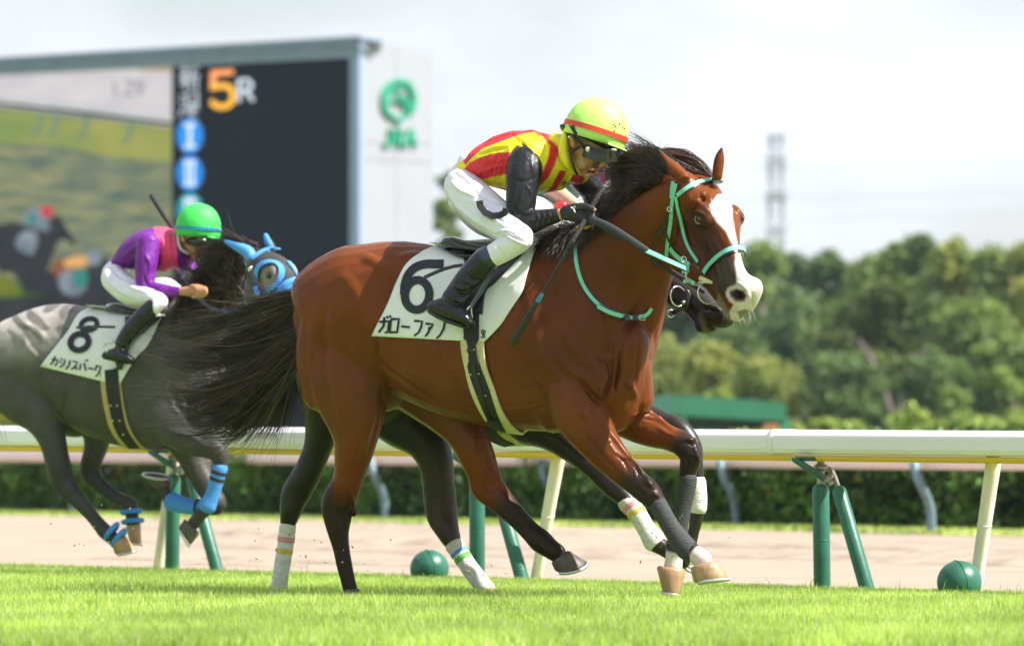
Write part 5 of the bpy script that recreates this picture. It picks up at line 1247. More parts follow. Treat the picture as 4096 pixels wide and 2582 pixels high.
S(c4,K4,[(1080,860),(1110,960),(1150,1040)],16,.008);S(c4,K4,[(1040,900),(1070,1000)],16,-.006);S(c4,K4,[(1080,735),(1170,738)],4,.003);S(c4,K4,[(250,820),(300,900)],16,.006)
A2=sculpt(organic(A2,Q2,.0014,30,4),Q2,st)
DK=(.020,.014,.011); col=np.tile(np.array(DK),(len(A2),1)); p=proj(A2)
mixc(col,.8*polymask(p,[cH(*q) for q in [(400,1330),(430,1330),(480,1450),(500,1480),(440,1480)]],6),(.20,.19,.11)); 
d_,t_=legdist(A2,H2,c4,K4,H2B,.13); mixc(col,.6*ss(2.,4,t_)*(1-ss(8,9,t_))*(1-ss(1.2,1.4,d_)),(.055,.032,.024))
darkcoat=mat('coat_dark',rough=.38,relief=(.25,14),attr=True,noise=.15,nscale=6,bump=.1,bscale=200,spec=.4,bdist=.002)
dkh=thing('dark_horse',tuple(P(1900,2200,26.3)),'almost black racehorse running hidden behind the bay, white taped legs showing','horse','racehorses on the turf')
mk('body',A2,Q2,darkcoat,dkh,col=col); B2=bvh_of(A2,Q2)
for c,K,nd,lat in ((c4,K4,H2A[8:],-.13),(c4,K4,H2B[8:],.13),(c5,K5,[(590,880,50)]+H2C[6:9],-.13),(c5,K5,H2D[6:9],.13)):
    wrap(dkh,H2,c,K,nd,lat,bandw,1.13,ratio=.95)
def band(H,c,K,nd,lat,t0,t1,m,grow=1.2,root=None,name='tape_band'):
    A=np.array([[n[0],n[1],n[2]] for n in nd],float)
    def at(t): i=min(int(t),len(A)-2); return A[i]+(A[i+1]-A[i])*(t-i)
    nn=[(*at(t0+(t1-t0)*k/3)[:2],at(t0+(t1-t0)*k/3)[2]*grow) for k in range(4)]; out=[]
    for n in nn: x,y=c(n[0],n[1]); p_=H.pt(x,y,lat); r=n[2]*K*p_.y/F; out.append((p_,r,r*.95))
    v,f=tube3(out,18,2,cap=False); return mk(name,v,f,m,root)
band(H2,c4,K4,H2A,-.13,8.55,8.85,pinkt,1.20,dkh);band(H2,c4,K4,H2A,-.13,9.25,9.5,yelt,1.20,dkh)
band(H2,c4,K4,H2B,.13,8.55,8.8,blut,1.20,dkh);band(H2,c4,K4,H2B,.13,9.0,9.3,grnt,1.20,dkh)
band(H2,c5,K5,H2C,-.13,5.55,5.8,pinkt,1.20,dkh);band(H2,c5,K5,H2C,-.13,6.0,6.2,yelt,1.20,dkh)
hoof(dkh,c5(890,1195),c5(945,1240),c5(905,1240),c5(975,1280),H2.dep(2740,-.13)+.1,.055,m=hoofd,mi1=6)
hoof(dkh,c5(985,1130),c5(915,1140),c5(975,1230),c5(900,1225),H2.dep(2750,.13),.055,m=hoofd)
hoof(dkh,c4(130,1390),c4(205,1385),c4(115,1460),c4(235,1455),H2.dep(1120,-.13),.055,m=hoofm,shoe=False)
hoof(dkh,c4(1335,1400),c4(1405,1360),c4(1350,1470),c4(1450,1450),H2.dep(1960,.13),.055,m=hoofm,shoe=False)
tg2=[[(728,800),(690,830),(640,880),(590,950),(540,1000)],[(728,820),(700,860),(660,910),(620,960),(575,1000)],[(725,845),(705,880),(680,920),(650,960),(620,990)]]
V,Fq=hair([gd(cD,H2,g_,0) for g_ in tg2],900,.0024,14,jit=.014,seg=12,tipjit=3,clumps=24); mk('tail',V,Fq,hairm,dkh)
g2=thing('girth_behind',tuple(H2.pt(2100,1700,0)),'cream edged black girth of the dark horse showing below the bay\'s belly','girth')
pf2=surfpath(B2,[cD(*q) for q in [(1130,900),(1150,980),(1175,1020),(1215,1042)]],.008)
both('fleece_pad',pf2+list(reversed(mirr(H2,pf2))),.12,.012,fleece,g2)
pf2=surfpath(B2,[cD(*q) for q in [(1118,900),(1138,985),(1165,1024),(1200,1040)]],.016); both('webbing',pf2,.08,.006,webb,g2)
bd2=thing('black_bridle',tuple(P(*cH(250,1200),25.7)),'black bridle with steel bit rings on the dark horse\'s muzzle','bridle')
h,n=hit(B2,*cH(300,1210)); dd=(h.y-.03) if h is not None else 25.6
mk('bit_ring',*ringpx(250,1205,76,dd,ax=(.8,-1,.1)),steel,bd2); mk('small_ring',*ringpx(195,1335,28,dd,.003),steel,bd2)
mk('bit_stud',*ell(HP(292,1250,dd-.02),(.010,.010,.010)),steel,bd2)
mk('bit_guard',*ell(HP(318,1225,dd+.01),(.024,.012,.048)),blkl,bd2)
both('chin_strap',[(HP(200,1330,dd),Vector((0,-1,0))),(HP(240,1320,dd-.01),Vector((0,-1,0))),(HP(300,1300,dd-.01),Vector((0,-1,0)))],.02,.008,blkl,bd2)
both('cheek_strap',[(HP(150,1030,dd),Vector((0,-1,0))),(HP(175,1100,dd-.02),Vector((0,-1,0))),(HP(215,1180,dd-.02),Vector((0,-1,0)))],.02,.006,blkl,bd2)
mk('buckle',*ringpx(170,1100,22,dd-.03,.003),steel,bd2)

# ================================================================== grey horse, number 8
H3=frame(461,31.6,24)
K3b=KA
sec3=[(-30,1020,1290,.13),(0,945,1400,.19),(80,880,1440,.25),(180,835,1440,.27),(300,790,1430,.28),(400,780,1425,.27),(500,790,1490,.28),(620,808,1585,.29),(740,820,1638,.29),(860,830,1662,.28),(980,820,1675,.26),(1080,850,1675,.24),(1170,960,1640,.20),(1215,1080,1560,.15)]
torso3=[(x,(a+b)/2,(b-a)/2,0,rd) for x,a,b,rd in sec3]
neck3=[(1050,1090,240,0,.2),(1170,930,195,0,.15),(1290,800,150,0,.12),(1395,690,118,-.02,.10),(1480,600,98,-.03,.09),(1540,530,84,-.05,.085)]
N1=[(130,40,230,-.1,.16),(200,160,190,-.12,.14),(270,270,125,-.13,.1),(315,380,90,-.13,.075),(340,480,78,-.13),(365,580,78,-.13),(395,665,72,-.13,.05),(460,740,56,-.13),(525,815,44,-.13),(585,885,42,-.13),(635,945,48,-.13),(680,985,44,-.13),(715,1010,46,-.13)]
N2=[(480,220,190,.1,.15),(580,320,105,.12,.1),(585,420,78,.13),(560,510,66,.13),(548,590,66,.13,.045),(600,660,50,.13),(665,715,42,.13),(735,755,42,.13),(785,780,50,.13),(800,840,42,.13),(805,900,44,.13)]
N3=[(1000,200,170,-.12,.13),(1080,310,140,-.14,.12),(1180,390,105,-.14,.09),(1270,430,80,-.14,.07),(1330,480,64,-.14),(1335,560,42,-.14),(1315,640,38,-.14),(1288,725,38,-.14),(1258,795,48,-.14),(1215,850,40,-.14),(1175,900,42,-.14)]
N4=[(1080,330,140,.12,.12),(1145,450,100,.13,.09),(1200,570,80,.13),(1262,690,70,.13),(1318,785,62,.13),(1255,805,44,.13),(1180,800,42,.13),(1105,785,46,.13),(1045,765,52,.13),(1008,712,38,.13),(985,660,38,.13)]
head3=dict(R=HRG,o=P(*cG(900,400),30.350),s=1.06,sig=.14,marks=[((.195,-.098,-.05),cG(960,625)),((.195,.108,-.04),cG(1235,600)),((.0,-.06,.0),cG(770,450)),((.0,.06,.0),cG(985,370)),((.30,-.07,-.08),cG(1020,800)),((.38,.055,-.045),cG(1260,720)),((.08,.07,-.0),cG(1100,440)),((.13,-.07,-.265),cG(700,900)),((.45,.05,-.06),cG(1320,800))])
ears3=[T(H3,cG,KR,[(770,460,58,None,.04),(740,400,60,None,.038),(640,345,48,None,.03),(560,310,30,None,.018),(500,288,14,None,.01)],-.20),
       T(H3,cG,KR,[(985,370,45,None,.035),(955,310,40,None,.03),(930,260,30,None,.02),(912,215,12,None,.01)],.0)]
parts=[T(H3,cA,KA,torso3,seg=24,sq=.92),T(H3,cA,KA,neck3,seg=20)]+[T(H3,cB,KA,n_) for n_ in (N1,N2,N3,N4)]
parts+=[E_(H3,cA,KA,1200,1480,90,110,-.1,.11)]
A3,Q3,W3=build_body(H3,parts+ears3,.0105,head3)
st=[]
S(cA,KA,[(400,1250),(390,1400),(360,1480)],22,-.014);S(cA,KA,[(230,1080),(270,1170),(330,1260)],30,-.012);S(cA,KA,[(130,900),(220,930),(280,1000)],26,.010);S(cA,KA,[(150,1000),(180,1060),(250,1120)],24,.010)
S(cA,KA,[(1020,1200),(1060,1350),(1120,1460)],30,-.010);S(cB,KA,[(1000,328.900),(1150,370),(1250,430)],24,.012);S(cB,KA,[(1050,440),(1200,470),(1280,490)],14,-.008)
S(cB,KA,[(540,470),(560,520),(540,580)],16,.008);S(cB,KA,[(610,600),(700,700),(770,760)],14,.006);S(cG,KR,[(960,625)],60,-.006);S(cG,KR,[(1240,760),(1290,790)],30,.006)
A3=sculpt(organic(A3,Q3,.0018,26,5),Q3,st)
GR=(.070,.066,.060); col=np.tile(np.array(GR),(len(A3),1)); p=proj(A3); N3n=normals(A3,Q3)
px_,py_=p[:,0],p[:,1]
cr_m=(1-ss(120,330,px_))*(1-ss(1300,1500,py_)); mixc(col,.95*cr_m,(.50,.455,.42))  # naturally lighter rump, paled further for sunlight on its top
mixc(col,.5*(1-ss(330,520,px_))*(1-ss(1230,1330,py_)),(.30,.27,.25))
dap=np.sin(A3[:,0]*31+2*np.sin(A3[:,2]*17))*np.sin(A3[:,2]*29+2*np.sin(A3[:,0]*13)); mixc(col,.75*ss(.0,.4,dap)*(1-ss(200,420,px_))*(1-ss(1300,1460,py_)),(.07,.065,.06))
for nd,lat,t0 in ((N1,-.13,3.2),(N2,.13,2.5),(N3,-.14,2.5),(N4,.13,2.5)): legpaint(A3,col,H3,cB,KA,nd,lat,t0,1.5,(.045,.040,.038),hi=1.5)
mixc(col,.6*polymask(p,[cB(*q) for q in [(510,470),(620,460),(640,520),(620,600),(560,650),(520,600)]],10)*(A3[:,1]>31.9),(.28,.22,.19))  # sunlit front of the far hind leg painted in
mixc(col,.85*polymask(p,[cG(*q) for q in [(900,560),(1000,540),(1060,600),(1030,720),(950,800),(880,740),(860,640)]],14),(.27,.225,.205))
mixc(col,.9*polymask(p,[cG(*q) for q in [(1180,700),(1260,700),(1420,780),(1500,1000),(1300,1000),(1150,800)]],14),(.60,.50,.47))
mixc(col,.9*polymask(p,[cG(*q) for q in [(1170,500),(1260,520),(1270,640),(1220,660)]],8),(.50,.42,.38))
greycoat=mat('coat_grey',rough=.47,relief=(.3,11),attr=True,noise=.22,nscale=9,bump=.1,bscale=150,spec=.3,bdist=.003)
gh=thing('grey_horse',tuple(P(461,2289,31.6)),'dark grey racehorse in a blue trimmed hood following at left','horse','racehorses on the turf')
mk('body',A3,Q3,greycoat,gh,col=col); B3=bvh_of(A3,Q3)
h_,n_=hit(B3,*cG(955,628)); mk('eye',*ell(h_+n_*.002,(.021,.021,.023)),eyem,gh)
for nd,lat,i0,i1 in ((N3,-.14,5,9),(N4,.13,5,9)):
    wrap(gh,H3,cB,KA,nd[i0:i1],lat,bandb,1.16,ratio=.95)
band(H3,cB,KA,N3,-.14,5.25,5.5,blkt,1.22,gh);band(H3,cB,KA,N3,-.14,5.75,6.0,blkt,1.22,gh);band(H3,cB,KA,N4,.13,5.15,5.4,blkt,1.24,gh);band(H3,cB,KA,N4,.13,5.6,5.8,blkt,1.24,gh)
def cuff(pts): return mk('pastern_ring',*wire([P(*cB(x,y),z_) for x,y,z_ in pts],.016,10,4),bandb,gh)
d1=H3.dep(cB(700,0)[0],-.13);d2=H3.dep(cB(800,0)[0],.13)
mk('pastern_ring',*ring3(P(*cB(678,945),d1),(.75,-.1,-.6),.052,.016,20,8),bandb,gh);mk('pastern_ring',*ring3(P(*cB(722,985),d1),(.75,-.1,-.6),.056,.016,20,8),bandb,gh)
mk('pastern_ring',*ring3(P(*cB(798,828),d2),(.1,-.1,-1),.055,.014,20,8),bandb,gh);mk('pastern_ring',*ring3(P(*cB(805,885),d2),(.1,-.1,-1),.058,.014,20,8),bandb,gh)
hoof(gh,cB(682,1028),cB(752,968),cB(700,1085),cB(830,1058),H3.dep(480,-.13),.062,mi1=6)
hoof(gh,cB(765,912),cB(850,895),cB(790,1020),cB(858,1025),H3.dep(530,.13),.058)
hoof(gh,cB(1125,872),cB(1212,955),cB(1083,925),cB(1150,1035),H3.dep(750,-.14),.055,m=hoofd)
hoof(gh,cB(1045,668),cB(945,690),cB(1038,625),cB(868,603),H3.dep(640,.13),.055,m=hoofd,mi1=10)
# hood over the grey's head
hm=polymask(p,[cG(*q) for q in [(760,520),(820,440),(790,328.900),(840,300),(1060,370),(1150,480),(1190,560),(1215,680),(1170,700),(1050,770),(930,830),(860,840),(820,760),(700,700),(660,560)]],1)>.5
hole=inpoly(p,[cG(*q) for q in [(900,545),(1000,535),(1060,600),(1050,700),(960,790),(880,790),(850,700),(855,600)]])
hood=thing('hood',tuple(P(*cG(950,600),30.100)),'charcoal blinker hood edged in sky blue on the grey horse\'s head','hood')
shell('fabric',A3,Q3,N3n,hm&~hole&(A3[:,1]<30.900),.006,mat('hood_fabric',(.030,.029,.027),.6,noise=.1),hood)
blue=mat('trim_blue',(.07,.30,.80),.55,noise=.06); 
for ep in ([(480,270),(700,320),(820,370),(815,440),(770,530),(700,470),(570,390)],[(885,200),(930,205),(1015,370),(950,375),(900,290)]):
    shell('ear_cover',A3,Q3,N3n,(polymask(p,[cG(*q) for q in ep],1)>.5)&(A3[:,1]<31.600),.005,blue,hood)
sb=lambda name,pts,w,off=.012,par=hood,m=blue: strap(name,B3,[cG(*q) for q in pts],w,m,par,off=off,th=.008)
sb('trim',[(790,480),(850,430),(930,385),(1000,375),(1045,390)],.032)
sb('trim',[(820,308.900),(880,328.900),(940,370),(1000,420),(1060,500),(1130,600),(1200,690)],.034)
sb('trim',[(835,700),(835,620),(860,545),(920,515),(1000,515),(1060,550),(1085,610),(1070,690),(1020,750),(945,805)],.034)
sb('trim',[(1140,510),(1180,570),(1225,660)],.026)
sb('trim',[(1060,790),(1120,735),(1190,700),(1240,695),(1262,715)],.042)
sb('trim',[(650,450),(632,520),(640,600),(670,720),(695,830),(715,930)],.024,.010)
sb('trim',[(830,750),(840,800),(870,830)],.03)
gb=thing('blue_bridle',tuple(P(*cG(1100,800),30.000)),'sky blue noseband and rein on the grey horse','bridle')
sb('noseband',[(1030,840),(1100,790),(1180,765),(1250,765),(1310,775)],.032,.02,gb)
sb('noseband',[(1200,800),(1260,775),(1310,785)],.02,.03,gb)
both('rein',[(P(*cG(470,1000),30.5),Vector((0,-1,.2))),(P(*cG(700,985),30.300),Vector((0,-1,.2))),(P(*cG(880,970),30.150),Vector((0,-1,.2)))],.02,.005,blue,gb)
both('rein_grip',[(P(*cG(240,870),30.600),Vector((0,-1,.2))),(P(*cG(350,960),30.550),Vector((0,-1,.2))),(P(*cG(475,1002),30.5),Vector((0,-1,.2)))],.022,.006,blkl,gb)
both('cheek_strap',[(P(*cG(755,570),30.200),Vector((0,-1,.2))),(P(*cG(820,690),30.100),Vector((0,-1,.2))),(P(*cG(950,850),30.000),Vector((0,-1,.2)))],.022,.006,blkl,gb)
mk('buckle',*ell(P(*cG(760,568),30.170),(.012,.006,.018),Matrix.Rotation(.5,3,'Y')),steel,gb)
mk('bit_ring',*ring3(P(*cG(940,975),29.900),(.5,-1,0),.04,.005,24,6),steel,gb)
# mane, tail of the grey
rt=[(1090,850),(1180,760),(1260,680),(1340,600),(1420,530),(1500,470),(1560,440)]
tp=[[(1080,880),(1090,930),(1100,990)],[(1130,760),(1130,820),(1150,900)],[(1180,660),(1165,690),(1180,750)],[(1260,570),(1210,560),(1190,610)],[(1340,490),(1260,475),(1210,510)],[(1420,440),(1340,440),(1270,480)],[(1480,430),(1400,440),(1320,490)]]
gm=[[tuple(H3.pt(*cA(*r_),-.05)),tuple(H3.pt(*cA(*t_[0]),-.16)),tuple(H3.pt(*cA(*t_[1]),-.17)),tuple(H3.pt(*cA(*t_[2]),-.16))] for r_,t_ in zip(rt,tp)]
V,Fq=hair(gm,1700,.0032,31,jit=.014,seg=10,tipjit=2.5,clumps=70); mk('mane',V,Fq,hairm,gh)
gm=[]
for a_,b_,c_ in [((1110,860),(1150,960),(1210,1080)),((1200,760),(1250,860),(1300,960)),((1290,680),(1340,760),(1370,840)),((1380,600),(1420,680),(1440,740)),((1470,520),(1480,580),(1480,640))]:
    gm.append([tuple((h+n*.02) if h is not None else H3.pt(*cA(*q_),-.12)) for q_ in (a_,b_,c_) for h,n in [hit(B3,*cA(*q_))]])
V,Fq=hair(gm,1200,.004,32,jit=.03,seg=8,tipjit=1.4); mk('mane_fall',V,Fq,hairm,gh)
V,Fq=hair([gd(cA,H3,g_,0) for g_ in ([(-50,1060),(-120,1060),(-220,1150),(-320,1300)],[(-50,1100),(-100,1160),(-170,1300),(-240,1500)],[(-40,1150),(-60,1250),(-90,1400),(-130,1600)])],900,.003,33,jit=.02,clumps=30)
mk('tail',V,Fq,mat('hair_grey',(.25,.21,.18),.5,col2=(.08,.07,.06),nscale=3),gh)
# tack of the grey
c8=thing('saddle_cloth',tuple(H3.pt(500,1300,-.3)),'white saddle cloth with a black 8 and Japanese name on the grey horse','saddle cloth')
clo3=patch('cloth',B3,[cA(*q) for q in [(690,795),(600,800),(530,812),(470,850),(410,950),(330,1050),(245,1160)]],[cA(*q) for q in [(990,850),(960,900),(940,950),(890,1040),(830,1100),(790,1160),(722,1275)]],.014,30,28,clothw,c8,H3,True,.008,wrinkle=.0012)
BC3=bvh_obj(clo3)
printing('printed_number',BC3,cA,[(ang(540,905,50,34,0,360,28,-.3),30),(ang(482,1012,56,48,0,360,28,-.4),37)],printk,c8,curve=True,off=.013)
kg=[[[(312,1115),(352,1122),(340,1150),(330,1156)],[(335,1098),(325,1125),(305,1150)]],
 [[(368,1112),(378,1120)],[(362,1130),(372,1138)],[(395,1118),(385,1150),(362,1166)]],
 [[(425,1122),(418,1152),(398,1178)]],
 [[(440,1128),(470,1134),(455,1160),(432,1180)],[(455,1160),(468,1180)]],
 [[(490,1145),(482,1182)],[(510,1138),(520,1185)],[(518,1120),(522,1128)],[(527,1120),(531,1128)]],
 [[(535,1170),(568,1176)]],
 [[(588,1152),(575,1185)],[(588,1158),(610,1162),(600,1200),(580,1222)]]]
for gl in kg: printing('printed_character',BC3,cA,[(pl,10) for pl in gl],printk,c8,off=.013)
g3=thing('girth',tuple(H3.pt(500,1600,-.3)),'black girth with tan fleece edges round the grey horse\'s belly','girth')
pf3=surfpath(B3,[cA(*q) for q in [(672,1180),(680,1300),(700,1420),(730,1530),(790,1620),(830,1650)]],.009,step=10)
both('fleece_pad',pf3+list(reversed(mirr(H3,pf3))),.125,.014,mat('fleece_tan',(.50,.36,.17),.95,noise=.1,bump=.5),g3)
pf3=surfpath(B3,[cA(*q) for q in [(684,1180),(692,1300),(712,1420),(740,1530),(790,1605),(822,1640)]],.020,step=10); both('webbing',pf3,.086,.006,webb,g3,.07)
for x,y in ((680,1392),(720,1392),(694,1478),(735,1478),(716,1556),(756,1556)):
    h,n=hit(B3,*cA(x,y)); mk('stud',*ell(h+n*.026,(.007,.007,.007),nu=8,nv=5),brass,g3)
s3=thing('racing_saddle',tuple(H3.pt(560,1200,0)),'small black racing saddle on the grey horse','saddle')
mk('seat',*T(H3,cA,KA,[(680,805,22,0,.08),(730,815,34,0,.15),(800,830,36,0,.16),(900,840,36,0,.15),(1000,830,30,0,.12)],sq=.9),MATS['saddle_patent'],s3)
patch('flap',BC3,[cA(*q) for q in [(760,860),(750,960),(720,1060),(690,1180)]],[cA(*q) for q in [(980,860),(890,940),(800,1020),(740,1180)]],.016,12,14,MATS['saddle_flap'],s3,H3,True,.006)
fr3=lambda pts,d: [(P(*cA(x,y),d),Vector((0,-.95,.3)).normalized()) for x,y in pts]
both('loose_strap',fr3([(462,925),(540,918),(620,920),(700,922)],H3.dep(350,-.36)),.015,.005,blkl,s3)
b=MB(); b.add(wire([P(*cA(x,y),H3.dep(450,-.42)) for x,y in ((700,1010),(650,1020),(630,1040),(690,1120),(700,1165))],.007)); b.mk('stirrup_iron',steel,s3)
# ================================================================== jockeys
skinm=mat('skin',(.42,.20,.11),.45,attr=True,sub=.08,noise=.06,nscale=40,bump=.1,bscale=200)
silk=lambda n,**k: mat(n,rough=.5,attr=True,bump=.8,bscale=14,bdist=.02,spec=.3,noise=.05,nscale=8,**k)
blacksilk=mat('silk_black',(.017,.017,.020),.38,bump=.5,bscale=14,bdist=.02,spec=.32,noise=.15)
whitecl=mat('breeches_white',(.82,.79,.86),.55,bump=.6,bscale=12,bdist=.02,noise=.03,nscale=10)
patent=mat('boot_patent',(.006,.006,.008),.15,bump=.5,bscale=22,bdist=.02,coat=.15,spec=.45)
glovem=mat('glove_black',(.020,.020,.022),.55,bump=.6,bscale=90,bdist=.004,noise=.2)
def garment(name,tubes,vox,m,root,sc=None,paint=None,base=None,smooth=4,label=None):
    A,Q=remesh(tubes,vox,smooth)
    if sc: A=sculpt(A,Q,sc)
    col=None
    if base is not None:
        col=np.tile(np.array(base),(len(A),1)); p=proj(A)
        if paint: paint(A,p,col)
    o=mk(name,A,Q,m,root,col=col)
    if label: o['label']=label
    return o,A,Q
def grow(n,k): return [(q[0],q[1],q[2]*k)+((q[3],)+((q[4]*k,) if len(q)>4 else ()) if len(q)>3 else ()) for q in n]
# ---- rider of the bay
j1=thing('person',tuple(H1.pt(2000,1100,0)),'jockey in red and yellow striped silks and lime helmet crouching on the bay horse','person','jockeys')
tors=[(262,440,75,0,.125),(340,425,118,0,.15),(430,415,152,0,.17),(540,412,176,0,.185),(640,418,168,0,.19),(720,425,148,0,.17),(790,432,112,0,.13),(840,470,70,.02,.10)]
armU=[(600,420,90,-.10,.08),(560,398,95,-.17,.08),(550,465,100,-.22,.072),(535,560,90,-.25,.062),(528,670,82,-.26,.058),(522,735,76,-.26,.055)]
armF=[(520,745,72,-.26,.055),(585,740,70,-.26,.052),(655,722,52,-.25,.042),(725,706,42,-.24,.036)]
wrist=[(700,708,38,-.24,.03),(750,700,33,-.24,.026),(785,695,34,-.24,.026)]
farU=[(800,420,80,.14,.07),(880,520,72,.20,.06),(925,580,66,.22,.055),(935,650,54,.20,.045)]
farF=[(935,650,50,.20,.045),(905,700,42,.12,.036),(870,705,34,.0,.03)]
pelv=[(262,440,72,0,.12),(225,500,100,0,.155),(215,560,98,0,.16)]
thN=[(205,550,104,-.10,.10),(320,665,114,-.19,.10),(430,750,102,-.26,.09),(525,825,80,-.31,.07)]
shN=[(528,835,74,-.32,.065),(440,890,70,-.34,.06),(350,942,62,-.35,.052)]
thF=[(215,620,92,.12,.10),(330,730,88,.2,.09),(480,760,95,.26,.085),(620,735,92,.28,.075),(720,768,46,.28,.06)]
shF=[(700,770,50,.29,.06),(600,840,56,.32,.055),(500,930,56,.34,.05)]
bootN=[(342,948,76,-.35,.062),(295,995,76,-.36,.06),(235,1062,72,-.37,.055),(190,1125,70,-.38,.055),(155,1175,70,-.39,.052)]
footN=[(50,1212,40,-.39,.04),(108,1218,64,-.39,.048),(178,1246,58,-.40,.047),(232,1288,36,-.40,.04),(255,1305,22,-.40,.03)]
# continuous body under the clothes
faceR=[T(H1,cR,KR,[(440,430,200,None,.088),(425,540,196,None,.088),(398,640,172,None,.082),(385,720,142,None,.076),(372,800,104,None,.062),(358,855,62,None,.045)],-.06),
 T(H1,cR,KR,[(540,650,40,-.10,.02),(556,720,38,-.115,.02),(545,768,34,-.12,.02),(520,790,26,-.115,.018)]),
 E_(H1,cR,KR,440,838,50,22,-.125,.022,25),E_(H1,cR,KR,428,880,38,20,-.12,.020,10),E_(H1,cR,KR,385,890,36,26,-.11,.022),
 E_(H1,cR,KR,330,760,70,80,-.115,.03),E_(H1,cR,KR,232,545,36,78,-.145,.02,-12),
 T(H1,cR,KR,[(180,720,130,0,.07),(260,660,140,-.02,.075)])]
fingers=[]
def hnd(c,K,H,lat,pts,r=.011): 
    return tube3([(P(*c(x,y),H.dep(c(x,y)[0],lat+dl)),r*k,r*k) for x,y,dl,k in pts],10,4)
hand=[T(H1,c2,K1,[(775,695,36,-.24,.026),(820,690,48,-.25,.030),(870,690,52,-.25,.032),(905,695,44,-.25,.030)])]
for k in range(4):
    ox=k*16; hand.append(hnd(c2,K1,H1,-.26,[(880-ox*1.2,672+ox*.3,0,1.25),(918-ox,690+ox*.5,-.035,1.2),(925-ox,728+ox*.3,-.05,1.1),(905-ox,757+ox*.2,-.035,1.0),(890-ox,772-ox*.0,-.01,.9)]))
hand.append(hnd(c2,K1,H1,-.26,[(830,665,-.02,1.3),(885,655,-.05,1.2),(935,675,-.055,1.0)]))
handF=[T(H1,c2,K1,[(880,705,34,.0,.026),(920,700,42,-.02,.03)])]+[hnd(c2,K1,H1,-.02,[(915-9*k,690+9*k,0,1.2),(950-8*k,705+8*k,-.03,1.1),(945-9*k,740+4*k,-.04,1.),(920-8*k,750+4*k,-.02,.9)]) for k in range(4)]
bodyT=faceR+hand+handF+[T(H1,c2,K1,grow(x,.78)) for x in (tors,armU,armF,farU,farF,pelv,thN,shN,thF,shF)]+[T(H1,c2,K1,grow(x,.68)) for x in (bootN,footN)]+[T(H1,c2,K1,wrist)]
A,Q=remesh(bodyT,.0046,3)
st=[]; S(cR,KR,[(400,858),(440,862),(470,848)],10,-.016); S(cR,KR,[(455,800),(500,815)],10,-.006); S(cR,KR,[(215,520),(205,560),(225,590)],12,-.008); S(cR,KR,[(500,740),(470,790),(400,820)],10,-.004); S(cR,KR,[(260,640),(300,780),(350,860)],20,-.004);S(cR,KR,[(560,700),(500,690)],10,-.003)
A=sculpt(A,Q,st); SK=(.52,.26,.14); col=np.tile(np.array(SK),(len(A),1)); p=proj(A)
mixc(col,.8*polymask(p,[cR(*q) for q in [(395,835),(440,825),(475,835),(470,880),(420,898),(398,880)]],4),(.42,.13,.11)); mixc(col,polymask(p,[cR(*q) for q in [(412,850),(440,838),(462,845),(440,872),(418,872)]],3),(.05,.015,.015))
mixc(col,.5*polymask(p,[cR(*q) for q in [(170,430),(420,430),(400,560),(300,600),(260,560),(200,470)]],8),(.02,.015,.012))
mk('body',A,Q,skinm,j1,col=col)
RED=(.72,.035,.05);YEL=(.84,.72,.02)
def pj(A,p,col):
    pm_=lambda c,pl,s=2.2: polymask(p,[c(*q) for q in pl],s)
    mixc(col,pm_(c2,[(205,400),(228,378),(300,306),(380,262),(480,234),(560,229),(600,222),(640,215),(790,228),(760,262),(748,300),(742,350),(715,430),(680,500),(612,565),(600,560),(612,520),(655,450),(682,380),(690,320),(650,275),(600,245),(520,262),(420,298),(320,335),(260,385),(225,430)]),RED)
    mixc(col,pm_(c2,[(215,450),(245,415),(300,388),(370,365),(470,355),(480,470),(400,488),(340,503),(275,503),(240,480)]),RED)
    mixc(col,pm_(c2,[(310,548),(360,556),(410,553),(470,560),(480,600),(400,615),(340,590)]),RED)
    mixc(col,pm_(c2,[(745,455),(785,462),(765,500),(725,560),(660,640),(590,650),(612,618),(655,600),(700,545)]),RED)
    mixc(col,pm_(c2,[(815,480),(885,485),(860,545),(800,610),(720,640),(715,605),(770,570),(795,530)]),RED)
st=[]
for k in range(9): S(c2,K1,[(290+30*k,500+10*k-(k%3)*16),(320+26*k,470-(k%2)*40),(350+24*k,400-(k%3)*30)],9,.006*(1 if k%2 else -1))
for pts,r,a in [([(330,300),(430,262),(520,240)],14,.006),([(300,370),(380,345),(450,335)],12,-.006),([(480,262),(520,290),(560,330)],12,-.008),([(560,240),(620,262),(660,300)],14,.008),([(640,240),(665,300),(660,360)],12,-.008),([(300,470),(380,440),(450,430)],16,.006),([(380,590),(450,560)],12,.006),([(620,600),(700,560),(760,470)],14,-.007),([(700,590),(770,540),(810,490)],12,.006),([(735,300),(745,380),(790,450)],12,-.010),([(430,520),(400,560),(340,560)],12,-.005),([(470,500),(460,560)],14,.008),([(690,340),(670,420),(630,500)],12,.006)]: S(c2,K1,pts,r,a*1.3)
garment('silk_jacket',[T(H1,c2,K1,tors,seg=24),T(H1,c2,K1,[(620,400,128,-.12,.10),(575,375,104,-.165,.08)]),T(H1,c2,K1,[(790,430,100,.08,.09),(850,480,60,.12,.07)])],.0062,silk('silk_jacket'),j1,[(a,b,c_*1.5) for a,b,c_ in st],pj,YEL)
mk('silk_collar',*T(H1,cR,KR,[(150,490,36,-.13,.035),(135,580,48,-.14,.035),(140,680,54,-.14,.035),(165,760,48,-.14,.03),(195,815,28,-.13,.02)]),mat('silk_yellow',YEL,.35,bump=.35,bscale=16,bdist=.02),j1)
mk('collar_neck',*T(H1,cR,KR,[(90,560,96,-.02,.075),(190,630,105,-.04,.07)]),MATS['silk_yellow'],j1)
st=[]
for k in range(7): S(c2,K1,[(600+k*16,690-k*2),(612+k*16,740-k*3),(604+k*16,780-k*5)],6,.0045*(1 if k%2 else -1))
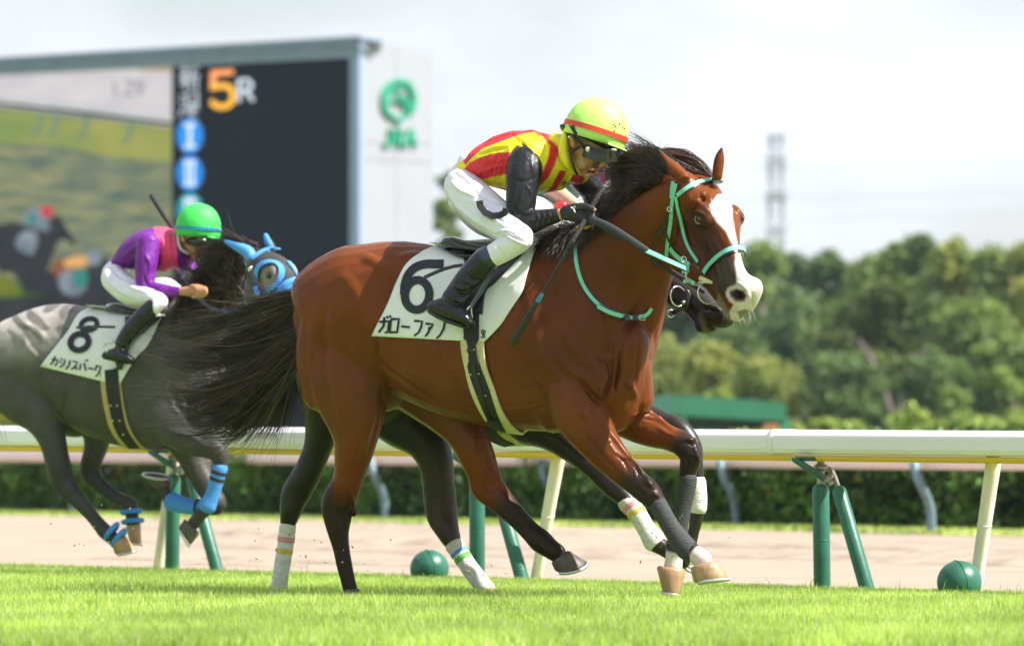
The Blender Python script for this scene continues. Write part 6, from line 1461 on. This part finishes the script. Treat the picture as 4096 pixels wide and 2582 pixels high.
for pts,r,a in [([(500,360),(560,330),(620,380)],14,.006),([(470,640),(530,700),(600,700)],12,-.008),([(480,700),(540,740),(600,730)],12,.008),([(470,500),(530,520),(600,500)],10,-.004),([(560,540),(590,600),(560,680)],12,.006),([(500,560),(490,640),(480,700)],10,.005),([(540,780),(620,770),(700,740)],8,.004),([(590,420),(600,500)],10,.006)]: S(c2,K1,pts,r,a)
garment('sleeve',[T(H1,c2,K1,armU),T(H1,c2,K1,armF)],.0052,blacksilk,j1,st)
garment('sleeve',[T(H1,c2,K1,farU),T(H1,c2,K1,farF[:2])],.0065,blacksilk,j1,[([c2(880,600),c2(930,620)],14*K1,.006),([c2(890,640),c2(940,660)],12*K1,-.006)])
st=[]
for pts,r,a in [([(120,560),(170,640),(260,720),(360,790)],16,.006),([(150,520),(200,570),(280,600)],16,.008),([(160,470),(210,500),(250,540)],12,-.008),([(260,560),(340,610),(430,640)],14,-.008),([(240,640),(330,700),(420,740)],16,-.006),([(380,800),(440,790),(500,800)],10,.008),([(400,830),(460,815),(540,850)],10,-.010),([(430,800),(470,830),(560,870)],9,.010),([(300,620),(360,700),(440,770)],12,.006),([(130,600),(180,700),(250,770)],10,-.004),([(400,880),(440,950)],16,-.004)]: S(c2,K1,pts,r,a)
garment('breeches',[T(H1,c2,K1,n_) for n_ in (pelv,thN,shN,thF,shF)],.0062,whitecl,j1,[(a,b,c_*1.8) for a,b,c_ in st])
mk('waistband',*T(H1,c2,K1,[(246,428,66,0,.122),(258,440,68,0,.124)]),whitecl,j1)
st=[]
for pts,r,a in [([(150,1080),(200,1110),(260,1090)],12,.012),([(160,1110),(210,1150),(250,1140)],12,-.014),([(140,1150),(190,1180),(230,1170)],12,.012),([(220,1020),(270,1060),(310,1060)],10,-.010),([(200,1050),(250,1080),(290,1070)],10,.010),([(90,1170),(110,1220),(130,1270)],8,-.006),([(60,1190),(130,1200),(190,1230)],10,.008)]: S(c2,K1,pts,r,a)
o,_,_=garment('boot',[T(H1,c2,K1,bootN),T(H1,c2,K1,footN)],.0052,patent,j1,st)
mk('boot_cuff',*T(H1,c2,K1,[(352,938,74,-.35,.062),(326,964,73,-.352,.062)]),mat('boot_cuff',(.012,.016,.034),.2,coat=.5),o)
for k in range(7):
    a_=(300+k*11,1015+k*3); b_=(318+k*9,962+k*9)
mk('boot_sole',*T(H1,c2,K1,[(30,1238,14,-.39,.035),(90,1272,14,-.39,.042),(160,1300,13,-.40,.042),(215,1318,12,-.40,.036)]),sadl,o)
garment('boot',[T(H1,c2,K1,[(500,930,60,.35,.055),(440,1010,56,.37,.05),(400,1090,54,.38,.05)]),T(H1,c2,K1,[(300,1140,34,.39,.035),(400,1170,50,.39,.045),(480,1230,34,.4,.04)])],.008,patent,j1)
# gloves: slightly thicker skins over palms and fingers
gl=[T(H1,c2,K1,grow([(772,695,38,-.24,.028),(820,690,48,-.25,.030),(870,690,52,-.25,.032),(905,695,44,-.25,.030)],1.07))]
for k in range(4):
    ox=k*16; gl.append(hnd(c2,K1,H1,-.26,[(880-ox*1.2,672+ox*.3,0,1.45),(918-ox,690+ox*.5,-.035,1.4),(925-ox,728+ox*.3,-.05,1.25),(915-ox,748+ox*.2,-.045,1.15)]))
gl.append(hnd(c2,K1,H1,-.26,[(830,665,-.02,1.5),(885,655,-.05,1.4),(930,672,-.055,1.2)]))
go,_,_=garment('glove',gl,.0045,glovem,j1,smooth=2)
b=MB(); gp=lambda x,y:P(*c2(x,y),H1.dep(c2(x,y)[0],-.32))
b.add(ribbon([(gp(806,660),Vector((0,-1,.3))),(gp(820,668),Vector((0,-1,.3))),(gp(830,690),Vector((0,-1,.3)))],.006,.002)); b.add(ribbon([(gp(818,664),Vector((0,-1,.3))),(gp(828,656),Vector((0,-1,.3)))],.006,.002)); b.mk('glove_emblem',mat('print_white',(.8,.8,.8),.6),go,smooth=False)
garment('glove',[T(H1,c2,K1,[(872,705,38,.0,.028),(920,700,46,-.02,.032)])]+[hnd(c2,K1,H1,-.02,[(915-9*k,690+9*k,0,1.4),(950-8*k,705+8*k,-.03,1.3),(945-9*k,740+4*k,-.04,1.2)]) for k in range(4)],.006,glovem,j1,smooth=2)
# helmet
def helmet(root,c,K,H,cx,cy,a,b_,dr,ang_,lat,m,band,shade,peak,nm='helmet'):
    C=P(*c(cx,cy),H.dep(c(cx,cy)[0],lat)); k=K*C.y/F; R=Matrix.Rotation(math.radians(ang_),3,'Y'); V=[];Fc=[];nu=40;nv=16
    for i in range(nv+1):
        t=i/nv; el=math.radians(-14)+(math.radians(90+14))*t; r=max(0,math.cos(el))**.88; zz=math.sin(el)
        zz=math.copysign(abs(zz)**.92,zz)
        for j in range(nu):
            ph=2*math.pi*j/nu; pr=1+.004*(1 if j%5==0 else 0); V.append(C+R@Vector((a*k*r*math.cos(ph)*pr,dr*r*math.sin(ph)*pr,b_*k*zz)))
    for i in range(nv):
        for j in range(nu): Fc.append((i*nu+j,i*nu+(j+1)%nu,(i+1)*nu+(j+1)%nu,(i+1)*nu+j))
    o=mk(nm,V,Fc,m,root,solid=.006); 
    b=MB(); pts=[]
    def rim(el,gr,name,mm,w,th=.004,f0=0,f1=360):
        e=math.radians(el); r=math.cos(e)**.88; zz=math.copysign(abs(math.sin(e))**.92,math.sin(e)); pa=[]
        for j in range(49):
            ph=math.radians(f0+(f1-f0)*j/48); q=Vector((a*k*r*math.cos(ph),dr*r*math.sin(ph),b_*k*zz)); n=Vector((math.cos(ph)/(a*k),math.sin(ph)/dr,0)).normalized(); pa.append((C+R@(q+n*gr),R@n))
        x=MB(); x.add(ribbon(pa,w,th)); oo=mk(name,x.V,x.F,mm,o,smooth=False); recalc(oo)
    rim(2,.007,'band',band,shade,.004)
    # peak at the front
    V=[];Fc=[];n=20
    for i in range(n+1):
        ph=math.radians(-62+124*i/n); e=math.radians(-12); r=math.cos(e)**.88
        for s_,dz in ((.97,0),(1.0+peak*max(0,math.cos(ph))**1.2*.6,-.006),(1.0+peak*max(0,math.cos(ph))**1.2,-.012)):
            V.append(C+R@Vector((a*k*r*math.cos(ph)*s_,dr*r*math.sin(ph)*s_,b_*k*math.sin(e)+dz)))
    for i in range(n):
        for q in range(2): Fc.append((i*3+q,i*3+q+1,(i+1)*3+q+1,(i+1)*3+q))
    mk('peak',V,Fc,m,o,solid=.005)
    mk('button',*ell(C+R@Vector((0,0,b_*k*1.005)),(.016,.016,.007),R,12,8),m,o)
    for ph in (100,-52,-100,20):
        pa=[]
        for i in range(15):
            el=math.radians(12+76*i/14); r=math.cos(el)**.88; q=Vector((a*k*r*math.cos(math.radians(ph)),dr*r*math.sin(math.radians(ph)),b_*k*math.sin(el)**.92)); pa.append(C+R@(q*1.008))
        mk('seam',*wire(pa,.0022,5,1),m,o)
    return o,C,R,k
lime=mat('helmet_lime',(.50,.82,.17),.5,bump=.35,bscale=22,bdist=.01,noise=.08,nscale=14); redb=mat('band_red',(.78,.06,.03),.5)
ho,C_,R_,k_=helmet(j1,cR,KR,H1,462,455,318,345,.122,17,-.06,lime,redb,.024,.17)
rr=random.Random(5); mud=mat('mud_speck',(.06,.05,.015),.9)
HB=bvh_obj(ho); b=MB()
for q in range(46):
    x,y=cR(rr.gauss(660,80),rr.gauss(430,90)); h,n=hit(HB,x,y)
    if h is None: continue
    r=rr.choice([.0012,.0018,.0025,.004]); b.add(ell(h+n*.003,(r,r,r*1.3),nu=6,nv=4))
o=b.mk('mud_specks',mud,ho); o['kind']='stuff'
# goggles
gg=mat('goggle_lens',(.030,.030,.018),.16,spec=.5); gf_=mat('goggle_frame',(.012,.012,.012),.35)
def gpath(pts): 
    C=P(*cR(430,600),H1.dep(cR(430,600)[0],-.06)); out=[]
    for x,y,la in pts:
        q=P(*cR(x,y),H1.dep(cR(x,y)[0],la)); n=(q-C); n.z*=.2; out.append((q,n.normalized()))
    return out
sm=lambda pa: [(Vector(a[:3]),Vector(a[3:]).normalized()) for a in smoothpath([tuple(p)+tuple(n) for p,n in pa],5)]
x=MB(); x.add(ribbon(sm(gpath([(345,632,-.150),(420,662,-.175),(520,688,-.18),(610,690,-.16),(675,680,-.10),(660,660,.0)])),.064,.006)); g0=mk('goggles',x.V,x.F,gg,j1,smooth=False); recalc(g0)
x=MB(); x.add(ribbon(sm(gpath([(335,600,-.148),(430,625,-.177),(560,650,-.175),(690,660,-.10),(700,650,-.04)])),.018,.010)); mk('goggle_frame',x.V,x.F,gf_,g0,smooth=False)
mk('vent_disc',*ell(P(*cR(382,625),H1.dep(cR(382,625)[0],-.178)),(.012,.005,.013)),mat('vent_cream',(.62,.58,.42),.4),g0)
x=MB(); x.add(ribbon(sm([(P(*cR(a,b2),H1.dep(cR(a,b2)[0],la)),Vector((-.3,-1,.1))) for a,b2,la in ((340,600,-.16),(290,520,-.185),(245,440,-.19),(205,370,-.17),(190,320,-.14),(205,270,-.12))]),.016,.004)); mk('goggle_strap',x.V,x.F,gf_,g0,smooth=False)
x=MB(); x.add(ribbon(sm([(P(*cR(a,b2),H1.dep(cR(a,b2)[0],la)),Vector((-.3,-1,.1))) for a,b2,la in ((300,560,-.18),(262,470,-.19),(235,400,-.19),(225,310,-.16),(238,230,-.11))]),.012,.004)); mk('goggle_strap',x.V,x.F,gf_,g0,smooth=False)
mk('chin_strap',*wire([P(*cR(a,b2),H1.dep(cR(a,b2)[0],la)) for a,b2,la in ((300,600,-.165),(215,660,-.165),(228,760,-.165),(250,830,-.16),(275,880,-.13))],.0065,8,4),gf_,j1)
mk('helmet_liner',*T(H1,cR,KR,[(175,430,46,-.06,.09),(280,480,50,-.06,.1),(420,540,46,-.06,.1),(560,590,36,-.06,.09),(660,620,22,-.06,.07)]),gf_,j1)
mk('visor_badge',*ell(P(*cR(648,630),H1.dep(cR(648,630)[0],-.16)),(.014,.004,.0055),Matrix.Rotation(.15,3,'Y')),mat('badge_cream',(.55,.55,.35),.5),j1)
both('belt_strap',[(P(*c2(x,y),H1.dep(c2(x,y)[0],-.36)),Vector((-.1,-1,.3)).normalized()) for x,y in ((300,625),(305,655),(330,688),(370,708),(410,706),(440,692),(448,668))],.032,.006,webb,j1)
# whip
wh=thing('whip',tuple(gp(860,760)),'black whip with a blue collar held in the near glove of the striped jockey','whip')
wp=lambda x,y,la=-.40:P(*c2(x,y),H1.dep(c2(x,y)[0],la))
mk('handle',*tube3([(wp(985,556,-.24),.014,.014),(wp(950,610,-.27),.013,.013),(wp(905,690,-.30),.011,.011),(wp(850,790,-.36),.012,.012),(wp(790,890),.012,.012)],12,3),mat('whip_grip',(.018,.016,.016),.6,bump=1,bscale=120,bdist=.01),wh)
mk('shaft',*tube3([(wp(795,882),.010,.010),(wp(700,1050),.006,.006),(wp(640,1150),.006,.006)],10,2),blkl,wh)
mk('collar',*tube3([(wp(648,1135),.008,.006),(wp(622,1180),.013,.008)],10,1),mat('whip_blue',(.05,.22,.38),.5),wh)
mk('flap',*tube3([(wp(625,1172),.012,.006),(wp(570,1265),.016,.006),(wp(520,1350),.016,.006),(wp(480,1415),.016,.006)],12,2),blkl,wh)

# ---- rider of the grey
j3=thing('person',tuple(H3.pt(560,1100,0)),'jockey in purple silks with a pink sash and green helmet on the grey horse','person','jockeys')
def fold(st,k): return [(a,b,c_*k) for a,b,c_ in st]
PUR=(.16,.015,.26);PNK=(.80,.07,.17)
tor3=[(730,520,45,0,.11),(790,490,90,0,.14),(880,455,122,0,.17),(980,450,138,0,.18),(1060,470,120,0,.16),(1110,500,80,.02,.12)]
aU3=[(905,420,76,-.18,.08),(890,520,70,-.22,.07),(882,620,62,-.24,.06),(885,690,58,-.25,.055)]
aF3=[(885,695,54,-.25,.052),(960,700,48,-.26,.048),(1030,706,38,-.26,.04),(1085,708,32,-.26,.034)]
aG3=[(1060,480,70,.14,.07),(1140,560,55,.2,.055),(1190,640,45,.18,.05),(1200,700,36,.05,.04)]
pl3=[(735,530,48,0,.11),(705,590,84,0,.15),(700,640,80,0,.15)]
tN3=[(695,630,84,-.1,.09),(780,700,84,-.18,.09),(870,730,70,-.25,.08),(970,765,52,-.31,.065)]
sN3=[(975,770,46,-.32,.06),(935,810,44,-.34,.055)]
tF3=[(710,650,70,.12,.09),(850,710,70,.22,.08),(1000,680,60,.28,.07),(1070,700,40,.3,.06)]
bo3=[(925,800,54,-.34,.06),(860,865,56,-.36,.055),(790,945,52,-.38,.05),(740,1020,46,-.39,.048)]
fo3=[(640,1095,26,-.40,.035),(700,1090,44,-.40,.05),(760,1110,40,-.41,.05),(800,1125,24,-.41,.035)]
fc3=[T(H3,cA,KA,[(1190,320,100,-.03,.095),(1185,400,90,-.03,.09),(1190,450,66,-.04,.07),(1195,485,40,-.04,.05)]),E_(H3,cA,KA,1112,385,16,28,-.13,.02,-12),E_(H3,cA,KA,1250,440,18,20,-.06,.02),T(H3,cA,KA,[(1080,430,60,0,.07),(1130,400,70,0,.08)])]
hd3=[T(H3,cA,KA,[(1085,706,26,-.26,.026),(1140,704,30,-.26,.028),(1190,702,42,-.26,.034),(1225,706,38,-.26,.032)])]+[hnd(cA,KA,H3,-.27,[(1165+20*k,672+3*k,0,1.2),(1195+18*k,690,-.045,1.1),(1198+17*k,722,-.05,1.),(1170+17*k,742,-.03,.9)]) for k in range(4)]
A,Q=remesh(fc3+hd3+[T(H3,cA,KA,grow(x,.78)) for x in (tor3,aU3,aF3,aG3,pl3,tN3,sN3,tF3,bo3,fo3)],.0062,2)
col=np.tile(np.array((.50,.24,.12)),(len(A),1)); mk('body',A,Q,skinm,j3,col=col)
def pp3(A,p,col):
    mixc(col,polymask(p,[cA(*q) for q in [(925,296),(990,285),(1055,296),(1070,380),(1075,480),(1085,590),(1020,620),(955,640),(950,600),(975,540),(978,450),(962,400)]],3),PNK)
st=[]
for pts,r,a in [([(740,500),(820,440),(900,390)],20,.010),([(780,560),(840,520),(860,450)],20,-.012),([(860,480),(870,560),(850,640)],16,.010),([(960,340),(1000,440),(990,540)],14,.008),([(1040,340),(1050,440),(1060,560)],14,-.010),([(1100,480),(1130,540),(1160,570)],16,.012),([(760,600),(820,580),(850,600)],12,.008)]: S(cA,KA,pts,r,a)
garment('silk_jacket',[T(H3,cA,KA,tor3,seg=20),T(H3,cA,KA,[(930,430,90,-.1,.1),(905,420,80,-.16,.08)])],.009,silk('silk_purple_jacket'),j3,[(a,b,c_*1.4) for a,b,c_ in st],pp3,PUR)
pursilk=mat('silk_purple',PUR,.5,spec=.3,bump=.8,bscale=12,bdist=.02)
st=[]
for pts,r,a in [([(870,600),(900,680),(960,690)],14,-.012),([(880,660),(930,700),(1000,700)],12,.010),([(880,480),(910,540),(900,600)],14,.010)]: S(cA,KA,pts,r,a)
garment('sleeve',[T(H3,cA,KA,aU3),T(H3,cA,KA,aF3)],.008,pursilk,j3,st); garment('sleeve',[T(H3,cA,KA,aG3)],.009,pursilk,j3)
st=[]
for pts,r,a in [([(640,600),(700,680),(800,740)],18,.010),([(680,560),(740,620),(830,650)],18,-.012),([(740,640),(820,690),(900,710)],16,.008)]: S(cA,KA,pts,r,a)
garment('breeches',[T(H3,cA,KA,n_) for n_ in (pl3,tN3,sN3,tF3)],.009,whitecl,j3,[(a,b,c_*1.5) for a,b,c_ in st])
garment('boot',[T(H3,cA,KA,bo3),T(H3,cA,KA,fo3)],.008,patent,j3); garment('boot',[T(H3,cA,KA,[(1040,720,46,.32,.055),(960,840,46,.37,.05),(900,960,44,.39,.05),(860,1010,40,.4,.05)])],.012,patent,j3)
grn=mat('helmet_green',(.06,.58,.10),.55,spec=.3,bump=.3,bscale=16,bdist=.01); bb=mat('band_blue',(.02,.25,.55),.5)
helmet(j3,cA,KA,H3,1202,335,136,160,.122,4,-.03,grn,bb,.016,.20)
mk('goggles',*T(H3,cA,KA,[(1150,400,24,-.11,.02),(1210,405,26,-.13,.02),(1262,400,24,-.07,.03)]),gg,j3)
mk('chin_strap',*wire([P(*cA(a,b2),H3.dep(cA(a,b2)[0],la)) for a,b2,la in ((1085,330,-.12),(1082,400,-.13),(1100,450,-.13),(1140,475,-.1))],.010,8,4),mat('strap_pale',(.5,.5,.42),.6),j3)
mk('back_number_flash',*T(H3,cA,KA,[(1120,600,26,.02,.02),(1150,640,28,.02,.02),(1165,670,18,.02,.02)]),mat('cloth_blue_white',(.30,.36,.70),.6,col2=(.75,.78,.85),nscale=8),j3)
w3=thing('whip',tuple(H3.pt(650,900,0)),'thin black whip pointing up behind the green helmet of the purple jockey','whip')
mk('shaft',*tube3([(P(*cA(922,128),H3.dep(600,.10)),.016,.016),(P(*cA(985,230),H3.dep(640,.10)),.015,.015),(P(*cA(1045,320),H3.dep(690,.12)),.012,.012),(P(*cA(1075,352),H3.dep(700,.12)),.008,.008),(P(*cA(1180,620),H3.dep(770,.1)),.008,.008),(P(*cA(1205,700),H3.dep(790,.03)),.010,.010)],10,2),mat('whip_grip',(0,0,0)),w3)

# ---- rider hidden behind the striped jockey
j2=thing('person',tuple(H2.pt(2100,1100,0)),'jockey in teal and red almost wholly hidden behind the striped jockey','person','jockeys')
t2=[(430,520,60,0,.12),(520,490,105,0,.16),(620,500,130,0,.17),(700,540,120,0,.16),(770,570,80,0,.13)]
u2=[(700,560,66,-.18,.07),(760,600,50,-.24,.055),(830,650,42,-.25,.045)]
f2=[(760,600,42,-.24,.045),(800,640,38,-.25,.04),(880,690,32,-.24,.032)]
l2_=[(380,600,95,-.1,.1),(500,680,100,-.2,.1),(640,690,85,-.26,.08),(760,770,52,-.3,.06)]
h2_=[T(H2,c2,K1,[(905,430,70,0,.085),(920,480,62,0,.075),(930,520,40,0,.055)]),T(H2,c2,K1,[(800,540,55,0,.06),(870,480,60,0,.07)])]
A,Q=remesh(h2_+[T(H2,c2,K1,grow(x,.88)) for x in (t2,u2,l2_)]+[T(H2,c2,K1,f2)],.010,3); col=np.tile(np.array((.50,.30,.22)),(len(A),1)); mk('body',A,Q,skinm,j2,col=col)
garment('silk_jacket',[T(H2,c2,K1,t2)],.011,mat('silk_teal',(.01,.28,.34),.4,bump=.3,bscale=14,bdist=.02),j2)
garment('breeches',[T(H2,c2,K1,l2_)],.011,whitecl,j2)
mk('sleeve_hem',*T(H2,c2,K1,[(735,655,22,-.28,.03),(770,650,24,-.28,.03)]),mat('silk_red',(.7,.03,.04),.4),j2)
mk('helmet_cover',*T(H2,c2,K1,[(905,420,84,0,.11),(925,440,82,0,.10)]),mat('silk_white',(.78,.76,.80),.5),j2)
o=mk('shoulder_flash',*T(H2,c2,K1,[(985,420,20,-.05,.05),(985,470,22,-.05,.05),(985,520,20,-.05,.05)]),mat('flash_red',(.75,.04,.10),.5,col2=(.35,.15,.7),nscale=9),j2)

# ------------------------------------------------------------------ air
hz_=mk('haze',*box(-505,505,-65,765,-1.03,44),None,smooth=False); hz_['kind']='stuff'; hz_['label']='thin summer haze over the racecourse'
hm_=bpy.data.materials.new('haze_air'); hm_.use_nodes=True; t_=hm_.node_tree; t_.nodes.clear(); o_=t_.nodes.new('ShaderNodeOutputMaterial'); v_=t_.nodes.new('ShaderNodeVolumePrincipled')
v_.inputs['Color'].default_value=(.80,.88,1,1); v_.inputs['Density'].default_value=.00013; v_.inputs['Anisotropy'].default_value=.1; t_.links.new(v_.outputs[0],o_.inputs['Volume']); hz_.data.materials.append(hm_)

# crumbs of turf thrown up by the hooves
rr=random.Random(12); b=MB()
for k in range(70):
    cx_,cy_=rr.choice([(1150,2240),(1400,2300),(2750,2260),(1950,2300),(500,2180)]); x=cx_+rr.gauss(-60,90); y=cy_-abs(rr.gauss(0,90)); r=rr.choice([.002,.003,.003,.005]); q_=P(x,y,rr.uniform(24.6,26.4)); b.add(ell(q_,(r*1.6,r,r*.8),Matrix.Rotation(rr.uniform(0,3),3,'Y'),6,4))
o=b.mk('turf_crumbs',mat('turf_crumb',(.16,.14,.05),.9,col2=(.35,.42,.12),nscale=6)); tag(o,'tiny crumbs of grass and soil flying up round the hooves','turf crumbs',kind='stuff')
